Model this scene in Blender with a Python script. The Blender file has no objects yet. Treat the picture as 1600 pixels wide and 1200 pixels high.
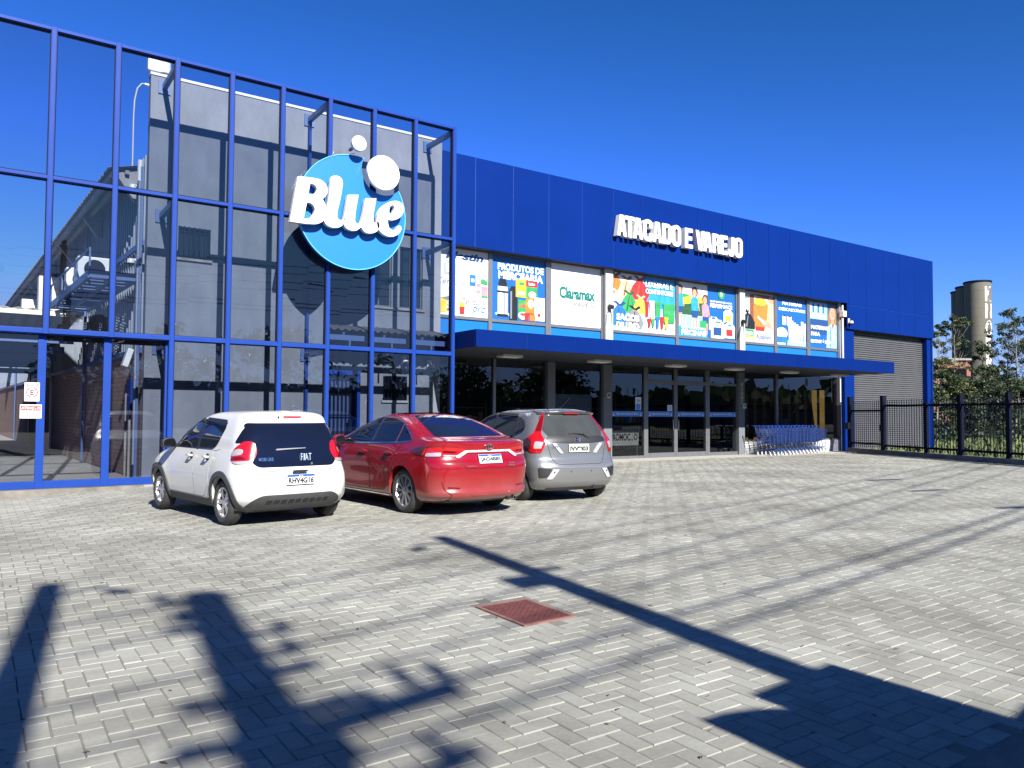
import bpy, bmesh, math, random
import numpy as np
from mathutils import Vector, Matrix
from mathutils.bvhtree import BVHTree
R = math.radians
def lsp(a, b, n): return [float(x) for x in np.linspace(a, b, int(n))]
rnd = random.Random(7)
SC = bpy.context.scene
COL = SC.collection
# ------------------------------------------------------------------ camera
F_PX, PITCH, ROLL, YAW, CAM_H = 1207.7, .0391, .0061, .6037, 1.40
fwd = Vector((math.sin(YAW)*math.cos(PITCH), math.cos(YAW)*math.cos(PITCH), math.sin(PITCH)))
rt0 = Vector((math.cos(YAW), -math.sin(YAW), 0)); up0 = rt0.cross(fwd)
right = rt0*math.cos(ROLL) + up0*math.sin(ROLL); up = up0*math.cos(ROLL) - rt0*math.sin(ROLL)
cd = bpy.data.cameras.new('camera'); cam = bpy.data.objects.new('camera', cd); COL.objects.link(cam)
cd.sensor_width = 36; cd.lens = F_PX/1600*36; cd.clip_end = 3000; cd.clip_start = .05
m = Matrix((right, up, -fwd)).transposed().to_4x4(); m.translation = (0, 0, CAM_H); cam.matrix_world = m
SC.camera = cam
# ------------------------------------------------------------------ sky, sun, exposure
SUN_EL, SUN_AZ = 33.5, 7.2         # the light travels SUN_AZ degrees right of +Y
w = bpy.data.worlds.new('World'); SC.world = w; w.use_nodes = True
nt = w.node_tree; nt.nodes.clear()
sky = nt.nodes.new('ShaderNodeTexSky'); sky.sky_type = 'NISHITA'; sky.sun_disc = False
sky.sun_elevation = R(SUN_EL); sky.sun_rotation = R(180+SUN_AZ)
sky.air_density = 1.0; sky.dust_density = 0.1; sky.ozone_density = 2.6
sp = nt.nodes.new('ShaderNodeSeparateColor'); cb = nt.nodes.new('ShaderNodeCombineColor'); nt.links.new(sky.outputs[0], sp.inputs[0])
for ch, (pw, k, mx_) in enumerate(((1.9, .130, 2.6), (1.3, .395, 4.2), (1.8, .378, 8.2))):      # deep polarised blue of a clear dry winter sky
    p_ = nt.nodes.new('ShaderNodeMath'); p_.operation = 'POWER'; p_.inputs[1].default_value = pw
    q_ = nt.nodes.new('ShaderNodeMath'); q_.operation = 'MULTIPLY'; q_.inputs[1].default_value = k
    nt.links.new(sp.outputs[ch], p_.inputs[0]); nt.links.new(p_.outputs[0], q_.inputs[0]); r_ = nt.nodes.new('ShaderNodeMath'); r_.operation = 'MINIMUM'; r_.inputs[1].default_value = mx_; nt.links.new(q_.outputs[0], r_.inputs[0]); nt.links.new(r_.outputs[0], cb.inputs[ch])
bg = nt.nodes.new('ShaderNodeBackground'); bg.inputs['Strength'].default_value = .05
out = nt.nodes.new('ShaderNodeOutputWorld')
nt.links.new(cb.outputs[0], bg.inputs[0]); nt.links.new(bg.outputs[0], out.inputs[0])
sd = bpy.data.lights.new('sun', 'SUN'); sd.energy = 4.9; sd.angle = R(.53); sd.color = (1, .955, .87)
so = bpy.data.objects.new('sun', sd); COL.objects.link(so)
trav = Vector((math.sin(R(SUN_AZ))*math.cos(R(SUN_EL)), math.cos(R(SUN_AZ))*math.cos(R(SUN_EL)), -math.sin(R(SUN_EL))))
so.rotation_euler = trav.to_track_quat('-Z', 'Y').to_euler(); so.location = (0, -20, 30)
SC.view_settings.view_transform = 'Standard'; SC.view_settings.look = 'None'
SC.view_settings.exposure = 1.49; SC.view_settings.gamma = 1
SC.render.engine = 'CYCLES'
SC.cycles.max_bounces = 10; SC.cycles.transparent_max_bounces = 24; SC.cycles.glossy_bounces = 4
SC.cycles.transmission_bounces = 4; SC.cycles.diffuse_bounces = 3; SC.cycles.caustics_reflective = False; SC.cycles.caustics_refractive = False
SC.cycles.use_denoising = True

# ------------------------------------------------------------------ helpers
def thing(name, label, cat, loc=(0, 0, 0), rz=0., group=None, kind=None):
    o = bpy.data.objects.new(name, None); COL.objects.link(o)
    o.location = loc; o.rotation_euler = (0, 0, rz); o.empty_display_size = .2
    return tag(o, label, cat, group, kind)
def tag(o, label, cat=None, group=None, kind=None):
    o['label'] = label
    if cat: o['category'] = cat
    if group: o['group'] = group
    if kind: o['kind'] = kind
    return o
def struct(o, label=None):
    o['kind'] = 'structure'
    if label: o['label'] = label
    return o
def copy_tree(o, parent=None):
    c = o.copy(); COL.objects.link(c)
    if parent is not None:
        c.parent = parent; c.matrix_parent_inverse = Matrix()
    for ch in list(o.children): copy_tree(ch, c)
    return c

class MB:
    """collects faces, becomes one mesh object"""
    def __init__(s): s.v = []; s.f = []; s.m = []; s.mi = 0
    def use(s, i): s.mi = i; return s
    def add(s, vs, fs):
        b = len(s.v); s.v += [tuple(p) for p in vs]
        for f in fs: s.f.append([b+i for i in f]); s.m.append(s.mi)
        return s
    def box(s, x0, x1, y0, y1, z0, z1):
        return s.add([(x0,y0,z0),(x1,y0,z0),(x1,y1,z0),(x0,y1,z0),(x0,y0,z1),(x1,y0,z1),(x1,y1,z1),(x0,y1,z1)],
                     [(0,3,2,1),(4,5,6,7),(0,1,5,4),(1,2,6,5),(2,3,7,6),(3,0,4,7)])
    def obox(s, c, ax, ay, az, hx, hy, hz):
        c = Vector(c); ax = Vector(ax).normalized()*hx; ay = Vector(ay).normalized()*hy; az = Vector(az).normalized()*hz
        P = [c+i*ax+j*ay+k*az for k in (-1,1) for (i,j) in ((-1,-1),(1,-1),(1,1),(-1,1))]
        return s.add(P, [(0,3,2,1),(4,5,6,7),(0,1,5,4),(1,2,6,5),(2,3,7,6),(3,0,4,7)])
    def bar(s, p, q, w, h, upv=(0,0,1)):
        p = Vector(p); q = Vector(q); d = q-p; L = d.length; d.normalize(); u = Vector(upv)
        if abs(d.dot(u)) > .98: u = Vector((0,1,0))
        sx = d.cross(u).normalized(); u = sx.cross(d)
        return s.obox((p+q)/2, d, sx, u, L/2, w/2, h/2)
    def tube(s, pts, r, n=8, cap=True):
        pts = [Vector(p) for p in pts]; rs = r if isinstance(r, (list, tuple)) else [r]*len(pts)
        b = len(s.v); prev = None
        for i, p in enumerate(pts):
            d = (pts[min(i+1, len(pts)-1)]-pts[max(i-1, 0)]).normalized()
            if prev is None:
                a = Vector((0,0,1)) if abs(d.z) < .9 else Vector((1,0,0))
                u = d.cross(a).normalized()
            else:
                u = (prev - d*prev.dot(d)).normalized()
            prev = u; v = d.cross(u)
            for k in range(n):
                t = 2*math.pi*k/n; s.v.append(tuple(p+rs[i]*(math.cos(t)*u+math.sin(t)*v)))
        for i in range(len(pts)-1):
            for k in range(n):
                k2 = (k+1) % n
                s.f.append([b+i*n+k, b+i*n+k2, b+(i+1)*n+k2, b+(i+1)*n+k]); s.m.append(s.mi)
        if cap:
            s.f.append([b+k for k in range(n)][::-1]); s.m.append(s.mi)
            e = b+(len(pts)-1)*n; s.f.append([e+k for k in range(n)]); s.m.append(s.mi)
        return s
    def lathe(s, prof, n=24, c=(0,0,0), axis='Z', closed=False):
        b = len(s.v); c = Vector(c)
        for (r, h) in prof:
            for k in range(n):
                t = 2*math.pi*k/n; a, bb = r*math.cos(t), r*math.sin(t)
                p = {'Z': (a, bb, h), 'X': (h, a, bb), 'Y': (bb, h, a)}[axis]
                s.v.append(tuple(c+Vector(p)))
        L = len(prof)
        for i in range(L if closed else L-1):
            i2 = (i+1) % L
            for k in range(n):
                k2 = (k+1) % n
                s.f.append([b+i*n+k, b+i*n+k2, b+i2*n+k2, b+i2*n+k]); s.m.append(s.mi)
        return s
    def cyl(s, c, r, h0, h1, n=24, axis='Z', r1=None):
        r1 = r if r1 is None else r1
        s.lathe([(1e-4, h0), (r, h0), (r1, h1), (1e-4, h1)], n, c, axis); return s
    def prism(s, poly, fn, d0, d1):
        """poly: list of (a,b); fn(a,b,d)->point; closed prism"""
        n = len(poly); P = [fn(a, b, d0) for a, b in poly]+[fn(a, b, d1) for a, b in poly]
        F = [list(range(n))[::-1], list(range(n, 2*n))]+[[i, (i+1) % n, n+(i+1) % n, n+i] for i in range(n)]
        return s.add(P, F)
    def build(s, name, mats, parent=None, smooth=None, bevel=0, world=True, fix=False):
        me = bpy.data.meshes.new(name)
        off = Vector((0,0,0))
        if parent is not None and world:
            off = Vector(parent.location); pp = parent.parent
            while pp is not None: off = off+Vector(pp.location); pp = pp.parent
        V = [(x-off.x, y-off.y, z-off.z) for x, y, z in s.v] if off.length > 0 else s.v
        me.from_pydata(V, [], s.f)
        mats = mats if isinstance(mats, (list, tuple)) else [mats]
        for mt in mats: me.materials.append(mt)
        if len(mats) > 1: me.polygons.foreach_set('material_index', s.m)
        if fix or bevel:
            bm = bmesh.new(); bm.from_mesh(me)
            if fix: bmesh.ops.recalc_face_normals(bm, faces=bm.faces)
            if bevel:
                es = [e for e in bm.edges if len(e.link_faces) == 2 and e.calc_face_angle(0) > .5]
                bmesh.ops.bevel(bm, geom=es, offset=bevel, segments=2, profile=.6, affect='EDGES', clamp_overlap=True)
            bm.to_mesh(me); bm.free()
        if smooth is not None:
            me.polygons.foreach_set('use_smooth', [True]*len(me.polygons)); me.set_sharp_from_angle(angle=R(smooth))
        me.update(); o = bpy.data.objects.new(name, me); COL.objects.link(o)
        if parent is not None: o.parent = parent
        return o

# ---- text as geometry, normalised: returns verts (x,y,z), faces, width, height
_tc = {}
def text_geo(txt, bold=0., ext=0., shear=0., space=1.):
    k = (txt, bold, ext, shear, space)
    if k in _tc: return _tc[k]
    c = bpy.data.curves.new('t', 'FONT'); c.body = txt; c.size = 1; c.extrude = ext; c.offset = bold; c.shear = shear
    c.space_character = space; c.resolution_u = 5; c.fill_mode = 'BOTH' if ext > 0 else 'FRONT'
    o = bpy.data.objects.new('t', c); me = bpy.data.meshes.new_from_object(o)
    v = [tuple(p.co) for p in me.vertices]; f = [list(p.vertices) for p in me.polygons]
    bpy.data.objects.remove(o); bpy.data.curves.remove(c); bpy.data.meshes.remove(me)
    if v:
        x0 = min(p[0] for p in v); x1 = max(p[0] for p in v); y0 = min(p[1] for p in v); y1 = max(p[1] for p in v)
    else: x0 = y0 = 0; x1 = y1 = 1
    v = [(p[0]-x0, p[1]-y0, p[2]) for p in v]
    _tc[k] = (v, f, x1-x0, y1-y0); return _tc[k]
def put_text(mb, txt, o, ux, uy, un, w=None, h=None, bold=.02, ext=0., shear=0., space=1., align='c'):
    """text in the plane o + ux*a + uy*b, fitted to w x h"""
    v, f, tw, th = text_geo(txt, bold, ext/max(h or .1, 1e-6)*.7 if ext else 0., shear, space)
    sy = (h/th) if h else (w/tw); sx = (w/tw) if w else sy
    o = Vector(o); ux = Vector(ux); uy = Vector(uy); un = Vector(un)
    dx = {'c': -tw*sx/2, 'l': 0, 'r': -tw*sx}[align]
    mb.add([o+ux*(p[0]*sx+dx)+uy*(p[1]*sy-th*sy/2)+un*(p[2]*sy) for p in v], f)

# ------------------------------------------------------------------ materials
_mats = {}
def N(nt, t, **kw):
    n = nt.nodes.new(t)
    for k, v in kw.items():
        if k in n.inputs: n.inputs[k].default_value = v
        else: setattr(n, k, v)
    return n
def pm(name, rgb, rough=.5, metal=0., var=.12, scale=6., bump=0., bscale=60., coat=0., spec=.5, rvar=.0, stretch=None, emit=None, dark=None):
    if name in _mats: return _mats[name]
    mt = bpy.data.materials.new(name); mt.use_nodes = True; nt = mt.node_tree; L = nt.links
    b = nt.nodes['Principled BSDF']; b.inputs['Metallic'].default_value = metal; b.inputs['Roughness'].default_value = rough
    b.inputs['Coat Weight'].default_value = coat; b.inputs['Coat Roughness'].default_value = .03; b.inputs['Specular IOR Level'].default_value = spec
    tc = N(nt, 'ShaderNodeTexCoord'); src = tc.outputs['Object']
    if stretch:
        mp = N(nt, 'ShaderNodeMapping'); mp.inputs['Scale'].default_value = stretch; L.new(src, mp.inputs[0]); src = mp.outputs[0]
    n1 = N(nt, 'ShaderNodeTexNoise', Scale=scale, Detail=6., Roughness=.62); L.new(src, n1.inputs['Vector'])
    rp = N(nt, 'ShaderNodeValToRGB'); e = rp.color_ramp.elements
    d = dark if dark else tuple(c*(1-var) for c in rgb); h = tuple(min(1, c*(1+var)) for c in rgb)
    e[0].position = .32; e[0].color = (*d, 1); e[1].position = .68; e[1].color = (*h, 1)
    L.new(n1.outputs['Fac'], rp.inputs[0]); L.new(rp.outputs[0], b.inputs['Base Color'])
    if rvar:
        mr = N(nt, 'ShaderNodeMapRange'); mr.inputs[3].default_value = max(0, rough-rvar); mr.inputs[4].default_value = min(1, rough+rvar)
        L.new(n1.outputs['Fac'], mr.inputs[0]); L.new(mr.outputs[0], b.inputs['Roughness'])
    if bump:
        n2 = N(nt, 'ShaderNodeTexNoise', Scale=bscale, Detail=5.); L.new(src, n2.inputs['Vector'])
        bp = N(nt, 'ShaderNodeBump', Strength=bump, Distance=.02); L.new(n2.outputs['Fac'], bp.inputs['Height']); L.new(bp.outputs[0], b.inputs['Normal'])
    if emit: b.inputs['Emission Color'].default_value = (*emit[:3], 1); b.inputs['Emission Strength'].default_value = emit[3]
    _mats[name] = mt; return mt
def glass(name, tint, refl=.0, ior=1.5, rough=.0, wave=0.):
    """pane: tinted see-through plus a mirror share that grows at grazing angles"""
    if name in _mats: return _mats[name]
    mt = bpy.data.materials.new(name); mt.use_nodes = True; nt = mt.node_tree; nt.nodes.clear(); L = nt.links
    tr = N(nt, 'ShaderNodeBsdfTransparent'); tr.inputs[0].default_value = (*tint, 1)
    gl = N(nt, 'ShaderNodeBsdfGlossy'); gl.inputs['Roughness'].default_value = rough; gl.inputs[0].default_value = (.92, .96, 1, 1)
    fr = N(nt, 'ShaderNodeFresnel'); fr.inputs['IOR'].default_value = ior
    ad = N(nt, 'ShaderNodeMath', operation='ADD', use_clamp=True); ad.inputs[1].default_value = refl
    mx = N(nt, 'ShaderNodeMixShader'); o = N(nt, 'ShaderNodeOutputMaterial')
    L.new(fr.outputs[0], ad.inputs[0]); L.new(ad.outputs[0], mx.inputs[0]); L.new(tr.outputs[0], mx.inputs[1]); L.new(gl.outputs[0], mx.inputs[2]); L.new(mx.outputs[0], o.inputs[0])
    if wave:
        tc = N(nt, 'ShaderNodeTexCoord'); n2 = N(nt, 'ShaderNodeTexNoise', Scale=.7, Detail=1.); L.new(tc.outputs['Object'], n2.inputs['Vector'])
        bp = N(nt, 'ShaderNodeBump', Strength=wave, Distance=.05); L.new(n2.outputs['Fac'], bp.inputs['Height']); L.new(bp.outputs[0], gl.inputs['Normal']); 
    _mats[name] = mt; return mt
M = dict(
 frame=pm('blue painted aluminium', (.007, .034, .20), .5, 0, .06, 3, coat=.0, spec=.12),
 blue=pm('blue composite panel', (.0016, .0155, .122), .42, 0, .06, .6, coat=.0, spec=.05, bump=.02, bscale=1.2),
 seam=pm('panel joint sealant', (.035, .10, .42), .5),
 canopy=pm('canopy blue panel', (.0014, .012, .098), .42, 0, .06, .6, coat=.0, spec=.05),
 soffit=pm('dark blue soffit', (.012, .017, .032), .6, 0, .2, 2),
 plaster=pm('grey rendered wall', (.158, .170, .196), .9, 0, .15, 2.2, bump=.25, bscale=25, stretch=(1, 1, .5)),
 plasterdk=pm('darker render', (.25, .26, .28), .9, 0, .1, 3, bump=.2),
 navy=pm('navy painted steel', (.003, .0045, .015), .6, 0, .2, 5, spec=.08),
 steel=pm('dark steel bracket', (.05, .09, .22), .45, 0, .1, 5),
 concrete=pm('weathered concrete', (.20, .19, .175), .9, 0, .25, 3, bump=.3, bscale=40),
 concretelt=pm('pale concrete apron', (.31, .295, .265), .9, 0, .12, 1.6, bump=.2, bscale=50),
 white=pm('white paint', (.55, .55, .54), .45, 0, .04, 4),
 signwhite=pm('white acrylic sign', (.60, .60, .59), .35, 0, .02, 4),
 signblue=pm('sky blue acrylic sign', (.008, .135, .46), .35, 0, .02, 2),
 column=pm('grey column paint', (.10, .11, .125), .7, 0, .08, 3),
 columnlt=pm('light grey column paint', (.34, .345, .35), .7, 0, .06, 3),
 alu=pm('grey anodised frame', (.15, .155, .165), .4, .5, .08, 6),
 black=pm('black plastic', (.012, .012, .013), .45, 0, .2, 9),
 rubber=pm('tyre rubber', (.022, .022, .023), .75, 0, .25, 12, bump=.2),
 shutter=pm('galvanised shutter', (.082, .084, .09), .5, .2, .08, 2),
 corr=pm('fibre cement sheet', (.22, .21, .20), .9, 0, .3, 1.2, bump=.3),
 metalwall=pm('grey sheet cladding', (.20, .22, .26), .5, .2, .12, 1.5),
 cream=pm('cream paint', (.62, .57, .44), .7, 0, .1, 3),
 acwhite=pm('white appliance casing', (.58, .58, .56), .4, 0, .05, 3),
 chrome=pm('chrome trim', (.75, .75, .76), .12, 1., .02, 5),
 dirt=pm('dark joint sand', (.13, .12, .105), .95, 0, .2, 8),
)
GL = dict(curtain=glass('tinted facade glass', (.60, .64, .71), .035, 1.5, wave=.035),
          shop=glass('dark shop glass', (.50, .53, .55), .02, 1.52, wave=.03),
          fin=glass('dark film fin glass', (.22, .26, .34), .05, 1.5),
          poster=glass('poster glass', (.97, .97, .98), .0, 1.3))
# ------------------------------------------------------------------ ground
def dip(x, y):
    a = np.clip((3.0-np.asarray(x, float))/1., 0, 8)*.045; b = np.clip((np.asarray(y, float)-8.)/6., 0, 1)
    return -np.minimum(a, .3)*b
def paver_mat():
    mt = bpy.data.materials.new('concrete pavers'); mt.use_nodes = True; nt = mt.node_tree; L = nt.links
    b = nt.nodes['Principled BSDF']; b.inputs['Roughness'].default_value = .82; b.inputs['Specular IOR Level'].default_value = .35
    geo = N(nt, 'ShaderNodeNewGeometry'); tc = N(nt, 'ShaderNodeTexCoord')
    rp = N(nt, 'ShaderNodeValToRGB'); e = rp.color_ramp.elements
    e[0].position = 0; e[0].color = (0.214, 0.213, 0.192, 1); e[1].position = 1; e[1].color = (0.284, 0.284, 0.256, 1)
    k = rp.color_ramp.elements.new(.06); k.color = (0.232, 0.230, 0.207, 1); k = rp.color_ramp.elements.new(.5); k.color = (0.256, 0.254, 0.227, 1)
    L.new(geo.outputs['Random Per Island'], rp.inputs[0])
    n1 = N(nt, 'ShaderNodeTexNoise', Scale=.55, Detail=7., Roughness=.65, Distortion=.6); L.new(tc.outputs['Object'], n1.inputs['Vector'])
    r1 = N(nt, 'ShaderNodeValToRGB'); r1.color_ramp.elements[0].position = .34; r1.color_ramp.elements[0].color = (.62, .615, .60, 1)
    r1.color_ramp.elements[1].position = .60; r1.color_ramp.elements[1].color = (.96, .965, .955, 1); L.new(n1.outputs['Fac'], r1.inputs[0])
    n2 = N(nt, 'ShaderNodeTexNoise', Scale=38., Detail=5., Roughness=.7); L.new(tc.outputs['Object'], n2.inputs['Vector'])
    r2 = N(nt, 'ShaderNodeValToRGB'); r2.color_ramp.elements[0].position = .3; r2.color_ramp.elements[0].color = (.91, .91, .91, 1)
    r2.color_ramp.elements[1].position = .7; r2.color_ramp.elements[1].color = (1.08, 1.08, 1.08, 1); L.new(n2.outputs['Fac'], r2.inputs[0])
    a = N(nt, 'ShaderNodeMix', data_type='RGBA', blend_type='MULTIPLY'); a.inputs[0].default_value = 1
    c = N(nt, 'ShaderNodeMix', data_type='RGBA', blend_type='MULTIPLY'); c.inputs[0].default_value = 1
    # soft tyre-grey wear wisps, stretched along the lanes
    mp = N(nt, 'ShaderNodeMapping'); mp.inputs['Scale'].default_value = (.12, .9, 1); mp.inputs['Rotation'].default_value = (0, 0, .2); L.new(tc.outputs['Object'], mp.inputs[0])
    n3 = N(nt, 'ShaderNodeTexNoise', Scale=1.3, Detail=5., Roughness=.7, Distortion=.4); L.new(mp.outputs[0], n3.inputs['Vector'])
    r3 = N(nt, 'ShaderNodeValToRGB'); r3.color_ramp.elements[0].position = .36; r3.color_ramp.elements[0].color = (.86, .86, .85, 1)
    r3.color_ramp.elements[1].position = .52; r3.color_ramp.elements[1].color = (1, 1, 1, 1); L.new(n3.outputs['Fac'], r3.inputs[0])
    d = N(nt, 'ShaderNodeMix', data_type='RGBA', blend_type='MULTIPLY'); d.inputs[0].default_value = 1
    L.new(rp.outputs[0], a.inputs[6]); L.new(r1.outputs[0], a.inputs[7]); L.new(a.outputs[2], c.inputs[6]); L.new(r2.outputs[0], c.inputs[7])
    L.new(c.outputs[2], d.inputs[6]); L.new(r3.outputs[0], d.inputs[7]); 
    # oil spots and dark blotches of their own shape
    v1 = N(nt, 'ShaderNodeTexVoronoi', Scale=.42, Randomness=1.); n4 = N(nt, 'ShaderNodeTexNoise', Scale=5., Detail=4.); L.new(tc.outputs['Object'], n4.inputs['Vector'])
    ml = N(nt, 'ShaderNodeVectorMath', operation='MULTIPLY_ADD'); L.new(n4.outputs['Color'], ml.inputs[0]); ml.inputs[1].default_value = (.25, .25, 0); L.new(tc.outputs['Object'], ml.inputs[2]); L.new(ml.outputs[0], v1.inputs['Vector'])
    r4 = N(nt, 'ShaderNodeValToRGB'); r4.color_ramp.elements[0].position = .03; r4.color_ramp.elements[0].color = (.62, .60, .58, 1); r4.color_ramp.elements[1].position = .11; r4.color_ramp.elements[1].color = (1, 1, 1, 1); L.new(v1.outputs['Distance'], r4.inputs[0])
    e_ = N(nt, 'ShaderNodeMix', data_type='RGBA', blend_type='MULTIPLY'); e_.inputs[0].default_value = .8; L.new(d.outputs[2], e_.inputs[6]); L.new(r4.outputs[0], e_.inputs[7]); L.new(e_.outputs[2], b.inputs['Base Color'])
    bp = N(nt, 'ShaderNodeBump', Strength=.35, Distance=.004); L.new(n2.outputs['Fac'], bp.inputs['Height']); L.new(bp.outputs[0], b.inputs['Normal'])
    return mt
MANHOLE = (3.03, 3.44, 4.23, 4.80)
def pavers():
    U = .1; x0, x1, y0, y1 = -6.0, 27.0, 1.6, 17.2
    nx, ny = int((x1-x0)/U), int((y1-y0)/U)
    I, J = np.meshgrid(np.arange(nx), np.arange(ny), indexing='ij'); I = I.ravel(); J = J.ravel()
    k = (I-J) % 4
    hsel = k == 0; vsel = k == 3
    X = np.concatenate([I[hsel], I[vsel]])*U+x0; Y = np.concatenate([J[hsel], J[vsel]])*U+y0
    W = np.concatenate([np.full(hsel.sum(), 2*U), np.full(vsel.sum(), U)]); Hh = np.concatenate([np.full(hsel.sum(), U), np.full(vsel.sum(), 2*U)])
    ok = ~((X+W > MANHOLE[0]-.02) & (X < MANHOLE[1]+.02) & (Y+Hh > MANHOLE[2]-.02) & (Y < MANHOLE[3]+.02))
    cx, cy = X+W/2, Y+Hh/2
    ang = np.arctan2(cx, cy)-YAW       # keep what the place around the view could show, with a wide margin
    dist = np.hypot(cx, cy)
    ok &= (np.abs(ang) < R(52)) | (dist < 5)
    fx = 28.70-(17.96-cy)*.43-.25      # kerb of the fence
    ok &= cx < fx
    X, Y, W, Hh = X[ok], Y[ok], W[ok], Hh[ok]; n = len(X); rg = np.random.default_rng(3)
    g, c = .0018, .0036
    j = lambda s: rg.normal(0, s, n)
    V = np.zeros((n, 8, 3)); jx, jy = j(.0012), j(.0012); zb = j(.0011); tx, ty = j(.006), j(.006)
    for q, (a, b) in enumerate(((0,0),(1,0),(1,1),(0,1))):
        for lv, (ins, z) in enumerate(((g, -.007), (g+c, 0.))):
            px = X+a*W+(1-2*a)*ins+jx; py = Y+b*Hh+(1-2*b)*ins+jy
            V[:, lv*4+q, 0] = px; V[:, lv*4+q, 1] = py
            V[:, lv*4+q, 2] = z+zb+tx*(px-X-W/2)+ty*(py-Y-Hh/2)+dip(px, py)
    F = np.array([(4,5,6,7),(0,1,5,4),(1,2,6,5),(2,3,7,6),(3,0,4,7)])
    FF = (F[None]+(np.arange(n)*8)[:, None, None]).reshape(-1, 4)
    me = bpy.data.meshes.new('pavement'); me.vertices.add(n*8); me.vertices.foreach_set('co', V.reshape(-1))
    me.loops.add(FF.size); me.loops.foreach_set('vertex_index', FF.reshape(-1).astype(np.int32))
    me.polygons.add(len(FF)); me.polygons.foreach_set('loop_start', (np.arange(len(FF))*4).astype(np.int32)); me.polygons.foreach_set('loop_total', np.full(len(FF), 4, np.int32))
    me.update(calc_edges=True); me.validate(); me.shade_flat(); me.materials.append(paver_mat())
    o = bpy.data.objects.new('pavement', me); COL.objects.link(o); struct(o, 'pale grey herringbone block paving of the car park')
pavers()
b = MB()   # sand bed under the blocks, dipping with them at the far left
xs = list(lsp(-12, 4, 17))+[27.5]; ys = list(lsp(-1, 8, 3))+list(lsp(9, 17.2, 9))
for i in range(len(xs)-1):
    for k in range(len(ys)-1):
        q = [(xs[i], ys[k]), (xs[i+1], ys[k]), (xs[i+1], ys[k+1]), (xs[i], ys[k+1])]
        b.add([(x, y, float(dip(x, y))-.006) for x, y in q], [(0,1,2,3)])
struct(b.build('sand_bed', M['dirt']))
b = MB(); b.box(9.45, 28.6, 17.2, 18.26, -.2, .004); struct(b.build('apron', M['concretelt']), 'smooth pale concrete strip along the shopfront')
# street and land all round
b = MB(); b.add([(-1500,-1500,-.5),(1500,-1500,-.5),(1500,1500,-.5),(-1500,1500,-.5)], [(0,1,2,3)])
struct(b.build('ground', pm('dry grass ground', (.10, .11, .05), .95, 0, .4, .05)))
b = MB(); b.add([(-80,-16,-.02),(120,-16,-.02),(120,-1,-.02),(-80,-1,-.02)], [(0,1,2,3)])
struct(b.build('road', pm('asphalt', (.055, .055, .056), .9, 0, .2, 3, bump=.3)))
b = MB(); b.box(-14, 2.85, 16.3, 60, -.4, -.03); struct(b.build('driveway', pm('concrete driveway', (.25, .235, .21), .9, 0, .18, 1.2, bump=.2)), 'concrete driveway behind the glass screen')
# lawn beyond the fence
def lawn():
    b = MB(); r = random.Random(5)
    xs = lsp(24, 160, 40); ys = lsp(-10, 140, 40)
    z = lambda x, y: -.12+.10*math.sin(x*.21)*math.cos(y*.17)
    for i in range(39):
        for k in range(39):
            if xs[i] < 36 and ys[k+1] > 17: continue
            if xs[i] < 29: continue
            q = [(xs[i], ys[k]), (xs[i+1], ys[k]), (xs[i+1], ys[k+1]), (xs[i], ys[k+1])]
            b.add([(x, y, z(x, y)) for x, y in q], [(0,1,2,3)])
    for _ in range(26000):
        t = r.random(); d = 30+70*t*t; a = YAW+R(r.uniform(12, 40)); x, y = d*math.sin(a), d*math.cos(a)
        if (x-28.9)+(y-17.6)*-.432 < .25 and y < 45: continue
        h = r.uniform(.06, .22)*(1 if r.random() < .9 else 2.2); an = r.random()*6.28; wd = r.uniform(.03, .09)*(1+d/60); lx, ly = r.gauss(0, .06), r.gauss(0, .06)
        c, s = math.cos(an)*wd, math.sin(an)*wd; z0 = z(x, y)-.01
        b.add([(x-c, y-s, z0), (x+c, y+s, z0), (x+lx, y+ly, z0+h)], [(0,1,2)])
    o = b.build('lawn', pm('meadow grass', (.085, .11, .035), .9, 0, .35, .35, dark=(.045, .06, .02)))
    tag(o, 'mown green grass beyond the navy fence', 'grass', kind='stuff')
lawn()
# manhole cover
b = MB(); x0, x1, y0, y1 = MANHOLE; b.box(x0+.012, x1-.012, y0+.012, y1-.012, -.02, .003)
k = 0
for i in range(30):
    for sgn in (1, -1):
        a = x0+.03+i*.05-(.5 if sgn > 0 else 0)
        pts = []
        for t in lsp(0, 1, 2): pass
        # diagonal ribs clipped to the plate
        p0, p1 = None, None
        for t in lsp(0, .57, 58):
            X, Y = a+sgn*t*.9+(0 if sgn > 0 else 0), y0+.03+t*.92
            if x0+.03 < X < x1-.03 and Y < y1-.03:
                if p0 is None: p0 = (X, Y)
                p1 = (X, Y)
        if p0 and p1 and p0 != p1: b.bar((*p0, .0045), (*p1, .0045), .006, .004)
o = b.build('manhole_cover', pm('faded red paint', (.085, .022, .021), .75, 0, .3, 14, bump=.3))
t = MB(); 
for (a0, a1, b0, b1) in ((x0-.02, x1+.02, y0-.02, y0+.008), (x0-.02, x1+.02, y1-.008, y1+.02), (x0-.02, x0+.008, y0+.008, y1-.008), (x1-.008, x1+.02, y0+.008, y1-.008)): t.box(a0, a1, b0, b1, -.02, .004)
tag(o, 'faded red diamond-plate manhole cover set in the grey paving', 'manhole cover'); t.build('cover_frame', pm('rusty iron edge', (.16, .08, .06), .8, 0, .3, 12), o)
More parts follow.
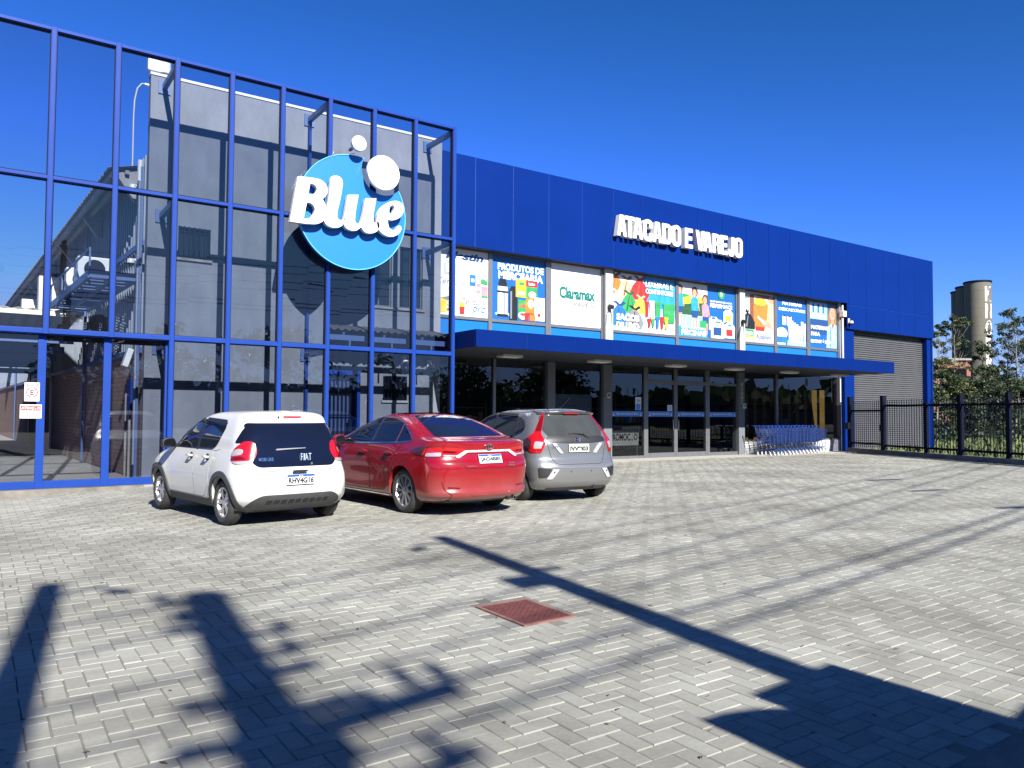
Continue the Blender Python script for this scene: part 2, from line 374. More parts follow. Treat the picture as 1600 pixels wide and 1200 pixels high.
# ------------------------------------------------------------------ glass screen facade
D, SP, X0 = 16.138, 1.0536, .9546
MX = lambda i: X0+SP*i
ZR = (.07, 2.84, 5.624, 8.354)          # rail centres
YW = 17.5                                 # grey wall behind
XR = MX(8)
I0 = -4
fac = thing('glass_facade', 'blue framed glass screen standing in front of the grey rendered building', 'glass facade', (MX(4), D, 0))
b = MB()
FW = .046
for i in range(I0, 9):
    x = MX(i); z0 = ZR[1]-FW if i < 2 else 0.0
    b.box(x-FW, x+FW, D-.02, D+.14, z0, ZR[3]+.0)
    b.box(x-FW+.012, x+FW-.012, D-.038, D-.02, z0, ZR[3])           # cover cap
for lv, z in enumerate(ZR):
    for i in range(I0, 8):
        if lv == 0 and i < 2: continue
        zz0, zz1 = (z-.052, z+.052) if lv < 2 else (z-.040, z+.040)
        b.box(MX(i)+FW, MX(i+1)-FW, D-.017, D+.137, zz0, zz1)
        b.box(MX(i)+FW, MX(i+1)-FW, D-.034, D-.017, zz0+.012, zz1-.012)
for i in range(I0, 9): b.box(MX(i)-FW, MX(i)+FW, D-.02, D+.14, ZR[3], ZR[3]+FW-.002)
b.build('frame', M['frame'], fac, bevel=.004)
for i in range(I0, 8):
    for k in range(3):
        if k == 0 and i < 2: continue
        g = MB(); ins = .012; a = lambda: rnd.uniform(-.006, .006)
        dz = [a() for _ in range(4)]
        x0, x1, z0, z1 = MX(i)+FW-ins, MX(i+1)-FW+ins, ZR[k]+FW-ins, ZR[k+1]-FW+ins
        y = D+.05
        g.add([(x0,y+dz[0],z0),(x1,y+dz[1],z0),(x1,y+dz[2],z1),(x0,y+dz[3],z1)], [(0,1,2,3)])
        g.build('pane', GL['curtain'], fac)
        e = MB(); th = .016; yy = y-.012
        e.box(x0+ins, x1-ins, yy-.02, yy, z0+ins, z0+ins+th); e.box(x0+ins, x1-ins, yy-.02, yy, z1-ins-th, z1-ins)
        e.box(x0+ins, x0+ins+th, yy-.02, yy, z0+ins+th, z1-ins-th); e.box(x1-ins-th, x1-ins, yy-.02, yy, z0+ins+th, z1-ins-th)
        e.build('gasket', M['navy'], fac)
for i in (2, 5, 8):
    for z in (ZR[1]-.10, ZR[2]-.10, ZR[3]-.08):
        if i == 8 and z < 3: continue
        q = MB(); x = MX(i)-(.02 if i == 8 else 0); q.bar((x, D+.14, z), (x, YW, z), .09, .11); q.box(x-.12, x+.12, YW-.03, YW, z-.14, z+.14)
        q.build('bracket', M['steel'], fac)
# the glass fin that closes off the entrance side
q = MB(); x = MX(5); q.box(x-.03, x+.03, YW-.12, YW-.002, 0, 8.3); q.build('fin_post', M['frame'], fac)
for k in range(3):
    q = MB(); q.add([(x, D+.14, ZR[k]+.06), (x, YW-.12, ZR[k]+.06), (x, YW-.12, ZR[k+1]-.06), (x, D+.14, ZR[k+1]-.06)], [(0,1,2,3)]); q.build('fin_pane', GL['fin'], fac)
# sliding gate in the lower left bays, set back behind the transom
gate = thing('sliding_gate', 'blue framed glass sliding gate closing the driveway under the facade', 'gate', (MX(0), D+.2, 0))
b = MB(); YG = D+.17; zt, zb = ZR[1]-.055, .10
for i in range(I0, 3):
    x = MX(i)-.035; ww = .065 if i < 2 else .045
    b.box(x-ww, x+ww, YG-.05, YG+.05, zb, zt)
for i in range(I0, 2):
    xa, xb = MX(i)-.035+.065, MX(i+1)-.035-(.065 if i < 1 else .045)
    b.box(xa, xb, YG-.046, YG+.046, .015, .15)
for i in range(I0, 2): b.box(MX(i)-.035-.065, MX(i)-.035+.065, YG-.05, YG+.05, .015, zb)
b.build('gate_frame', M['frame'], gate, bevel=.004)
b = MB(); b.box(MX(I0), MX(2)-.05, YG+.06, YG+.16, zt-.09, zt+.02); b.build('shaded_top_rail', M['black'], gate)  # top rail coloured black to stand for the shade under the transom
for i in range(I0, 2):
    q = MB(); xa, xb = MX(i)+.02, MX(i+1)-.09; q.add([(xa, YG, .15), (xb, YG, .15), (xb, YG, zt), (xa, YG, zt)], [(0,1,2,3)]); q.build('pane', GL['curtain'], gate)
b = MB(); b.box(-14, 2.62, D-.10, D+.26, -.30, .012); pl = b.build('gate_kerb', pm('stained old concrete', (.13, .12, .105), .95, 0, .4, 2.5, bump=.4, bscale=30), bevel=.01); struct(pl, 'low concrete kerb under the sliding glass gate')
b = MB(); b.box(2.62, XR+.05, D-.05, D+.13, -.1, .012); struct(b.build('facade_kerb', M['concrete']))
# signs stuck to the gate glass
def small_sign(name, label, x0, x1, z0, z1, y, fn):
    s = thing(name, label, 'sign', ((x0+x1)/2, y, z0))
    q = MB(); q.box(x0, x1, y-.006, y, z0, z1); q.build('sign_plate', M['signwhite'], s)
    fn(s, x0, x1, z0, z1, y-.0075); return s
RED = pm('sign red ink', (.55, .02, .02), .5, 0, .03); INK = pm('black ink', (.02, .02, .025), .5, 0, .03); WHT = M['signwhite']
UX, UZ, UN = (1, 0, 0), (0, 0, 1), (0, -1, 0)
def ring(mb, cx, cz, r0, r1, y, n=40):
    P = [(cx+r*math.cos(2*math.pi*k/n), y, cz+r*math.sin(2*math.pi*k/n)) for r in (r0, r1) for k in range(n)]
    mb.add(P, [(k, (k+1) % n, n+(k+1) % n, n+k) for k in range(n)])
def s1(s, x0, x1, z0, z1, y):
    w, h = x1-x0, z1-z0; cx = (x0+x1)/2; q = MB(); q.box(x0+.12*w, x1-.12*w, y-.001, y, z0+.80*h, z0+.92*h)
    ring(q, cx, z0+.47*h, .105*h*2.1, .13*h*2.1, y)
    for sg in (1, -1): q.bar((cx-.17*h, y-.001, z0+.47*h-sg*.17*h), (cx+.17*h, y-.001, z0+.47*h+sg*.17*h), .026*h, .001, (0, 1, 0))
    q.build('red_marks', RED, s)
    q = MB(); put_text(q, 'E', (cx, y-.003, z0+.47*h), UX, UZ, UN, None, .26*h, .03); put_text(q, 'ESTACIONE', (cx, y-.003, z0+.10*h), UX, UZ, UN, .76*w, .07*h); q.build('lettering', INK, s)
    q = MB(); put_text(q, 'PROIBIDO', (cx, y-.003, z0+.86*h), UX, UZ, UN, .62*w, .07*h, .03); q.build('lettering', WHT, s)
small_sign('gate_sign', 'upright white no parking sign with crossed letter E on the glass gate', .665, .895, 1.58, 1.915, YG-.052, s1)
def s2(s, x0, x1, z0, z1, y):
    w, h = x1-x0, z1-z0; cx = (x0+x1)/2; q = MB(); q.box(x0+.04*w, x1-.04*w, y-.001, y, z0+.56*h, z0+.92*h); q.build('red_marks', RED, s)
    q = MB(); put_text(q, 'ATENÇÃO', (cx, y-.003, z0+.75*h), UX, UZ, UN, .86*w, .28*h, .03); q.build('lettering', WHT, s)
    q = MB(); put_text(q, 'ENTRADA', (x0+.25*w, y-.003, z0+.44*h), UX, UZ, UN, .34*w, .08*h); put_text(q, 'E SAÍDA DE', (x0+.25*w, y-.003, z0+.29*h), UX, UZ, UN, .36*w, .08*h); put_text(q, 'VEÍCULOS', (x0+.25*w, y-.003, z0+.14*h), UX, UZ, UN, .34*w, .08*h)
    ring(q, x0+.62*w, z0+.29*h, .105*w, .12*w, y-.002); put_text(q, '24h', (x0+.62*w, y-.003, z0+.29*h), UX, UZ, UN, .15*w, .10*h); put_text(q, '24', (x0+.87*w, y-.003, z0+.33*h), UX, UZ, UN, .10*w, .08*h); put_text(q, 'HRS', (x0+.87*w, y-.003, z0+.21*h), UX, UZ, UN, .11*w, .08*h); q.build('lettering', INK, s)
small_sign('gate_sign', 'wide white warning sign with red header reading ATENÇÃO on the glass gate', .605, .935, 1.275, 1.52, YG-.052, s2)

# ------------------------------------------------------------------ grey rendered building
WXL, WXR, WT = 2.80, 9.80, 8.50
gb = thing('grey_building', 'grey rendered two storey building behind the glass screen', 'building', (6, YW, 0))
def wall_open(mb, x0, x1, z0, z1, y0, y1, opens):
    """wall slab with rectangular openings"""
    xs = sorted({x0, x1, *[v for o in opens for v in o[:2]]}); zs = sorted({z0, z1, *[v for o in opens for v in o[2:]]})
    for i in range(len(xs)-1):
        for k in range(len(zs)-1):
            cx, cz = (xs[i]+xs[i+1])/2, (zs[k]+zs[k+1])/2
            if any(o[0] < cx < o[1] and o[2] < cz < o[3] for o in opens): continue
            mb.box(xs[i], xs[i+1], y0, y1, zs[k], zs[k+1])
ops = [(3.41, 4.04, 4.70, 5.37), (8.21, 8.82, 1.73, 2.33), (6.72, 7.46, 0, 2.32), (7.75, 8.40, 4.05, 5.6), (8.62, 9.27, 4.05, 5.6)]
b = MB(); wall_open(b, WXL, WXR, -.2, WT, YW, YW+.22, ops); b.build('wall', M['plaster'], gb)
b = MB(); b.box(WXL-.015, WXR+.0, YW-.02, YW+.24, WT, WT+.06); b.build('coping', pm('pale coping', (.5, .5, .49), .9, 0, .1, 4), gb, bevel=.008)
b = MB(); b.box(WXR-.2, WXR, YW+.22, 18.6, -.2, WT); b.build('side_wall', M['plaster'], gb)
GLD = pm('dark window pane', (.012, .014, .018), .06, 0, .1, 2, spec=.6)
for k, (x0, x1, z0, z1) in enumerate(ops):
    if k == 2: continue
    q = MB(); q.box(x0, x1, YW+.10, YW+.13, z0, z1); wn = q.build('window', GLD, gb)
    q = MB(); t = .035
    q.box(x0, x1, YW+.06, YW+.098, z0, z0+t); q.box(x0, x1, YW+.06, YW+.098, z1-t, z1); q.box(x0, x0+t, YW+.06, YW+.098, z0+t, z1-t); q.box(x1-t, x1, YW+.06, YW+.098, z0+t, z1-t)
    q.box((x0+x1)/2-.015, (x0+x1)/2+.015, YW+.062, YW+.096, z0+t, z1-t)
    q.build('frame', M['navy'] if k < 2 else M['alu'], wn)
    q = MB(); q.box(x0-.06, x1+.06, YW-.05, YW-.001, z0-.06, z0-.005); q.build('sill', M['plasterdk'] if k == 1 else M['concrete'], wn)
    if k < 2:
        q = MB(); n = 6
        for i in range(n+1): xx = x0+(x1-x0)*i/n; q.box(xx-.011, xx+.011, YW-.055, YW-.033, z0, z1)
        for zz in (z0+.03, z1-.03): q.box(x0-.01, x1+.01, YW-.033, YW-.02, zz-.012, zz+.012)
        q.box(x0-.02, x0+.02, YW-.02, YW, z0+.0, z0+.05); q.build('grille', M['navy'], wn)
# barred metal door
q = MB(); q.box(6.72, 7.46, YW+.08, YW+.12, 0, 2.32); dr = q.build('door', pm('dark blue door', (.03, .055, .14), .5, 0, .1), gb)
q = MB(); q.box(6.60, 6.72, YW-.06, YW+.12, 0, 2.42); q.box(7.46, 7.58, YW-.06, YW+.12, 0, 2.42); q.box(6.72, 7.46, YW-.06, YW+.12, 2.32, 2.42); q.build('door_frame', M['frame'], dr)
q = MB()
for i in range(8): xx = 6.74+.70*i/7; q.box(xx-.01, xx+.01, YW-.03, YW-.01, .05, 2.28)
for zz in (.1, .95, 1.35, 1.9, 2.25): q.box(6.72, 7.46, YW-.012, YW+.0, zz-.016, zz+.016)
q.box(7.28, 7.40, YW-.07, YW-.03, .95, 1.25); q.build('grille', M['navy'], dr)
# corrugated awning over the door
aw = MB(); n = 60
for j in range(n):
    xa, xb = 6.30+(9.72-6.30)*j/n, 6.30+(9.72-6.30)*(j+1)/n
    f = lambda x: .030*math.sin(x*2*math.pi/.177)
    P = [(xa, 16.45, 3.30+f(xa)), (xb, 16.45, 3.30+f(xb)), (xb, YW, 3.50+f(xb)), (xa, YW, 3.50+f(xa))]
    aw.add(P+[(x, y, z-.012) for x, y, z in P], [(0,1,2,3), (7,6,5,4), (0,4,5,1)])
awo = thing('corrugated_awning', 'shade-darkened corrugated awning over the barred door behind the glass screen', 'awning', (8, YW, 3.5)); aw.build('sheet', pm('sheet darkened for shade', (.07, .07, .075), .9, 0, .3, 2), awo, smooth=60)  # shade on the awning is put into its dark sheet colour
q = MB()
for x in (6.75, 7.75, 8.75, 9.6): q.bar((x, 16.5, 3.20), (x, YW, 3.40), .05, .06)
q.box(6.35, 9.7, 16.5, 16.55, 3.05, 3.17)
for x in (6.9, 7.95, 9.0): q.box(x-.02, x+.02, 16.5, 16.54, 2.80, 3.05)
q.build('rafters', M['steel'], awo)
# services on the wall
dp = MB(); dp.tube([(9.02, YW-.05, 0), (9.02, YW-.05, 2.45), (9.02, YW-.02, 2.5)], .04, 10); tag(dp.build('downpipe', M['white'], smooth=50), 'white downpipe on the grey wall beside the barred window', 'downpipe')
def cctv(x, y, z, label, dirx=0, diry=-1):
    t = thing('security_camera', label, 'security camera', (x, y, z), 0, 'security cameras on the walls')
    q = MB(); q.box(x-.06, x+.06, y-.04, y+.04, z+.02, z+.22) if diry else q.box(x-.04, x+.04, y-.06, y+.06, z+.02, z+.22); q.build('junction_box', M['acwhite'], t, bevel=.01)
    cx, cy = x+dirx*.14, y+diry*.14
    q = MB(); q.lathe([(.001, .11), (.06, .11), (.075, .06), (.075, .02)], 18, (cx, cy, z)); q.bar((x, y, z+.1), (cx, cy, z+.1), .04, .04); q.build('housing', M['acwhite'], t, smooth=40)
    q = MB(); q.lathe([(.062, .02), (.055, -.02), (.03, -.05), (.001, -.06)], 18, (cx, cy, z)); q.build('dome', M['black'], t, smooth=60)
    return t
cctv(9.45, YW-.04, 2.55, 'white dome camera under the corrugated awning beside the downpipe')
cctv(8.72, YW-.04, 2.62, 'white dome camera above the lower barred window')
# white aerial box at the top corner
t = thing('aerial_box', 'white boxy aerial unit on the top corner of the grey building', 'aerial', (2.95, YW+.1, WT+.06))
q = MB(); q.box(2.74, 3.0, YW+.02, YW+.20, WT+.10, WT+.36); q.build('casing', M['white'], t, bevel=.03)
q = MB(); q.cyl((3.08, YW+.1, WT+.11), .12, 0, .24, 16); q.build('drum', M['white'], t, smooth=40)
q = MB(); q.cyl((2.93, YW+.1, WT+.0), .03, 0, .12, 10); q.bar((2.88, YW+.1, WT+.09), (3.1, YW+.1, WT+.09), .05, .03); q.build('mast', M['steel'], t)

# ------------------------------------------------------------------ warehouse along the driveway
WD = Vector((-.0446, .999, 0)).normalized()         # the side wall runs back, a little off square
WP = lambda s, x=0, z=0: Vector((WXL, YW+.24, 0))+WD*s+Vector((x, 0, z))
wh = thing('warehouse', 'long warehouse with brick base and grey sheet cladding beside the driveway', 'warehouse', (WXL, YW+.3, 0))
LW = 46
def wbox(mb, s0, s1, x0, x1, z0, z1): 
    P = [WP(s, x, z) for z in (z0, z1) for s, x in ((s0, x0), (s0, x1), (s1, x1), (s1, x0))]
    mb.add(P, [(0,3,2,1),(4,5,6,7),(0,1,5,4),(1,2,6,5),(2,3,7,6),(3,0,4,7)])
def brickmat(name, c1, c2, mort, sc=4.2):
    mt = bpy.data.materials.new(name); mt.use_nodes = True; nt = mt.node_tree; L = nt.links; bs = nt.nodes['Principled BSDF']; bs.inputs['Roughness'].default_value = .9
    tc = N(nt, 'ShaderNodeTexCoord'); mp = N(nt, 'ShaderNodeMapping'); mp.inputs['Rotation'].default_value = (R(90), 0, R(90)); 
    sx = N(nt, 'ShaderNodeSeparateXYZ'); cb = N(nt, 'ShaderNodeCombineXYZ'); L.new(tc.outputs['Object'], sx.inputs[0])
    ad = N(nt, 'ShaderNodeMath', operation='ADD'); L.new(sx.outputs[0], ad.inputs[0]); L.new(sx.outputs[1], ad.inputs[1]); L.new(ad.outputs[0], cb.inputs[0]); L.new(sx.outputs[2], cb.inputs[1])
    br = N(nt, 'ShaderNodeTexBrick'); br.inputs['Scale'].default_value = sc; br.inputs['Color1'].default_value = (*c1, 1); br.inputs['Color2'].default_value = (*c2, 1); br.inputs['Mortar'].default_value = (*mort, 1); br.inputs['Mortar Size'].default_value = .018
    L.new(cb.outputs[0], br.inputs['Vector']); L.new(br.outputs['Color'], bs.inputs['Base Color'])
    bp = N(nt, 'ShaderNodeBump', Strength=.6, Distance=.02); L.new(br.outputs['Fac'], bp.inputs['Height']); bp.invert = True; L.new(bp.outputs[0], bs.inputs['Normal'])
    return mt
BR = brickmat('brown block wall', (.25, .15, .12), (.30, .19, .15), (.12, .10, .09), 2.4)
q = MB(); wbox(q, 0, LW, 0, .25, -.3, 2.68); q.build('brick_wall', BR, wh)
q = MB()
s = 0.
while s < LW:       # standing ribs of the sheet cladding
    wbox(q, s, s+.20, .06, .2, 2.68, 6.9); wbox(q, s+.20, s+.25, .0, .2, 2.68, 6.9); s += .25
q.build('cladding', M['metalwall'], wh)
q = MB()
for z in (2.70, 4.98): wbox(q, 0, LW, -.05, -.005, z-.06, z+.06)
for s in (0.05, 7, 14, 21, 28): wbox(q, s, s+.14, -.10, -.051, -.2, 6.6)
q.build('girts', M['steel'], wh)
# roof with corrugated eave and sloping soffit beams
ze = 6.74
q = MB(); n = 260; s0, s1 = .6, LW
for j in range(n):
    sa, sb = s0+(s1-s0)*j/n, s0+(s1-s0)*(j+1)/n; f = lambda k: .05*(k % 2)
    P = [WP(sa, -.62, ze-.12+f(j)), WP(sb, -.62, ze-.12+f(j+1)), WP(sb, 6, ze+1.5+f(j+1)), WP(sa, 6, ze+1.5+f(j))]
    q.add(P+[p-Vector((0, 0, .03)) for p in P], [(0,1,2,3), (7,6,5,4), (0,4,5,1)])
q.build('roof', M['corr'], wh)
q = MB(); s = .7
while s < LW:
    P = [WP(s, -.5, ze-.16), WP(s, .05, ze-.02), WP(s, .05, ze-.75), WP(s, -.08, ze-.75)]
    q.add([p for p in P]+[p+WD*.16 for p in P], [(0,1,2,3), (7,6,5,4), (0,4,5,1), (1,5,6,2), (2,6,7,3), (3,7,4,0)]); s += 4.5
wbox(q, .6, LW, -.56, -.50, ze-.30, ze-.17); wbox(q, .6, LW, -.3, -.22, ze-.2, ze-.12)
q.build('eave_beams', pm('old grey concrete beams', (.24, .23, .22), .9, 0, .25, 1.5), wh)
for s, h in ((11.8, 1.5), (17.5, 1.4), (30, 1.3)):
    q = MB(); wbox(q, s, s+.45, -.75, -.06, 4.35, 4.35+h); q.build('duct', M['cream'], wh, bevel=.01)
q = MB(); q.tube([WP(.12, -.10, 0.3), WP(.12, -.10, 6.7)], .035, 10); q.build('conduit', M['metalwall'], wh, smooth=50)
q = MB(); q.tube([WP(.14, -.10, 6.3), WP(.14, -.10, 6.75)], .055, 12); q.build('pipe_sleeve', M['white'], wh, smooth=50)
# steel service platform with condenser units
pf = thing('service_platform', 'blue grey steel grating platform hung on the warehouse wall', 'platform', tuple(WP(4, -.6, 4.0)))
q = MB(); pz = 4.26; sA, sB, xo = .4, 6.6, -.96
for x in (xo, -.5, -.08): q.bar(WP(sA, x, pz), WP(sB, x, pz), .07, .16)
for k in range(7): s = sA+(sB-sA)*k/6; q.bar(WP(s, xo, pz), WP(s, -.05, pz), .06, .14)
q.build('beams', M['steel'], pf)
q = MB()
for k in range(46): s = sA+.05+(sB-sA-.1)*k/45; 
for k in range(60):
    s = sA+.03+(sB-sA-.06)*k/59
    if 22 <= k <= 26: continue
    q.bar(WP(s, xo+.03, pz+.09), WP(s, -.05, pz+.09), .035, .02)
q.build('grating', M['steel'], pf)
q = MB()
for s in (sA, 2.5, 4.5, sB): q.bar(WP(s, xo, pz), WP(s, xo, pz+.55), .035, .035)
q.bar(WP(sA, xo, pz+.55), WP(sB, xo, pz+.55), .035, .035); q.build('railing', M['steel'], pf)
for k, (s, lab) in enumerate(((2.5, 'white air conditioner condenser nearest the corner on the steel platform'), (4.3, 'white air conditioner condenser in the middle of the steel platform'))):
    a = thing('condenser_unit', lab, 'air conditioner', tuple(WP(s, -.75, pz+.1)), 0, 'condensers on the platform')
    q = MB(); wbox(q, s, s+.36, -.90, -.12, pz+.16, pz+.74); q.build('casing', M['acwhite'], a, bevel=.03)
    q = MB(); c = WP(s-.005, -.55, pz+.45); r_ = [(math.cos(t)*.22, math.sin(t)*.22) for t in lsp(0, 6.283, 25)[:-1]]
    q.prism(r_, lambda u, v, d: c+Vector((u, d, v)), 0, -.02); q.build('fan_grille', M['navy'], a)
    q = MB(); wbox(q, s+.03, s+.33, -.8, -.72, pz+.1, pz+.16); wbox(q, s+.03, s+.33, -.3, -.22, pz+.1, pz+.16); q.build('foot', M['black'], a)
cctv(*WP(.35, -.06, 6.15), 'white dome camera high on the cladding under the warehouse eave', -1, 0)
cctv(*WP(.35, -.06, 4.55), 'white dome camera on the cladding just above the platform', -1, 0)
lt = thing('flood_light', 'white floodlight on the brick wall near the building corner', 'light', tuple(WP(.5, -.1, 2.55))); q = MB(); q.obox(WP(.45, -.2, 2.55), (1, 0, -.3), (0, 1, 0), (.3, 0, 1), .06, .14, .2); q.build('housing', M['white'], lt, bevel=.02)
q = MB(); q.bar(WP(.45, -.16, 2.6), WP(.45, 0, 2.6), .04, .04); q.build('arm', M['steel'], lt)
q = MB(); wbox(q, .55, .95, -.10, -.02, 1.35, 2.1); tag(q.build('meter_panel', M['frame'], bevel=.01), 'blue metal meter panel on the brick wall at the corner', 'meter panel')
for s in (.75, 1.15):
    q = MB(); q.tube([WP(s, -.07, -.05), WP(s, -.07, 2.0 if s > 1 else 1.4)], .028, 8); tag(q.build('wall_conduit', M['concrete'], smooth=50), ('shorter' if s < 1 else 'taller')+' thin pale conduit running up the brick wall by the corner', 'conduit', 'conduits on the brick wall')
# canopy over the driveway, and the annex on its far side
cv = thing('driveway_canopy', 'low corrugated canopy spanning the driveway behind the gate', 'canopy', (-1, 24.5, 3))
q = MB(); n = 90
for j in range(n):
    xa, xb = -12+14.2*j/n, -12+14.2*(j+1)/n; f = lambda k: .045*(k % 2)
    P = [(xa, 23.6, 4.06+f(j)), (xb, 23.6, 4.06+f(j+1)), (xb, 40, 3.5+f(j+1)), (xa, 40, 3.5+f(j))]
    q.add(P+[(x, y, z-.03) for x, y, z in P], [(0,1,2,3), (7,6,5,4), (0,4,5,1)])
q.build('sheet', M['corr'], cv)
q = MB(); q.box(-12, 2.1, 23.55, 23.65, 3.92, 4.04); q.build('fascia_board', M['cream'], cv)
q = MB()
for y in (24.2, 27, 30, 33, 36): q.box(-12, 2.1, y, y+.1, 3.25-(y-24)*.03, 3.45-(y-24)*.03)
for x in (-6, -2.0): q.box(x, x+.12, 24, 24.12, -.1, 3.4)
q.build('purlins', M['steel'], cv)
ax = thing('brick_annex', 'low brown brick annex at the far left of the driveway', 'building', (-4, 30, 0))
q = MB(); q.box(-12, -2.4, 30, 44, -.3, 3.2); q.build('wall', BR, ax)
q = MB()
for k in range(7): q.box(-11.5+k*1.3, -11.38+k*1.3, 29.93, 29.999, -.2, 3.0)
q.build('pilaster_strips', M['steel'], ax)
q = MB(); q.box(-12, -2.3, 29.8, 44.1, 3.2, 3.32); q.build('roof', M['corr'], ax)
b = MB(); b.box(-14, 2.0, 60, 60.3, -.3, 3.4); tag(b.build('boundary_wall', BR), 'brick boundary wall at the far end of the driveway', 'wall')
# street lamp behind the roofs
lp = thing('lamp_mast', 'thin curved pale lamp mast rising behind the warehouse roof', 'street lamp', (4.27, 30, 6.9))
q = MB(); q.tube([(4.27, 30, 6.9), (4.26, 30, 11.9), (4.28, 30, 12.5), (4.36, 30, 12.95), (4.5, 30, 13.15), (4.62, 30, 13.17)], .035, 8); q.build('pole', M['metalwall'], lp, smooth=50)
q = MB(); q.obox((4.72, 30, 13.15), (1, 0, -.05), (0, 1, 0), (0, 0, 1), .13, .06, .03); q.build('lamp_head', M['acwhite'], lp)
# ------------------------------------------------------------------ blue store
YF, YG2 = 17.95, 18.30
XS, XE, ZT, ZB, ZB2, XK = 9.80, 35.65, 8.48, 5.98, 4.94, 28.84
st = thing('store_building', 'long blue clad wholesale store with glazed front and roller shutter', 'store', (22, YF, 0))
b = MB()
def fpanel(x0, x1, z0, z1):
    b.box(x0+.006, x1-.006, YF, YF+.06, z0, z1)
seams = [XS]+[11.12+1.273*k for k in range(20) if 11.12+1.273*k < XE-.3]+[XE]
for i in range(len(seams)-1):
    x0, x1 = seams[i], seams[i+1]
    if x1 <= XK: fpanel(x0, x1, ZB, ZT)
    elif x0 >= XK: fpanel(x0, x1, 5.93, ZT); fpanel(x0, x1, ZB2, 5.918)
    else:
        fpanel(x0, XK+.006, ZB, ZT); fpanel(XK-.006, x1, 5.93, ZT); fpanel(XK-.006, x1, ZB2, 5.918)
b.build('fascia', M['blue'], st, bevel=.004)
b = MB(); b.box(XS+.01, XE-.01, YF+.012, YF+.055, ZB2+.01 if 0 else ZB+.01, ZT-.01); b.build('joint_strip', M['seam'], st)
b = MB(); b.box(XK+.02, XE-.01, YF+.013, YF+.054, ZB2+.01, ZB+.008); b.build('joint_strip', M['seam'], st)
b = MB(); b.box(XS+.02, XE-.02, YF+.06, 19.4, ZT-.25, ZT-.05); b.box(XE-.10, XE, YF+.06, 45, 0, ZT-.02); b.box(XS+.02, XS+.2, 18.6, 45, 0, ZT-.1)
b.box(XS+.3, XE-.2, 44.8, 45, 0, ZT-.1); b.box(XS+.2, XE-.1, 19.4, 45, 7.9, 8.05); b.build('roof_and_walls', M['blue'], st)
b = MB(); b.box(XS+.02, XK, YF+.061, YG2+.02, ZB+.005, ZB+.08); b.box(XK, XE-.11, YF+.061, YG2+.1, ZB2+.005, ZB2+.06); b.build('fascia_soffit', M['soffit'], st)
# structural columns
cols = [(13.84, 14.12, 0), (16.03, 16.38, 1), (22.44, 22.76, 1), (28.66, 28.76, 1)]
for x0, x1, up in cols:
    b = MB(); b.box(x0, x1, YG2-.10, YG2+.2, 0, 2.97); b.build('column', M['column'], st, bevel=.006)
for x0, x1, up in cols[1:]:
    b = MB(); b.box(x0+.04 if x1-x0 > .2 else x0, x1, YG2-.14, YG2+.2, 3.385, ZB+.003); b.build('upper_column', M['columnlt'], st, bevel=.006)
for x0, x1, z1 in ((28.78, 29.46, ZB2), (35.22, 35.62, ZB2)):
    b = MB(); b.box(x0, x1, YF+.10, YG2+.1, 0, z1); b.build('blue_pier', M['blue'], st, bevel=.008)
# roller shutter
b = MB(); z = .02; k = 0
while z < 4.95:
    b.add([(29.44, 18.30, z), (35.24, 18.30, z), (35.24, 18.262, z+.028), (29.44, 18.262, z+.028), (29.44, 18.262, z+.062), (35.24, 18.262, z+.062), (35.24, 18.30, z+.09), (29.44, 18.30, z+.09)],
          [(0,1,2,3), (3,2,5,4), (4,5,6,7)]); z += .09
b.build('roller_shutter', M['shutter'], st)
# upper window band
bays = [(10.05, 11.78), (11.88, 13.80), (13.98, 15.98), (16.38, 19.30), (19.42, 22.38), (22.73, 24.58), (24.72, 26.60), (26.78, 28.64)]
ZP0, ZP1 = 4.10, 5.95
b = MB()
for i, (x0, x1) in enumerate(bays):
    nx = bays[i+1][0] if i < 7 else 28.66
    if i in (2, 4): nx = x1+.03
    b.box(x1-.01, nx+.01, YG2-.05, YG2+.08, 3.385, ZB+.0)
    b.box(x0+.012, x1-.012, YG2-.045, YG2+.07, ZP0-.085, ZP0); b.box(x0+.012, x1-.012, YG2-.045, YG2+.07, ZP1, ZB)
b.box(9.98, 10.06, YG2-.05, YG2+.08, 3.385, ZB)
b.build('window_frames', M['alu'], st)
b = MB()
for x0, x1 in bays: b.box(x0+.012, x1-.012, YG2+.0, YG2+.04, 3.385, ZP0-.086)
b.build('spandrel_panel', pm('sky blue spandrel film', (.008, .11, .36), .25, 0, .04, 1), st)
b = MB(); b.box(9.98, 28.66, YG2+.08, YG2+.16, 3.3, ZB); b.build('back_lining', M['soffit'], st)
# lower shopfront: frames and panes
b = MB(); fr = [9.95, 11.99, 13.83, 14.12, 16.03, 16.38, 17.90, 19.28, 20.86, 22.43, 22.76, 24.70, 28.66]
for x, w_ in ((9.95, .05), (11.99, .045), (17.90, .09), (19.24, .035), (19.32, .035), (20.80, .04), (20.90, .05), (24.70, .06)):
    b.box(x-w_, x+w_, YG2-.05, YG2+.07, 0 if x < 23 else .46, 2.96)
for x0, x1, z0, z1 in ((10.0, 11.945, 0, .06), (12.035, 13.84, 0, .06), (14.12, 16.03, 0, .06), (16.38, 17.81, 0, .09), (17.99, 19.205, .0, .16), (19.355, 20.76, 0, .16), (20.95, 22.44, 0, .12),
                       (17.99, 19.205, 2.42, 2.56), (19.355, 20.76, 2.42, 2.56), (20.95, 22.44, 2.45, 2.53), (22.76, 24.64, .46, .52), (24.76, 28.66, .46, .52)):
    b.box(x0, x1, YG2-.04, YG2+.06, z0, z1)
b.build('shopfront_frame', M['alu'], st)
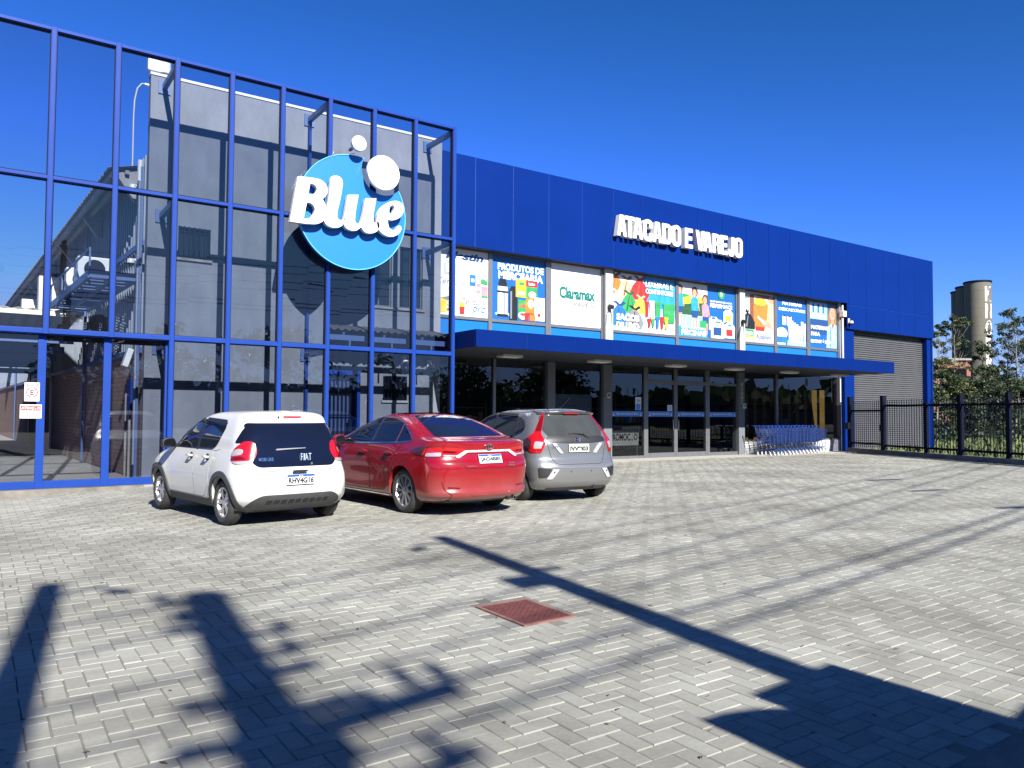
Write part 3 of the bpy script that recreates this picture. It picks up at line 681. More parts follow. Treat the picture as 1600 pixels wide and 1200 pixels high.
for k in range(len(fr)-1):
    x0, x1 = fr[k], fr[k+1]
    if (x0, x1) in ((13.83, 14.12), (16.03, 16.38), (22.43, 22.76)): continue
    q = MB(); a = lambda: rnd.uniform(-.006, .006)
    q.add([(x0+.03, YG2+.01+a(), .05 if x0 < 22.5 else .5), (x1-.03, YG2+.01+a(), .05 if x0 < 22.5 else .5), (x1-.03, YG2+.01+a(), 2.97), (x0+.03, YG2+.01+a(), 2.97)], [(0,1,2,3)])
    nm = 'glass_door' if x0 in (17.90, 19.28) else 'pane'
    g = q.build(nm, GL['shop'], st)
    if nm == 'glass_door':
        h = MB(); hx = x1-.13 if x0 < 18 else x0+.13; h.tube([(hx, YG2-.05, .9), (hx, YG2-.05, 1.25)], .015, 8); h.build('handle', M['chrome'], g)
b = MB(); b.box(22.76, 28.66, YG2-.08, YG2+.1, 0, .46); b.build('low_wall', M['columnlt'], st, bevel=.008)
b = MB(); b.box(9.9, 28.7, YG2-.02, YG2+.1, 2.962, 3.3); b.build('lintel', M['soffit'], st)
# interior seen through the glass
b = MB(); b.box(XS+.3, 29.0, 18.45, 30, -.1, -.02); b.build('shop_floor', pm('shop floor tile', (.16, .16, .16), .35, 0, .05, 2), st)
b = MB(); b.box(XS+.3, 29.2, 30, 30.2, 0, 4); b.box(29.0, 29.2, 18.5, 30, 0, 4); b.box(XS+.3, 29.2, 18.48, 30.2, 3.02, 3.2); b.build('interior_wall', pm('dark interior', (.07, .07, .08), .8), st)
b = MB()
for k, x in enumerate(np.arange(22.95, 28.6, .52)): b.box(x, x+(.20 if k < 9 else .34), 18.78, 18.80, .02, 2.45)
b.build('strip_curtain', pm('amber strip curtain', (.20, .12, .03), .5, 0, .2, 3), st)
for k, x in enumerate((11.2, 13.2, 15.2, 18.4, 20.4)):
    sh = thing('store_shelf', f'dark shelf of goods inside the shop, {("first","second","third","fourth","fifth")[k]} from the glass screen', 'shelf', (x, 22, 0), 0, 'shelves inside the shop')
    q = MB(); 
    for z in (.1, .6, 1.1, 1.6): q.box(x-.7, x+.7, 21.7, 22.2, z, z+.03)
    q.box(x-.73, x-.7, 21.7, 22.2, 0, 1.9); q.box(x+.7, x+.73, 21.7, 22.2, 0, 1.9); q.build('rack', M['alu'], sh)
    for c in range(4):
        q = MB()
        for z in (.13, .63, 1.13): 
            for i in range(6):
                if (i+c) % 4 == int(z*3) % 4: q.box(x-.66+i*.22, x-.5+i*.22, 21.72, 22.0, z, z+rnd.uniform(.15, .36))
        if q.v: q.build('goods', pm(f'goods colour {c}', [(.5,.5,.48),(.05,.15,.45),(.4,.08,.06),(.1,.3,.12)][c], .5), sh)
t = thing('display_board', 'plain blue grey board standing inside the glass left of the entrance', 'board', (14.9, 18.5, 0)); q = MB(); q.box(14.17, 15.72, 18.42, 18.45, 1.15, 2.02); q.build('panel', pm('blue grey board', (.30, .36, .42), .6), t)
q = MB(); q.box(14.3, 14.34, 18.42, 18.45, 0, 1.15); q.box(15.55, 15.59, 18.42, 18.45, 0, 1.15); q.build('leg', M['alu'], t)
t = thing('promotion_board', 'grey promotion board with black hand lettering inside the entrance glass', 'board', (17.1, 18.5, 0)); q = MB(); q.box(16.45, 17.72, 18.42, 18.44, .42, 1.06); q.build('panel', pm('grey paper', (.22, .22, .215), .7), t)
q = MB(); put_text(q, 'CORRE QUE É', (16.85, 18.416, .96), UX, UZ, UN, .62, .12, .03); put_text(q, 'PROMOÇÃO', (17.08, 18.416, .69), UX, UZ, UN, 1.18, .34, .04); q.build('lettering', INK, t)
q = MB(); q.box(16.5, 16.53, 18.42, 18.44, 0, .42); q.box(17.64, 17.67, 18.42, 18.44, 0, .42); q.build('leg', M['alu'], t)
# door band stickers
SB = pm('blue band film', (.05, .19, .55), .4, 0, .05)
for k, (x0, x1) in enumerate(((16.43, 17.79), (18.02, 19.19), (19.38, 20.74), (20.97, 22.40))):
    t = thing('door_band', ('blue welcome band on the glass beside the grey column with switch box', 'blue welcome band on the left sliding glass door', 'blue welcome band on the right sliding glass door', 'blue welcome band on the glass pane nearest the trolleys')[k], 'window sticker', ((x0+x1)/2, YG2, 1.36), 0, 'welcome bands on the entrance glass')
    q = MB(); q.box(x0, x1, YG2-.002, YG2+.001, 1.35, 1.52); q.build('film', SB, t)
    q = MB(); put_text(q, 'Seja bem-vindo à Blue', ((x0+x1)/2, YG2-.004, 1.435), UX, UZ, UN, (x1-x0)*.70, .085, .015)
    for xx in (x0+.09, x1-.09): ring(q, xx, 1.40, .0, .026, YG2-.004, 12); ring(q, xx+.006, 1.455, 0, .018, YG2-.004, 12); q.box(xx-.03, xx+.03, YG2-.0045, YG2-.004, 1.37, 1.385)
    q.build('lettering', WHT, t)
t = thing('door_notice', 'tall pale blue and white notice stuck above the first welcome band', 'notice', (17.6, YG2, 1.55)); q = MB(); q.box(17.46, 17.72, YG2-.004, YG2-.001, 1.56, 1.98); q.build('paper', pm('pale paper', (.5, .55, .6), .6), t)
q = MB(); q.box(17.49, 17.69, YG2-.006, YG2-.004, 1.57, 1.76); put_text(q, '24', (17.59, YG2-.006, 1.87), UX, UZ, UN, .12, .09); q.build('marks', SB, t)
t = thing('door_notice', 'small square white notice on the left sliding glass door', 'notice', (19.0, YG2, 1.55)); q = MB(); q.box(18.92, 19.15, YG2-.004, YG2-.001, 1.54, 1.74); q.build('paper', pm('pale paper', (.5, .55, .6), .6), t)
q = MB(); ring(q, 19.03, 1.64, .05, .07, YG2-.006); q.build('marks', SB, t)
t = thing('switch_box', 'small grey switch box on the column left of the entrance', 'switch box', (16.2, YG2-.1, 1.95)); q = MB(); q.box(16.13, 16.28, YG2-.15, YG2-.101, 1.92, 2.10); q.build('case', M['columnlt'], t, bevel=.008); q = MB(); q.box(16.17, 16.24, YG2-.156, YG2-.151, 1.97, 2.05); q.build('key', M['black'], t)
t = thing('house_number', 'vertical pale house number on the column left of the trolleys', 'house number', (22.6, YG2-.1, 1.9)); 
for k, d in enumerate('12085'):
    q = MB(); put_text(q, d, (22.6, YG2-.112, 2.52-.16*k), UX, UZ, UN, .11, .125, .02); q.build('digit', M['columnlt'], t)
t = thing('bell_box', 'round edged grey bell box below the house number', 'bell', (22.7, YG2-.1, 1.7)); q = MB(); q.box(22.6, 22.78, YG2-.17, YG2-.101, 1.66, 1.85); q.build('case', M['columnlt'], t, bevel=.02); q = MB(); q.cyl((22.69, YG2-.17, 1.755), .05, 0, -.02, 16, 'Y'); q.build('button', M['alu'], t)
# end column services
t = thing('conduit_run', 'white conduit with small boxes on the end column of the window band', 'conduit', (28.72, YG2-.15, 3.4)); q = MB(); q.tube([(28.73, YG2-.20, 3.39), (28.73, YG2-.20, 5.9)], .05, 10); q.build('pipe', M['columnlt'], t, smooth=50)
q = MB(); q.box(28.62, 28.84, YG2-.33, YG2-.14, 5.42, 5.66); q.build('box', M['cream'], t, bevel=.02); 
cctv(28.95, YG2-.32, 5.14, 'white bullet camera box on the end column beside the last poster'); 
t = thing('conduit_run', 'white conduit on the end column under the canopy by the fence', 'conduit', (28.72, YG2-.15, 0)); q = MB(); q.tube([(28.60, YG2-.16, 1.9), (28.60, YG2-.16, 2.9)], .035, 10); q.build('pipe', M['columnlt'], t, smooth=50)
for k, x in enumerate((16.2, 22.58)):
    t = thing('wall_spotlight', ('small black spotlight on the upper grey column between the paper and rubbish bag posters', 'small black spotlight on the upper grey column beside the pool chemicals poster')[k], 'spotlight', (x, YG2-.14, 4.7), 0, 'spotlights on the upper columns')
    q = MB(); q.obox((x, YG2-.24, 4.78), (1, 0, 0), (0, 1, .4), (0, -.4, 1), .07, .07, .06); q.build('head', M['black'], t, bevel=.01); q = MB(); q.tube([(x, YG2-.14, 4.72), (x, YG2-.22, 4.76)], .015, 6); q.tube([(x-.02, YG2-.2, 4.74), (x-.10, YG2-.16, 4.55), (x-.12, YG2-.142, 4.2)], .008, 6); q.tube([(x+.02, YG2-.2, 4.74), (x+.09, YG2-.16, 4.55), (x+.10, YG2-.142, 4.25)], .008, 6); q.build('arm', M['black'], t)

# ------------------------------------------------------------------ entrance canopy
CX0, CX1, CY, CZ0, CZ1 = 9.46, 27.36, 15.20, 2.97, 3.375
cp = thing('entrance_canopy', 'deep blue flat canopy projecting over the shop entrance', 'canopy', (18, CY, CZ0))
sm = [CX0]+[10.92+1.53*k for k in range(11)]+[CX1]
b = MB()
for i in range(len(sm)-1): b.box(sm[i]+.004, sm[i+1]-.004, CY, CY+.05, CZ0, CZ1)
for x in (CX0, CX1-.05):
    ys = [CY+.05, 16.2, 17.2, 18.2]
    for i in range(3): b.box(x, x+.05, ys[i]+.004, ys[i+1]-.004, CZ0, CZ1)
b.build('fascia', M['canopy'], cp, bevel=.003)
b = MB(); b.box(CX0+.01, CX1-.01, CY+.01, CY+.04, CZ0+.008, CZ1-.008); b.build('joint_strip', M['seam'], cp)
b = MB(); b.box(CX0+.051, CX1-.051, CY+.051, 18.19, CZ0+.012, CZ0+.05); b.build('soffit', M['soffit'], cp)
b = MB(); b.box(CX0+.051, CX1-.051, CY+.051, 18.19, CZ1-.06, CZ1-.02); b.build('deck', M['corr'], cp)
LED = pm('lamp diffuser', (.72, .72, .68), .5, 0, .03)
ords = ('behind the grey hatchback end of the canopy', 'in front of the grey column left of the entrance', 'over the left of the sliding doors', 'left of the house number column', 'over the trolley row', 'at the fence end of the canopy')
for k, x in enumerate((11.56, 14.70, 17.83, 20.60, 23.55, 26.60)):
    t = thing('canopy_lamp', 'white flat lamp under the canopy, '+ords[k], 'ceiling lamp', (x, 16.88, CZ0), 0, 'lamps under the canopy')
    q = MB(); q.box(x-.32, x+.32, 16.70, 17.06, CZ0-.065, CZ0+.012); q.build('housing', M['white'], t, bevel=.02); q = MB(); q.box(x-.27, x+.27, 16.75, 17.01, CZ0-.072, CZ0-.065); q.build('diffuser', LED, t)

# ------------------------------------------------------------------ lettering on the fascia
t = thing('wall_lettering', 'raised white capitals reading ATACADO E VAREJO on the blue fascia', 'sign', (19.5, YF-.1, 6.6))
# ------------------------------------------------------------------ cut-out shapes with holes
def cut_geo(loops, ext, smooth_loops=False, res=5):
    """loops: 2D outlines (first outer, others holes); returns verts, faces of an extruded plate (x, z in plane, depth along y from -ext to +ext)"""
    c = bpy.data.curves.new('t', 'CURVE'); c.dimensions = '2D'; c.fill_mode = 'BOTH'; c.extrude = ext; c.resolution_u = res
    for lp in loops:
        if smooth_loops:
            sp = c.splines.new('BEZIER'); sp.bezier_points.add(len(lp)-1); n = len(lp)
            for i, p in enumerate(lp):
                bp = sp.bezier_points[i]; bp.co = (p[0], p[1], 0)
                a, q = Vector(lp[i-1]), Vector(lp[(i+1) % n]); P = Vector(p); d1, d2 = (P-a), (q-P)
                sharp = d1.angle(d2) > R(62)
                if sharp: bp.handle_left = (*(P-d1/3), 0); bp.handle_right = (*(P+d2/3), 0)
                else:
                    tg = (d1.normalized()+d2.normalized()).normalized(); bp.handle_left = (*(P-tg*d1.length/3), 0); bp.handle_right = (*(P+tg*d2.length/3), 0)
            sp.use_cyclic_u = True
        else:
            sp = c.splines.new('POLY'); sp.points.add(len(lp)-1)
            for i, p in enumerate(lp): sp.points[i].co = (p[0], p[1], 0, 1)
            sp.use_cyclic_u = True
    o = bpy.data.objects.new('t', c); me = bpy.data.meshes.new_from_object(o)
    v = [(p.co.x, -p.co.z, p.co.y) for p in me.vertices]; f = [list(p.vertices) for p in me.polygons]
    bpy.data.objects.remove(o); bpy.data.curves.remove(c); bpy.data.meshes.remove(me)
    return v, f
def circ(cx, cz, r, n=64, a0=0, a1=2*math.pi): return [(cx+r*math.cos(a0+(a1-a0)*k/n), cz+r*math.sin(a0+(a1-a0)*k/n)) for k in range(n)]
def rrect(x0, x1, z0, z1, rx, rz, n=8):
    P = []
    for cx, cz, a in ((x1-rx, z1-rz, 0), (x0+rx, z1-rz, 90), (x0+rx, z0+rz, 180), (x1-rx, z0+rz, 270)):
        for k in range(n+1): t = R(a+90*k/n); P.append((cx+rx*math.cos(t), cz+rz*math.sin(t)))
    return P
def rel(x0, x1, z0, z1, pts): return [(x0+(x1-x0)*a, z0+(z1-z0)*b) for a, b in pts]
def glyph(ch, x0, x1, z0, z1):
    q = lambda p: rel(x0, x1, z0, z1, p); w, h = x1-x0, z1-z0
    if ch == 'A': return [q([(0,0),(.28,1),(.72,1),(1,0),(.68,0),(.635,.19),(.365,.19),(.32,0)]), q([(.41,.38),(.59,.38),(.5,.78)])]
    if ch == 'T': return [q([(0,1),(1,1),(1,.81),(.68,.81),(.68,0),(.32,0),(.32,.81),(0,.81)])]
    if ch == 'E': return [q([(0,0),(0,1),(.98,1),(.98,.81),(.37,.81),(.37,.60),(.90,.60),(.90,.41),(.37,.41),(.37,.19),(1,.19),(1,0)])]
    if ch == 'V': return [q([(0,1),(.33,1),(.5,.36),(.67,1),(1,1),(.70,0),(.30,0)])]
    if ch == 'O': return [rrect(x0, x1, z0-.03*h, z1+.03*h, w*.48, h*.24), rrect(x0+.34*w, x1-.34*w, z0+.15*h, z1-.15*h, w*.155, h*.10)]
    if ch == 'D': return [q([(0,0),(0,1)])+[(p[0], p[1]) for p in rrect(x0, x1, z0, z1, w*.42, h*.22)[:9]][::-1]+[p for p in rrect(x0, x1, z0, z1, w*.42, h*.22)[-9:]][::-1],
                          rrect(x0+.36*w, x1-.34*w, z0+.18*h, z1-.18*h, w*.10, h*.07)]
    if ch == 'C':
        o = rrect(x0, x1, z0-.03*h, z1+.03*h, w*.48, h*.24); i = rrect(x0+.34*w, x1-.34*w, z0+.15*h, z1-.15*h, w*.155, h*.10)
        a = [(x1, z0+.62*h)]+o[0:27]+o[27:36]+[(x1, z0+.39*h)]
        bb = [(x1-.34*w, z0+.39*h)]+i[27:36][::-1]+i[18:27][::-1]+i[9:18][::-1]+i[0:9][::-1]+[(x1-.34*w, z0+.62*h)]
        return [a+bb]
    if ch == 'R': return [q([(0,0),(0,1),(.62,1),(.82,.96),(.95,.86),(.97,.68),(.93,.56),(.78,.49),(.92,.42),(.95,.28),(.96,.08),(1,0),(.68,0),(.64,.10),(.63,.30),(.58,.38),(.36,.38),(.36,0)]), q([(.36,.55),(.36,.82),(.53,.82),(.61,.77),(.62,.62),(.55,.55)])]
    if ch == 'J': return [q([(.55,1),(1,1),(1,.20),(.92,.05),(.72,-.03),(.35,-.03),(.12,.03),(0,.14),(0,.34),(.34,.34),(.36,.18),(.46,.15),(.54,.20)])]
b = MB()
LET = [('A',16.16,16.555),('T',16.50,16.90),('A',16.83,17.26),('C',17.27,17.69),('A',17.70,18.10),('D',18.13,18.54),('O',18.57,18.99),('E',19.18,19.56),('V',19.70,20.15),('A',20.08,20.51),('R',20.54,20.94),('E',20.95,21.32),('J',21.34,21.67),('O',21.69,22.11)]
for ch, x0, x1 in LET:
    z0, z1 = 6.975, 7.64
    v, f = cut_geo(glyph(ch, x0, x1, z0, z1), .09)
    q = MB(); q.add([(p[0], YF-.13+p[1], p[2]) for p in v], f); q.build('letter', M['signwhite'], t)
# ------------------------------------------------------------------ round logo sign
sg = thing('logo_sign', 'round sky blue sign with raised white Blue lettering and two white discs', 'sign', (6.67, 15.9, 4.55))
cx, cz, r = 6.67, 5.82, 1.262; bx, bz, br = 7.38, 6.84, .525
d = math.hypot(bx-cx, bz-cz); a0 = math.atan2(bz-cz, bx-cx); al = math.acos((r*r+d*d-br*br)/(2*r*d)); be = math.acos((br*br+d*d-r*r)/(2*br*d))
outl = [(cx+r*math.cos(a0+al+(2*math.pi-2*al)*k/90), cz+r*math.sin(a0+al+(2*math.pi-2*al)*k/90)) for k in range(91)]
bite = [(bx+br*math.cos(a0+math.pi-be+0-(-1)*0+2*be*(1-k/30)), bz+br*math.sin(a0+math.pi-be+2*be*(1-k/30))) for k in range(1, 30)]
# from the last rim point back to the first along the bite
if math.hypot(bite[0][0]-outl[-1][0], bite[0][1]-outl[-1][1]) > math.hypot(bite[-1][0]-outl[-1][0], bite[-1][1]-outl[-1][1]): bite = bite[::-1]
v, f = cut_geo([outl+bite], .05)
q = MB(); q.add([(p[0], 15.92+p[1], p[2]) for p in v], f); q.build('disc', M['signblue'], sg)
q = MB(); 
for k in range(len(outl)):      # raised rim
    p, n_ = outl[k], outl[(k+1) % len(outl)]
    if k < len(outl)-1: q.bar((p[0], 15.865, p[1]), (n_[0], 15.865, n_[1]), .014, .022, (0, 1, 0))
q.build('rim', pm('pale blue rim', (.10, .45, .95), .35), sg)
B = [(5.347, 6.33), (5.642, 6.352), (5.816, 6.349), (5.931, 6.291), (5.995, 6.178), (5.978, 6.056), (5.89, 5.936), (5.937, 5.865), (5.977, 5.766), (5.979, 5.635), (5.911, 5.48), (5.791, 5.397), (5.645, 5.37), (5.196, 5.356)]
Bh1 = [(5.612, 6.224), (5.689, 6.222), (5.749, 6.175), (5.761, 6.111), (5.727, 6.04), (5.661, 6.003), (5.579, 5.994)]
Bh2 = [(5.55, 5.816), (5.638, 5.811), (5.705, 5.755), (5.725, 5.674), (5.689, 5.577), (5.603, 5.486), (5.485, 5.461)]
l = [(6.072, 6.456), (6.168, 6.492), (6.265, 6.483), (6.328, 6.409), (6.329, 6.302), (6.261, 5.891), (6.222, 5.699), (6.232, 5.581), (6.288, 5.549), (6.363, 5.582), (6.398, 5.659), (6.383, 5.537), (6.337, 5.437), (6.227, 5.376), (6.09, 5.367), (5.98, 5.411), (5.933, 5.483), (5.963, 5.632), (6.025, 6.011)]
u = [(6.453, 6.123), (6.702, 6.165), (6.629, 5.667), (6.636, 5.561), (6.688, 5.523), (6.751, 5.564), (6.786, 5.664), (6.866, 6.116), (7.122, 6.158), (7.055, 5.718), (7.057, 5.623), (7.115, 5.612), (7.174, 5.659), (7.21, 5.549), (7.153, 5.432), (7.022, 5.364), (6.892, 5.362), (6.804, 5.423), (6.775, 5.473), (6.662, 5.376), (6.521, 5.364), (6.402, 5.419), (6.364, 5.534), (6.381, 5.657)]
e = [(7.76, 6.132), (7.652, 6.179), (7.501, 6.154), (7.337, 6.064), (7.205, 5.919), (7.149, 5.76), (7.145, 5.595), (7.197, 5.465), (7.302, 5.384), (7.451, 5.349), (7.602, 5.389), (7.707, 5.482), (7.742, 5.584), (7.726, 5.624), (7.659, 5.62), (7.615, 5.538), (7.524, 5.506), (7.449, 5.542), (7.411, 5.648), (7.404, 5.729), (7.506, 5.725), (7.657, 5.787), (7.763, 5.895), (7.798, 6.012)]
eh = [(7.444, 5.86), (7.437, 5.956), (7.472, 6.044), (7.517, 6.074), (7.557, 6.044), (7.549, 5.959), (7.504, 5.883)]
for nm, lps in (('B', [B, Bh1, Bh2]), ('l', [l]), ('u', [u]), ('e', [e, eh])):
    v, f = cut_geo(lps, .06, True, 6)
    q = MB(); q.add([(p[0], 15.72+p[1], p[2]) for p in v], f); q.build('letter', M['signwhite'], sg)
for (x, z, rr, n_) in ((7.26, 6.735, .388, 'large_disc'), (6.675, 7.28, .168, 'small_disc')):
    q = MB(); q.lathe([(.001, 15.58), (rr-.01, 15.58), (rr, 15.59), (rr, 15.67), (.001, 15.67)], 64, (x, 0, z), 'Y'); q.build(n_, M['signwhite'], sg, smooth=40)
q = MB()
for x, z in ((7.26, 6.735), (6.675, 7.28), (6.2, 5.7), (7.1, 5.5)): q.bar((x, 15.66 if z > 6.5 else 15.9, z), (x, D, z), .05, .05)
q.bar((6.62, 15.70, 7.08), (6.62, 15.9, 7.12), .01, .01); q.box(5.6, 7.8, D-.10, D-.04, 5.5, 5.56); q.build('standoffs', M['steel'], sg)

# ------------------------------------------------------------------ posters in the window band
class Poster:
    def __init__(s, name, label, x0, x1, base):
        s.x0, s.x1, s.z0, s.z1 = x0+.012, x1-.012, ZP0, ZP1; s.y = YG2-.004; s.k = 0
        s.t = thing('window_poster', label, 'poster', ((x0+x1)/2, YG2, ZP0), 0, 'posters in the upper window band')
        q = MB(); q.box(s.x0, s.x1, YG2-.004, YG2+.03, s.z0, s.z1); q.build('sheet', base, s.t)
        s.mbs = {}
    def P(s, u, v): return (s.x0+(s.x1-s.x0)*u, s.z0+(s.z1-s.z0)*v)
    def mb(s, mat):
        if mat.name not in s.mbs: s.mbs[mat.name] = (MB(), mat)
        return s.mbs[mat.name][0]
    def poly(s, mat, pts):
        s.k += 1; y = s.y-.0007*s.k; Q = [s.P(*p) for p in pts]; s.mb(mat).add([(x, y, z) for x, z in Q], [list(range(len(Q)))]); return s
    def rect(s, mat, u0, u1, v0, v1): return s.poly(mat, [(u0,v0),(u1,v0),(u1,v1),(u0,v1)])
    def ell(s, mat, u, v, ru, rv, n=20): return s.poly(mat, [(u+ru*math.cos(2*math.pi*k/n), v+rv*math.sin(2*math.pi*k/n)) for k in range(n)])
    def text(s, mat, txt, u, v, w, h, bold=.03, shear=0., align='c'):
        s.k += 1; x, z = s.P(u, v); q = MB(); put_text(q, txt, (x, s.y-.0007*s.k, z), UX, UZ, UN, (s.x1-s.x0)*w if w else None, (s.z1-s.z0)*h, bold, 0, shear, 1., align)
        m_ = s.mb(mat); m_.add(q.v, q.f); return s
    def done(s):
        for nm, (mb, mat) in s.mbs.items(): mb.build('lettering' if nm in ('ink white', 'ink navy', 'ink teal', 'ink grey') else 'picture', mat, s.t)
def ink(n, c): return pm('ink '+n, tuple(v*.74 for v in c), .35, 0, .03 if n in ('white', 'navy', 'teal', 'grey') else .20, 5)
iW = ink('white', (.85,.85,.85)); iN = ink('navy', (.02,.07,.22)); iT = ink('teal', (.01,.16,.13)); iG = ink('grey', (.22,.22,.24)); iLG = ink('light grey', (.55,.56,.58))
iY = ink('yellow', (.75,.55,.04)); iR = ink('red', (.60,.03,.03)); iGr = ink('green', (.04,.30,.09)); iO = ink('orange', (.75,.20,.03)); iBl = ink('blue', (.03,.16,.55)); iK = ink('black', (.015,.017,.02)); iP = ink('pink', (.75,.25,.32))
iSk = ink('skin', (.55,.30,.20)); iHr = ink('hair', (.10,.05,.03)); iLB = ink('pale blue', (.30,.55,.80)); iCy = ink('cyan', (.03,.30,.75)); iBr = ink('brown', (.22,.09,.04)); iDG = ink('dark green', (.03,.10,.04)); iTan = ink('tan', (.60,.45,.28))
POSTER_W = pm('white poster sheet', (.60, .61, .62), .35, 0, .02, 2); POSTER_B = pm('blue poster sheet', (.010, .085, .28), .35, 0, .04, 1); POSTER_M = pm('pale photo poster sheet', (.42, .40, .37), .35, 0, .1, 3)
p = Poster('p', 'white poster of paper dispensers half seen through the glass screen edge', *bays[0], POSTER_W)
p.text(iN, 'Plestin', .55, .90, .72, .12, .05, .25); p.poly(iLG, [(.16,.60),(.40,.60),(.42,.66),(.42,.78),(.38,.80),(.18,.80),(.15,.76)]).rect(iW, .20,.34,.64,.77); p.poly(iLG, [(.42,.58),(.54,.58),(.55,.74),(.50,.77),(.42,.77)]); p.rect(iW,.45,.51,.60,.74)
p.text(iLG,'Soluções em',.77,.73,.32,.05,.0).text(iLG,'dispensers',.77,.66,.30,.05,.0)
p.text(iG,'Century',.30,.49,.55,.12,.0,.2); p.text(iLG,'Consumer',.28,.40,.32,.05,0,.2); p.text(iLG,'Tudo em higiene profissional',.55,.335,.6,.04,0)
p.rect(iBl,.64,.76,.47,.64).rect(iW,.67,.73,.53,.58); p.rect(iP,.77,.86,.37,.52).rect(iW,.78,.85,.42,.46); p.poly(iGr,[(.86,.52),(.99,.50),(.99,.56),(.90,.60),(.86,.58)]).rect(iP,.87,.99,.34,.48).rect(iGr,.87,.99,.31,.34)
p.poly(iY,[(.10,.03),(.22,.05),(.22,.27),(.10,.25)]).poly(iG,[(.10,.25),(.30,.29),(.30,.25),(.22,.22)]).poly(iG,[(.22,.06),(.31,.09),(.31,.12),(.22,.10)]).rect(iLG,.23,.29,.13,.17); p.rect(iLG,.23,.29,.19,.22)
p.text(iG,'Century',.72,.22,.50,.12,.0,.2); p.text(iBl,'pro',.83,.10,.25,.12,0,.2); p.text(iLG,'Eficiência',.62,.13,.2,.04,0).text(iLG,'para o profissional',.68,.07,.28,.04,0); p.poly(iR,[(.46,.03),(.54,.03),(.55,.14),(.45,.14)]).poly(iY,[(.46,.14),(.54,.14),(.55,.21),(.51,.19),(.49,.23),(.46,.19)])
p.done()
p = Poster('p', 'blue grocery poster reading PRODUTOS DE MERCEARIA with two thermos flasks', *bays[1], POSTER_B)
p.text(iW,'PRODUTOS DE',.54,.83,.86,.105,.04).text(iW,'MERCEARIA',.54,.70,.84,.125,.045)
p.ell(iLB,.2,.09,.14,.035)
p.rect(iLG,.11,.29,.06,.52).rect(iW,.15,.18,.08,.50).rect(iG,.22,.24,.08,.50).rect(iK,.10,.30,.42,.45).rect(iK,.10,.30,.05,.09).poly(iK,[(.13,.52),(.27,.52),(.28,.56),(.25,.64),(.15,.64),(.12,.56)]).rect(iLG,.12,.28,.45,.52)
p.poly(iK,[(.32,.01),(.47,.01),(.47,.46),(.49,.44),(.50,.50),(.44,.54),(.36,.54),(.32,.48)]).rect(iG,.34,.37,.03,.46)
p.rect(iY,.44,.63,.38,.66).rect(iGr,.50,.60,.57,.62).rect(iW,.47,.60,.42,.47); p.rect(iGr,.63,.85,.34,.60).rect(iR,.63,.85,.56,.66).ell(iW,.75,.44,.07,.05); p.text(iW,'Leão',.74,.61,.12,.05,.03)
p.rect(iGr,.48,.66,.10,.34).text(iR,'Café',.56,.25,.12,.07,.03); p.rect(iO,.63,.80,.12,.38).ell(iW,.72,.29,.055,.07).rect(iR,.66,.78,.10,.14); p.rect(iW,.79,.99,.03,.40).text(iGr,'chá',.89,.28,.14,.06,.02).text(iBl,'leve',.88,.20,.13,.06,.02); p.ell(iR,.88,.12,.03,.03)
p.ell(iW,.57,.09,.09,.06).ell(iBr,.57,.11,.06,.025).rect(iO,.70,.81,.02,.12).rect(iR,.60,.68,.02,.14)
p.done()
p = Poster('p', 'plain white poster reading Claramax PAPÉIS in dark green', *bays[2], POSTER_W)
p.text(iT,'Claramax',.53,.54,.72,.20,.05); p.text(iG,'PAPÉIS',.66,.37,.42,.10,.04); p.done()
p = Poster('p', 'poster of coloured rubbish bags and bins reading SACOS DE LIXO', *bays[3], POSTER_W)
p.rect(iCy,.505,.999,.45,.999).rect(iLB,.505,.999,.30,.45); p.rect(iLB,.001,.505,.04,.30)
def bag(u, v, s, m1, m2):
    p.poly(m1, [(u-.10*s,v-.16*s),(u+.08*s,v-.17*s),(u+.12*s,v-.08*s),(u+.08*s,v+.04*s),(u+.02*s,v+.14*s),(u-.03*s,v+.14*s),(u-.09*s,v+.05*s),(u-.13*s,v-.07*s)])
    p.poly(m2, [(u-.02*s,v+.13*s),(u-.09*s,v+.19*s),(u-.04*s,v+.19*s),(u,v+.15*s),(u+.05*s,v+.20*s),(u+.08*s,v+.17*s),(u+.02*s,v+.12*s)])
    p.poly(m2, [(u-.05*s,v-.14*s),(u-.03*s,v-.14*s),(u,v+.10*s),(u-.01*s,v+.10*s)]); p.poly(m2, [(u+.05*s,v-.14*s),(u+.06*s,v-.13*s),(u+.02*s,v+.10*s)])
bag(.07,.80,1.1,iO,iBr); bag(.24,.76,1.05,iTan,iBr); bag(.44,.76,1.2,iR,iBr); bag(.10,.52,1.,iLG,iW); bag(.28,.50,1.1,iGr,iDG); bag(.45,.48,.9,iY,iTan); bag(.13,.28,1.15,iBl,iN); bag(.36,.24,1.1,iG,iK)
p.text(iW,'SACOS',.25,.235,.34,.115,.045).text(iW,'DE LIXO',.25,.09,.34,.115,.045); p.text(iW,'LIXEIRAS E',.74,.87,.44,.115,.035).text(iW,'CONTENTORES',.74,.74,.44,.085,.03)
def bin_(u0,u1,v0,v1,mm): p.poly(mm,[(u0+.01,v0),(u1-.01,v0),(u1,v1),(u0,v1)]).rect(mm,u0-.008,u1+.008,v1,v1+.035).rect(iK,u0+.01,u0+.025,v0-.015,v0)
bin_(.51,.57,.28,.52,iR); bin_(.585,.66,.28,.54,iW); bin_(.67,.755,.26,.54,iGr); bin_(.80,.985,.20,.52,iGr); bin_(.55,.60,.10,.22,iR); bin_(.61,.655,.10,.22,iGr); bin_(.68,.73,.09,.26,iBl); bin_(.75,.80,.09,.27,iR); bin_(.82,.87,.09,.27,iY)
p.done()
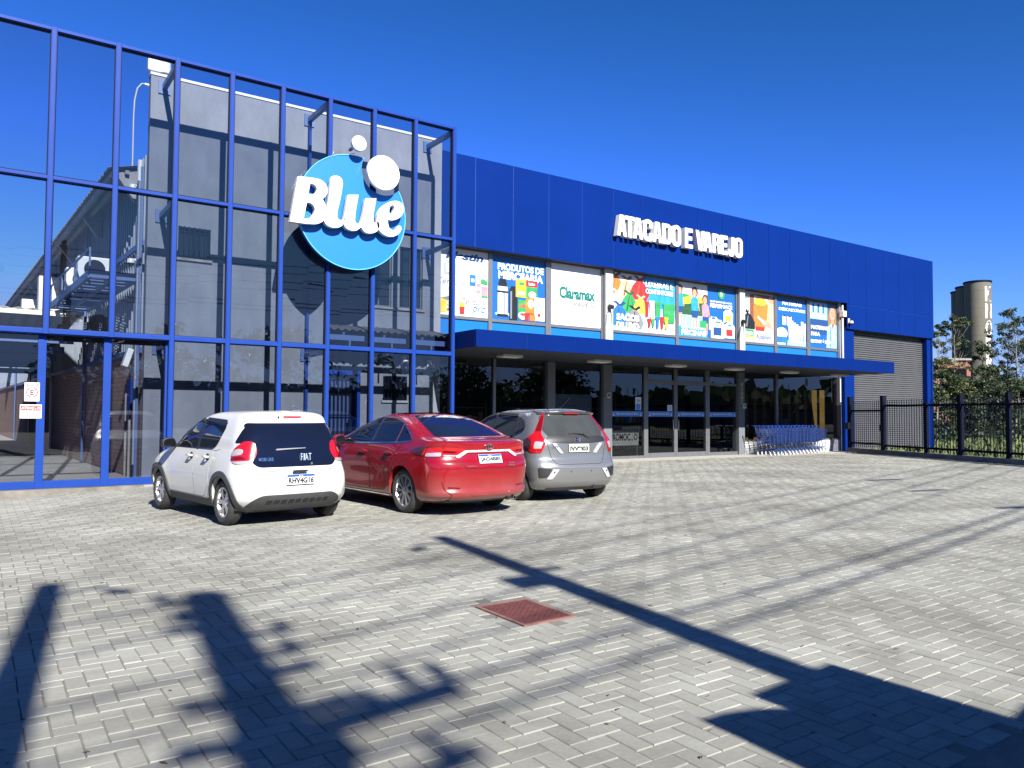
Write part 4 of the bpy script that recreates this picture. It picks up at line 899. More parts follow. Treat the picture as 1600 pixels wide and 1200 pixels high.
p = Poster('p', 'poster of children by a pool and white chemical canisters reading PISCINAS', *bays[4], POSTER_B)
p.rect(iW,.001,.50,.62,.999).rect(iDG,.001,.50,.38,.72); p.ell(iGr,.1,.72,.12,.07).ell(iY,.30,.70,.2,.06).ell(iY,.12,.66,.12,.06); p.rect(iLB,.001,.50,.14,.40).rect(iCy,.001,.50,.001,.18)
def kid(u, v, s, shirt, hair):
    p.poly(iSk,[(u-.03*s,v-.52*s),(u-.005*s,v-.52*s),(u,v-.2*s),(u+.02*s,v-.52*s),(u+.04*s,v-.52*s),(u+.045*s,v-.15*s),(u-.045*s,v-.15*s)]); p.poly(iN,[(u-.05*s,v-.30*s),(u+.05*s,v-.30*s),(u+.05*s,v-.14*s),(u-.05*s,v-.14*s)])
    p.poly(shirt,[(u-.055*s,v-.17*s),(u+.055*s,v-.17*s),(u+.065*s,v+.04*s),(u+.02*s,v+.09*s),(u-.03*s,v+.09*s),(u-.065*s,v+.04*s)]); p.poly(iSk,[(u+.06*s,v+.04*s),(u+.085*s,v-.16*s),(u+.07*s,v-.17*s),(u+.05*s,v-.02*s)])
    p.ell(hair,u,v+.18*s,.055*s,.10*s).ell(iSk,u-.006*s,v+.155*s,.036*s,.075*s)
kid(.03,.70,.9,iCy,iHr); kid(.28,.66,1.,iCy,iHr); kid(.46,.56,.95,iP,iHr); p.rect(iGr,.37,.48,.16,.32)
p.text(iW,'QUÍMICOS PARA',.26,.165,.42,.06,.03).text(iW,'PISCINAS',.26,.075,.42,.10,.045); p.ell(iGr,.745,.87,.06,.10).text(iW,'5',.745,.87,.04,.10,.03); p.text(iW,'QUÍMICOS DE ALTA',.74,.71,.40,.05,.03).text(iW,'PERFORMANCE',.74,.63,.40,.08,.035)
def can(u,v,s,lab): p.poly(iW,[(u,v),(u+.22*s,v),(u+.23*s,v+.26*s),(u+.17*s,v+.34*s),(u+.05*s,v+.34*s),(u,v+.28*s)]).rect(lab,u+.04*s,u+.18*s,v+.05*s,v+.20*s).rect(POSTER_B,u+.08*s,u+.16*s,v+.28*s,v+.31*s).rect(iBl,u+.02*s,u+.07*s,v+.34*s,v+.38*s)
can(.52,.16,.75,iLG); can(.78,.32,.75,iY); can(.79,.03,.85,iR); can(.55,.01,1.05,iN); p.done()
p = Poster('p', 'photo poster of orange and black rubbish bags beside a bin', *bays[5], POSTER_M)
p.rect(iBr,.25,.38,.30,.95).rect(iLG,.02,.24,.55,.97).rect(iG,.02,.24,.86,.90).poly(iBr,[(.15,.97),(.9,.90),(.95,.97)]); p.poly(iO,[(.38,.30),(.72,.28),(.80,.55),(.82,.78),(.68,.92),(.45,.92),(.36,.72)]).ell(iY,.58,.82,.20,.07).rect(iR,.42,.70,.24,.32); p.poly(iTan,[(.78,.45),(.98,.35),(.98,.90),(.88,.98),(.82,.75)]).ell(iSk,.92,.88,.09,.08); p.poly(iSk,[(.60,.50),(.9,.42),(.98,.30),(.7,.34)]); p.poly(iLB,[(.5,.55),(.72,.40),(.70,.36),(.48,.50)])
p.poly(iK,[(.02,.26),(.40,.26),(.40,.40),(.28,.54),(.18,.58),(.06,.52)]).poly(iK,[(.10,.60),(.16,.66),(.14,.57),(.24,.66),(.19,.57)]); p.poly(iG,[(.12,.30),(.16,.30),(.20,.52),(.18,.52)])
p.rect(iLG,.40,.99,.02,.22); p.rect(iGr,.03,.36,.13,.25).text(iW,'Saco',.19,.19,.28,.09,.03); p.rect(iY,.03,.36,.02,.12).text(iW,'forte',.19,.07,.28,.09,.03); p.text(iN,'Azeplast',.67,.11,.48,.12,.01); p.done()
p = Poster('p', 'blue poster of white cups and trays reading MATERIAIS DESCARTÁVEIS', *bays[6], POSTER_B)
p.text(iW,'MATERIAIS',.53,.87,.66,.075,.04).text(iW,'DESCARTÁVEIS',.53,.75,.88,.075,.04); p.rect(iLB,.36,.99,.001,.10)
for k in range(7): u = .40+.085*k; p.poly(iW if k % 2 else iLG,[(u+.01,.08),(u+.06,.08),(u+.075,.42+.10*((k*3) % 4)/3),(u-.005,.42+.10*((k*3) % 4)/3)])
p.rect(iW,.20,.32,.42,.60).rect(iW,.36,.50,.40,.60).ell(iK,.27,.60,.05,.012).ell(iK,.43,.60,.05,.012)
p.ell(iW,.17,.24,.19,.12).rect(iBl,.001,.36,.06,.17).ell(iW,.17,.24,.19,.05).ell(iLG,.17,.24,.15,.03); p.ell(iW,.58,.18,.18,.10).ell(iLG,.58,.20,.13,.05); p.rect(iLB,.001,.3,.001,.05); p.done()
p = Poster('p', 'office supplies poster with smiling fair haired woman reading MATERIAIS PARA ESCRITÓRIO', *bays[7], POSTER_B)
p.rect(iLB,.001,.66,.62,.98).rect(iN,.001,.70,.30,.62)
for k in range(6): p.rect(iBl if k % 2 else iW,.03+.09*k,.09+.09*k,.76,.95)
for k in range(3): p.rect(iW,.05+.2*k,.20+.2*k,.64,.72)
p.poly(ink('fair hair',(.30,.17,.07)),[(.66,.40),(.70,.82),(.80,.95),(.92,.95),(.99,.80),(.99,.40),(.88,.34)]); p.ell(iSk,.845,.76,.10,.145).rect(iSk,.80,.89,.56,.68)
p.ell(iK,.80,.78,.012,.012).ell(iK,.885,.78,.012,.012).poly(iBr,[(.78,.80),(.82,.805),(.82,.80),(.78,.795)]).poly(iBr,[(.865,.80),(.905,.805),(.905,.80),(.865,.795)]).poly(iBr,[(.835,.77),(.85,.72),(.83,.72)]).poly(iW,[(.80,.69),(.89,.69),(.87,.665),(.82,.665)]).poly(iR,[(.795,.695),(.845,.69),(.895,.695),(.845,.70)])
p.poly(iLB,[(.60,.02),(.64,.45),(.79,.56),(.845,.40),(.90,.56),(.99,.52),(.99,.02)]).poly(iW,[(.80,.56),(.845,.30),(.90,.56),(.86,.20),(.84,.20)]).poly(iBl,[(.72,.05),(.76,.50),(.78,.50),(.76,.05)])
p.text(iW,'MATERIAIS',.37,.44,.64,.085,.045).text(iW,'PARA',.21,.30,.32,.085,.045).text(iW,'ESCRITÓRIO',.40,.15,.72,.085,.045); p.done()
# ------------------------------------------------------------------ cars
# local frame: +Y forward, +X right, Z up, origin on the ground under the rear axle
def cr(tab, z):
    """monotone-ish cubic through a key table [(z, v1, v2 ...)]"""
    n = len(tab)
    if z <= tab[0][0]: return np.array(tab[0][1:], float)
    if z >= tab[-1][0]: return np.array(tab[-1][1:], float)
    for i in range(n-1):
        if tab[i][0] <= z <= tab[i+1][0]: break
    P = [np.array(tab[max(0, min(n-1, k))], float) for k in (i-1, i, i+1, i+2)]
    h = P[2][0]-P[1][0]; t = (z-P[1][0])/h; d = (P[2][1:]-P[1][1:])/h
    def slope(a, b, c):
        da = (b[1:]-a[1:])/(b[0]-a[0]) if b[0] > a[0] else d; dc = (c[1:]-b[1:])/(c[0]-b[0]) if c[0] > b[0] else d
        return np.where(da*dc > 0, 2*da*dc/(np.where(np.abs(da+dc) < 1e-9, 1, da+dc)), 0)
    m0 = slope(P[0], P[1], P[2]) if i > 0 else d; m1 = slope(P[1], P[2], P[3]) if i < n-2 else d
    t2, t3 = t*t, t*t*t
    return (2*t3-3*t2+1)*P[1][1:]+(t3-2*t2+t)*h*m0+(-2*t3+3*t2)*P[2][1:]+(t3-t2)*h*m1
class Car:
    def __init__(s, name, label, loc, rz, paint, keys, wb, wr, arch, group='cars parked in front of the glass screen', sidef=None):
        s.t = thing(name, label, 'car', loc, rz, group); s.paint = paint; s.wb = wb; s.wr = wr
        z0, z1 = keys[0][0], keys[-1][0]
        zs = sorted(set([k[0] for k in keys]+list(lsp(z0, z1, 46))))
        rings = []
        NR, NS, NF = 16, 40, 12
        for z in zs:
            yr, yf, w, er, ef, nr, nf = cr(keys, z); half = []
            for k in range(NR): 
                th = math.pi/2*k/NR; half.append((w*math.sin(th)**(2/nr), yr+er*(1-math.cos(th)**(2/nr))))
            for k in range(NS+1):
                y = yr+er+(yf-ef-yr-er)*k/NS; half.append((w, y))
            for k in range(1, NF+1):
                th = math.pi/2*(1-k/NF); half.append((w*max(0, math.sin(th))**(2/nf), yf-ef*(1-math.cos(th)**(2/nf))))
            if sidef: half = [(x*(sidef(y, z) if x > .3*w else 1+(sidef(y, z)-1)*(x/(.3*w))), y) for x, y in half]
            rings.append([(x, y, z) for x, y in half])
        nh = len(rings[0]); V = []; Fc = []
        for r_ in rings:
            V += r_+[(-x, y, z) for x, y, z in r_[1:-1]]
        per = nh+nh-2
        def idx(i, k):       # k runs round the ring: right side 0..nh-1, then left side backwards
            return i*per+(k if k < nh else nh+(per-1-k)-0)
        order = list(range(nh))+[nh+j for j in range(nh-2)][::-1]
        for i in range(len(rings)-1):
            for k in range(per):
                a, b_ = order[k], order[(k+1) % per]
                Fc.append([i*per+a, i*per+b_, (i+1)*per+b_, (i+1)*per+a])
        top = (len(rings)-1)*per; zc = rings[-1][0][2]
        mid = []          # roof centre line
        for k in range(nh):
            if k in (0, nh-1): mid.append(top+k)
            else:
                x, y, z = rings[-1][k]; V.append((0, y, zc+.012*min(1, abs(x)/.3))); mid.append(len(V)-1)
        for k in range(nh-1):
            Rk = lambda j: top+j
            Lk = lambda j: top+j if j in (0, nh-1) else top+nh+(j-1)
            for S, fl in ((Rk, 0), (Lk, 1)):
                f = [S(k), S(k+1), mid[k+1], mid[k]]; f = list(dict.fromkeys(f))
                if len(f) > 2: Fc.append(f if not fl else f[::-1])
        for k in range(nh-1):
            Rk = lambda j: j
            Lk = lambda j: j if j in (0, nh-1) else nh+(j-1)
            f = list(dict.fromkeys([Rk(k), Lk(k), Lk(k+1), Rk(k+1)]))
            if len(f) > 2: Fc.append(f)
        me = bpy.data.meshes.new('car_body'); me.from_pydata(V, [], Fc)
        bm = bmesh.new(); bm.from_mesh(me); bmesh.ops.recalc_face_normals(bm, faces=bm.faces); bm.to_mesh(me)
        me.update()
        ob = bpy.data.objects.new('car_body', me); COL.objects.link(ob)
        cb = MB()
        for y in (0, wb):
            for sx in (1, -1): cb.cyl((sx*.60, y, wr+.0), arch, 0 if sx > 0 else -.6, .6 if sx > 0 else 0, 48, 'X')
        cu = cb.build('cutter', paint); 
        bm2 = bmesh.new(); bm2.from_mesh(cu.data); bmesh.ops.remove_doubles(bm2, verts=bm2.verts, dist=1e-3); bmesh.ops.recalc_face_normals(bm2, faces=bm2.faces); bm2.to_mesh(cu.data); bm2.free()
        md = ob.modifiers.new('b', 'BOOLEAN'); md.operation = 'DIFFERENCE'; md.object = cu; md.solver = 'EXACT'; md.use_self = False
        s.bvh0 = BVHTree.FromPolygons([v.co.copy() for v in bm.verts], [[v.index for v in f.verts] for f in bm.faces]); bm.free()
        dg = bpy.context.evaluated_depsgraph_get(); me2 = bpy.data.meshes.new_from_object(ob.evaluated_get(dg))
        bpy.data.objects.remove(ob); bpy.data.objects.remove(cu)
        me2.name = 'body'; me2.materials.clear(); me2.materials.append(paint)
        me2.polygons.foreach_set('use_smooth', [True]*len(me2.polygons)); me2.set_sharp_from_angle(angle=R(48))
        s.body = bpy.data.objects.new('body', me2); COL.objects.link(s.body); s.body.parent = s.t
        lin = MB()
        for y in (0, wb):
            for sx in (1, -1):
                n = 28; a = arch-.006; x0, x1 = sx*.40, sx*.755
                lin.add([(x, y+a*math.cos(t), wr+a*math.sin(t)) for x in (x0, x1) for t in lsp(-.25, math.pi+.25, n)], [(k, k+1, n+k+1, n+k) for k in range(n-1)])
        lin.box(-.62, .62, -.3, wb+.3, .17, .24); lin.build('wheel_liner', M['black'], s.t, world=False)
    def raw(s, o, d):
        h = s.bvh0.ray_cast(Vector(o), Vector(d).normalized())
        return h
    def patch(s, name, mat, poly, view, off=.004, step=.05, parent=None, rim=True, both=True, inset=0, smooth=60):
        """poly in 2D laid on the body along a view: 'side' (y,z), 'rear' (x,z), 'front' (x,z), 'top' (x,y) or ('diag', sign)"""
        outs = []
        signs = (1, -1) if (view in ('side', 'diag') and both) else (1,)
        for sg in signs:
            bm = bmesh.new(); vs = [bm.verts.new((a, b_, 0)) for a, b_ in poly]; bm.faces.new(vs)
            xs = [p[0] for p in poly]; zs = [p[1] for p in poly]
            for ax, lo, hi in ((0, min(xs), max(xs)), (1, min(zs), max(zs))):
                k = math.floor(lo/step)+1
                while k*step < hi:
                    co = [0, 0, 0]; co[ax] = k*step; no = [0, 0, 0]; no[ax] = 1
                    bmesh.ops.bisect_plane(bm, geom=bm.verts[:]+bm.edges[:]+bm.faces[:], plane_co=co, plane_no=no, dist=1e-5); k += 1
            bmesh.ops.triangulate(bm, faces=[f for f in bm.faces if len(f.verts) > 4])
            bm.verts.index_update()
            for v in bm.verts:
                a, b_ = v.co.x, v.co.y
                if view == 'side': o, d = (sg*3, a, b_), (-sg, 0, 0)
                elif view == 'rear': o, d = (a, -4, b_), (0, 1, 0)
                elif view == 'front': o, d = (a, 8, b_), (0, -1, 0)
                elif view == 'top': o, d = (a, b_, 4), (0, 0, -1)
                else:             # diagonal from the rear corner; a measured along the tangent
                    e = Vector((sg*.7071, -.7071, 0)); tg = Vector((sg*.7071, .7071, 0))
                    o = e*4+tg*a+Vector((0, 0, b_)); d = -e
                co, nn, ix, dist = s.bvh0.ray_cast(Vector(o), Vector(d))
                if co is None:
                    g = Vector(o)+Vector(d)*(3 if view == 'side' else 4); co, nn, ix, dist = s.bvh0.find_nearest(g-Vector(d)*.6)
                v.co = co+nn*off
            bm.normal_update()
            c0 = sum((f.normal.dot(-Vector(d)) for f in bm.faces))
            if c0 < 0: bmesh.ops.reverse_faces(bm, faces=bm.faces[:])
            if rim:
                ed = [e for e in bm.edges if e.is_boundary]
                ex = bmesh.ops.extrude_edge_only(bm, edges=ed)
                for g in ex['geom']:
                    if isinstance(g, bmesh.types.BMVert):
                        co, nn, ix, dist = s.bvh0.find_nearest(g.co)
                        if co is not None: g.co = co-nn*.004
                bm.normal_update()
            me = bpy.data.meshes.new(name); bm.to_mesh(me); bm.free(); me.materials.append(mat)
            me.polygons.foreach_set('use_smooth', [True]*len(me.polygons)); me.set_sharp_from_angle(angle=R(smooth))
            o = bpy.data.objects.new(name, me); COL.objects.link(o); o.parent = parent or s.t; outs.append(o)
        return outs
    def line(s, name, mat, pts, view, w=.007, off=.0025, both=True, parent=None, seg=.05, closed=False):
        """a raised or dark thin strip following the body"""
        outs = []
        P = list(pts)+([pts[0]] if closed else [])
        Q = []
        for i in range(len(P)-1):
            a, b_ = np.array(P[i], float), np.array(P[i+1], float); n = max(1, int(np.linalg.norm(b_-a)/seg))
            for k in range(n): Q.append(a+(b_-a)*k/n)
        Q.append(np.array(P[-1], float))
        for sg in ((1, -1) if view == 'side' and both else (1,)):
            V = []
            for i, q in enumerate(Q):
                d2 = Q[min(i+1, len(Q)-1)]-Q[max(i-1, 0)]; d2 = d2/max(1e-9, np.linalg.norm(d2)); nn2 = np.array((-d2[1], d2[0]))
                for e in (-1, 1):
                    a, b_ = q+nn2*e*w/2
                    o, d = {'side': ((sg*3, a, b_), (-sg, 0, 0)), 'rear': ((a, -4, b_), (0, 1, 0)), 'top': ((a, b_, 4), (0, 0, -1)), 'front': ((a, 8, b_), (0, -1, 0))}[view]
                    co, nn, ix, dist = s.bvh0.ray_cast(Vector(o), Vector(d))
                    if co is None: co, nn, ix, dist = s.bvh0.find_nearest(Vector(o)+Vector(d)*(2.3 if view == 'side' else 3.4))
                    V.append(tuple(co+nn*off))
            q = MB(); q.add(V, [(2*i, 2*i+1, 2*i+3, 2*i+2) for i in range(len(Q)-1)])
            outs.append(q.build(name, mat, parent or s.t, world=False))
        return outs
    def wheel(s, rim_fn, tw=.185, track=.70):
        proto = None
        for y in (0, s.wb):
            for sx in (-1, 1):
                e = bpy.data.objects.new('wheel', None); COL.objects.link(e); e.parent = s.t; e.location = (sx*track, y, s.wr); e.empty_display_size = .1
                if sx > 0: e.rotation_euler = (0, 0, math.pi)
                if proto is None:
                    r = s.wr; h = tw/2; q = MB()     # outer face towards -X
                    rr = rim_fn.rr
                    q.lathe([(rr, -h+.012), (rr+.012, -h+.004), (r-.045, -h-.004), (r-.022, -h+.008), (r-.006, -h+.03), (r, -h+.05), (r, h-.05), (r-.006, h-.03), (r-.03, h), (rr, h), (rr, -h+.012)], 56, (0, 0, 0), 'X')
                    for kx in (-.035, 0, .035): q.lathe([(r+.0006, kx-.004), (r+.0006, kx+.004)], 56, (0, 0, 0), 'X')
                    ty = q.build('tyre', M['rubber'], e, world=False, smooth=35)
                    rm = rim_fn(e, h)
                    proto = e
                else:
                    for ch in proto.children: c = ch.copy(); COL.objects.link(c); c.parent = e
    def box_part(s, name, mat, fn, parent=None, bevel=0, smooth=None):
        q = MB(); fn(q); return q.build(name, mat, parent or s.t, world=False, bevel=bevel, smooth=smooth)
ALLOY = pm('machined alloy', (.62, .62, .63), .28, .9, .04, 6); ALLOYD = pm('dark alloy recess', (.10, .10, .105), .4, .6, .1, 6)
def make_rim(rr, nsp, sw, twin=0., dish=.03, sil=True):
    def fn(e, h):
        q = MB(); xo = -h+.014
        q.lathe([(rr+.001, xo-.002), (rr-.018, xo), (rr-.026, xo+.02), (rr-.03, h-.02)], 48, (0, 0, 0), 'X')
        hub = .062
        q.lathe([(.001, xo+.012), (.035, xo+.010), (hub, xo+.018), (hub+.01, xo+.04)], 28, (0, 0, 0), 'X')
        for k in range(nsp):
            for tw_ in ((-twin, twin) if twin else (0,)):
                a = 2*math.pi*k/nsp
                p0 = (xo+.022, (hub-.01)*math.cos(a+tw_*.4), (hub-.01)*math.sin(a+tw_*.4)); p1 = (xo+.012, (rr-.012)*math.cos(a+tw_), (rr-.012)*math.sin(a+tw_))
                q.bar(p0, p1, sw, .022, (1, 0, 0))
        o = q.build('rim', ALLOY, e, world=False, smooth=35)
        d = MB(); d.lathe([(.001, xo+.075), (rr-.02, xo+.07)], 40, (0, 0, 0), 'X'); d.build('brake_disc', ALLOYD, e, world=False)
        c = MB(); 
        for k in range(5): a = 2*math.pi*k/5; c.cyl((xo+.012, .042*math.cos(a), .042*math.sin(a)), .007, 0, .01, 8, 'X')
        c.build('wheel_bolts', M['black'], e, world=False)
        return o
    fn.rr = rr; return fn
def carpaint(name, rgb, metal=0., rough=.35, coat=1.):
    mt = bpy.data.materials.new(name); mt.use_nodes = True; nt = mt.node_tree; b = nt.nodes['Principled BSDF']; L = nt.links
    b.inputs['Metallic'].default_value = metal; b.inputs['Roughness'].default_value = rough; b.inputs['Coat Weight'].default_value = coat; b.inputs['Coat Roughness'].default_value = .02; b.inputs['Specular IOR Level'].default_value = .3
    tc = N(nt, 'ShaderNodeTexCoord'); n1 = N(nt, 'ShaderNodeTexNoise', Scale=2.2, Detail=4.); L.new(tc.outputs['Object'], n1.inputs['Vector'])
    sx = N(nt, 'ShaderNodeSeparateXYZ'); L.new(tc.outputs['Object'], sx.inputs[0])
    mr = N(nt, 'ShaderNodeMapRange'); mr.inputs[1].default_value = .15; mr.inputs[2].default_value = .6; mr.inputs[3].default_value = .45; mr.inputs[4].default_value = .0; L.new(sx.outputs[2], mr.inputs[0])
    mu = N(nt, 'ShaderNodeMath', operation='MULTIPLY'); L.new(mr.outputs[0], mu.inputs[0]); L.new(n1.outputs['Fac'], mu.inputs[1])
    mx = N(nt, 'ShaderNodeMix', data_type='RGBA'); mx.inputs[6].default_value = (*rgb, 1); mx.inputs[7].default_value = (.26, .22, .17, 1); L.new(mu.outputs[0], mx.inputs[0]); L.new(mx.outputs[2], b.inputs['Base Color'])
    return mt
GLC = pm('dark tinted car glass', (.006, .007, .009), .03, 0, .1, 2, coat=.6, spec=.6)
GLT = pm('black tailgate glass', (.004, .005, .010), .03, 0, .1, 2, coat=.4, spec=.5)
SEAM = pm('panel gap', (.01, .01, .011), .8); CLAD = pm('charcoal cladding plastic', (.035, .036, .038), .6, 0, .15, 10)
LRED = pm('red lamp lens', (.30, .004, .006), .1, 0, .08, 20, coat=.8); LRDK = pm('dark red lamp lens', (.09, .002, .003), .1, 0, .1, 20, coat=.8)
LCLR = pm('clear lamp lens', (.30, .29, .285), .15, .2, .12, 30, coat=.8); LAMB = pm('smoked lamp lens', (.05, .012, .012), .1, 0, .1, 10, coat=.8)
PLW = pm('plate white', (.55, .56, .56), .4, 0, .02); PLB = pm('plate blue', (.01, .06, .32), .4); PLG = pm('plate grey', (.44, .43, .39), .4, 0, .03)
def plate(car, txt, y, z, tilt=0., mat=None, blue=True, sy='BRASIL', w=.40, h=.13):
    """number plate facing the rear"""
    q = MB(); a = Vector((1, 0, 0)); n = Vector((0, -math.cos(tilt), math.sin(tilt))); u = Vector((0, math.sin(tilt), math.cos(tilt))); o = Vector((0, y, z))
    q.obox(o, a, u, n, w/2, h/2, .006); p = q.build('number_plate', mat or PLW, car.t, world=False)
    if blue: q = MB(); q.obox(o+u*(h/2-.017)+n*.0066, a, u, n, w/2-.004, .014, .0006); q.build('plate_band', PLB, p, world=False); q = MB(); put_text(q, sy, o+u*(h/2-.017)+n*.0078, a, u, n, .06, .013, .01); q.build('plate_lettering', PLW, p, world=False)
    q = MB(); put_text(q, txt, o+n*.0072-u*(.014 if blue else .012), a, u, n, w*.90, h*.60, .05); 
    if not blue: put_text(q, 'RS  PORTO ALEGRE', o+n*.0072+u*(h*.36), a, u, n, w*.5, .013, .01)
    q.build('plate_lettering', M['black'], p, world=False); return p
def fil(poly, r=.03, n=4):
    """round polygon corners"""
    out = []; m_ = len(poly)
    for i in range(m_):
        p = poly[i]; rr = p[2] if len(p) > 2 else r; P = Vector(p[:2]); A = Vector(poly[i-1][:2]); B_ = Vector(poly[(i+1) % m_][:2])
        la, lb = (A-P).length, (B_-P).length; d = min(rr, la*.45, lb*.45)
        if d < 1e-4: out.append(tuple(P)); continue
        a, b_ = P+(A-P)*d/la, P+(B_-P)*d/lb
        for k in range(n+1):
            t = k/n; out.append(tuple(a*(1-t)**2+P*2*t*(1-t)+b_*t*t))
    return out
def ring_poly(cy, cz, r0, r1, a0, a1, n=26):
    A = [(cy+r0*math.cos(R(a0+(a1-a0)*k/n)), cz+r0*math.sin(R(a0+(a1-a0)*k/n))) for k in range(n+1)]
    B_ = [(cy+r1*math.cos(R(a0+(a1-a0)*k/n)), cz+r1*math.sin(R(a0+(a1-a0)*k/n))) for k in range(n+1)]
    return A+B_[::-1]
def mirror_part(car, name, y, z, w, cap, mount=.0):
    for sx in (-1, 1):
        q = MB(); c = Vector((sx*(w+.13), y, z)); 
        P = fil([(-.11, -.055, .04), (.10, -.075, .05), (.11, .055, .06), (-.06, .085, .06)], .03)
        q.prism([(a*sx, b_) for a, b_ in P], lambda a, b_, d: (c.x+a, c.y+d, c.z+b_), -.05, .06)
        o = q.build(name, cap, car.t, world=False, bevel=.018, smooth=50)
        q = MB(); q.bar((sx*(w-.03), y+.02, z-.05), (sx*(w+.07), y+.01, z-.05), .05, .04); q.build('mirror_arm', M['black'], o, world=False)
        q = MB(); q.prism([(a*sx*.86, b_*.84) for a, b_ in P], lambda a, b_, d: (c.x+a, c.y+d, c.z+b_), -.054, -.05); q.build('mirror_glass', GLC, o, world=False)
def handles(car, ys, z, mat, w):
    pass
# ---------------- white compact hatchback: L 3.57, W 1.63, H 1.50
PW = carpaint('white car paint', (.50, .505, .49), 0, .4)
def hw_side(y, z):
    f = 1.0
    for c in (0., 2.36):
        d = abs(y-c); f += .030*math.exp(-(d/.34)**4)*math.exp(-((z-.50)/.30)**2)      # full wheel shoulders
    f -= .012*math.exp(-((y-1.15)/.55)**2)*math.exp(-((z-.42)/.14)**2)
    return f
#     z     yr     yf     w    er   ef   nr   nf
HW = [(.20, -.44, 2.86, .700, .30, .40, 3.0, 2.6),
      (.25, -.50, 2.94, .745, .32, .45, 3.0, 2.6),
      (.36, -.585, 3.00, .782, .34, .50, 3.2, 2.6),
      (.50, -.610, 3.02, .798, .34, .52, 3.2, 2.5),
      (.62, -.590, 3.01, .802, .34, .54, 3.2, 2.4),
      (.74, -.545, 2.97, .790, .34, .55, 3.2, 2.4),
      (.82, -.515, 2.88, .776, .34, .60, 3.3, 2.4),
      (.90, -.49, 2.62, .758, .34, .60, 3.3, 2.4),
      (.96, -.475, 2.30, .742, .34, .50, 3.3, 2.6),
      (1.00, -.465, 2.08, .73, .34, .40, 3.3, 3.0),
      (1.10, -.435, 1.90, .712, .34, .40, 3.2, 3.0),
      (1.22, -.395, 1.70, .672, .34, .42, 3.2, 3.0),
      (1.34, -.355, 1.46, .628, .36, .45, 3.0, 3.0),
      (1.40, -.36, 1.32, .598, .38, .46, 3.0, 3.0),
      (1.445, -.345, 1.16, .560, .40, .46, 2.8, 2.8),
      (1.475, -.29, .98, .490, .45, .48, 2.6, 2.6),
      (1.488, -.16, .80, .380, .45, .45, 2.4, 2.4)]
WBW = 2.36
cw = Car('hatchback', 'white compact hatchback with black wheel arches parked leftmost by the glass screen', (3.27, 10.12, -.003), R(8.2), PW, HW, WBW, .295, .345, sidef=hw_side)
cw.t.scale = (.957,)*3
# side glass with a kicked up rear edge, pillars between
front_w = fil([(1.00, .965), (1.93, .965, .01), (1.78, 1.09, .06), (1.42, 1.32, .14), (1.02, 1.365, .03)], .03)
rear_w = fil([(.935, .965), (.935, 1.367, .02), (.30, 1.345, .05), (.20, 1.29, .05), (.29, 1.07, .10), (.42, .965, .08)], .03)
cw.patch('window', GLC, front_w, 'side', .005); cw.patch('window', GLC, rear_w, 'side', .005)
cw.patch('pillar_trim', M['black'], [(.93, .955), (1.005, .955), (1.025, 1.372), (.935, 1.375)], 'side', .0065)
visor = [(1.80, 1.10), (1.42, 1.335), (1.04, 1.385), (1.04, 1.345), (1.40, 1.295), (1.75, 1.085)]
cw.patch('rain_visor', M['black'], visor, 'side', .014); cw.patch('rain_visor', M['black'], [(.92, 1.392), (.27, 1.365), (.21, 1.315), (.28, 1.31), (.92, 1.345)], 'side', .014)
# windscreen and tailgate glass
cw.patch('windscreen', GLC, fil([(-.56, 1.02), (.56, 1.02), (.46, 1.39), (-.46, 1.39)], .06), 'front', .004)
tg = fil([(-.55, .76, .10), (.55, .76, .10), (.64, .90, .10), (.60, 1.33, .05), (-.60, 1.33, .05), (-.64, .90, .10)], .06)
cw.patch('tailgate_glass', GLT, tg, 'rear', .006)
cw.line('panel_gap', SEAM, [(-.60, .775), (-.57, .735), (-.50, .71), (.50, .71), (.57, .735), (.60, .775)], 'rear', .008)
cw.line('panel_gap', SEAM, [(-.585, 1.345), (-.57, 1.46)], 'rear', .007); cw.line('panel_gap', SEAM, [(.585, 1.345), (.57, 1.46)], 'rear', .007)
q = MB(); b0 = cw
cw.patch('brake_lamp', LRED, fil([(-.13, 1.40), (.13, 1.40), (.13, 1.422), (-.13, 1.422)], .01), 'rear', .006)
cw.box_part('washer_jet', M['black'], lambda q: q.cyl((-.20, -.375, 1.41), .012, 0, .03, 8, 'Y'))
# quarter glass black-outs flanking the tailgate
cw.patch('quarter_blackout', GLT, fil([(.135, 1.06), (.36, 1.07), (.26, 1.27, .08), (.165, 1.335, .03)], .03), 'diag', .005)
# rear lamps: rounded drops wrapping the corner
lamp = fil([(-.165, .815, .08), (.05, .805, .10), (.135, .87, .07), (.10, 1.0, .12), (-.045, 1.10, .08), (-.15, 1.085, .06), (-.205, .96, .08)], .06)
o = -.93
T_ = lambda P, dx: [(a+dx, b_) for a, b_ in P]
LX = .255
lamps = cw.patch('tail_lamp', LRED, T_(lamp, LX), 'diag', .012, .03)
for sgn, lo in zip((1, -1), lamps): pass
cl = fil([(-.03, .925, .02), (.13, .90, .03), (.125, .955, .03), (.03, 1.0, .04), (-.045, .985, .03)], .02)
for k, (sub, mt_) in enumerate(((cl, LCLR), (fil([(-.15, .812, .03), (.04, .803, .04), (.10, .835, .02), (-.17, .85, .02)], .02), LCLR), (fil([(-.10, .865, .02), (.12, .852, .02), (.12, .885), (-.02, .905, .02)], .01), LRDK))):
    for lo, pr in zip(cw.patch('lamp_lens', mt_, T_(sub, LX), 'diag', .0145, .03), lamps): lo.parent = pr
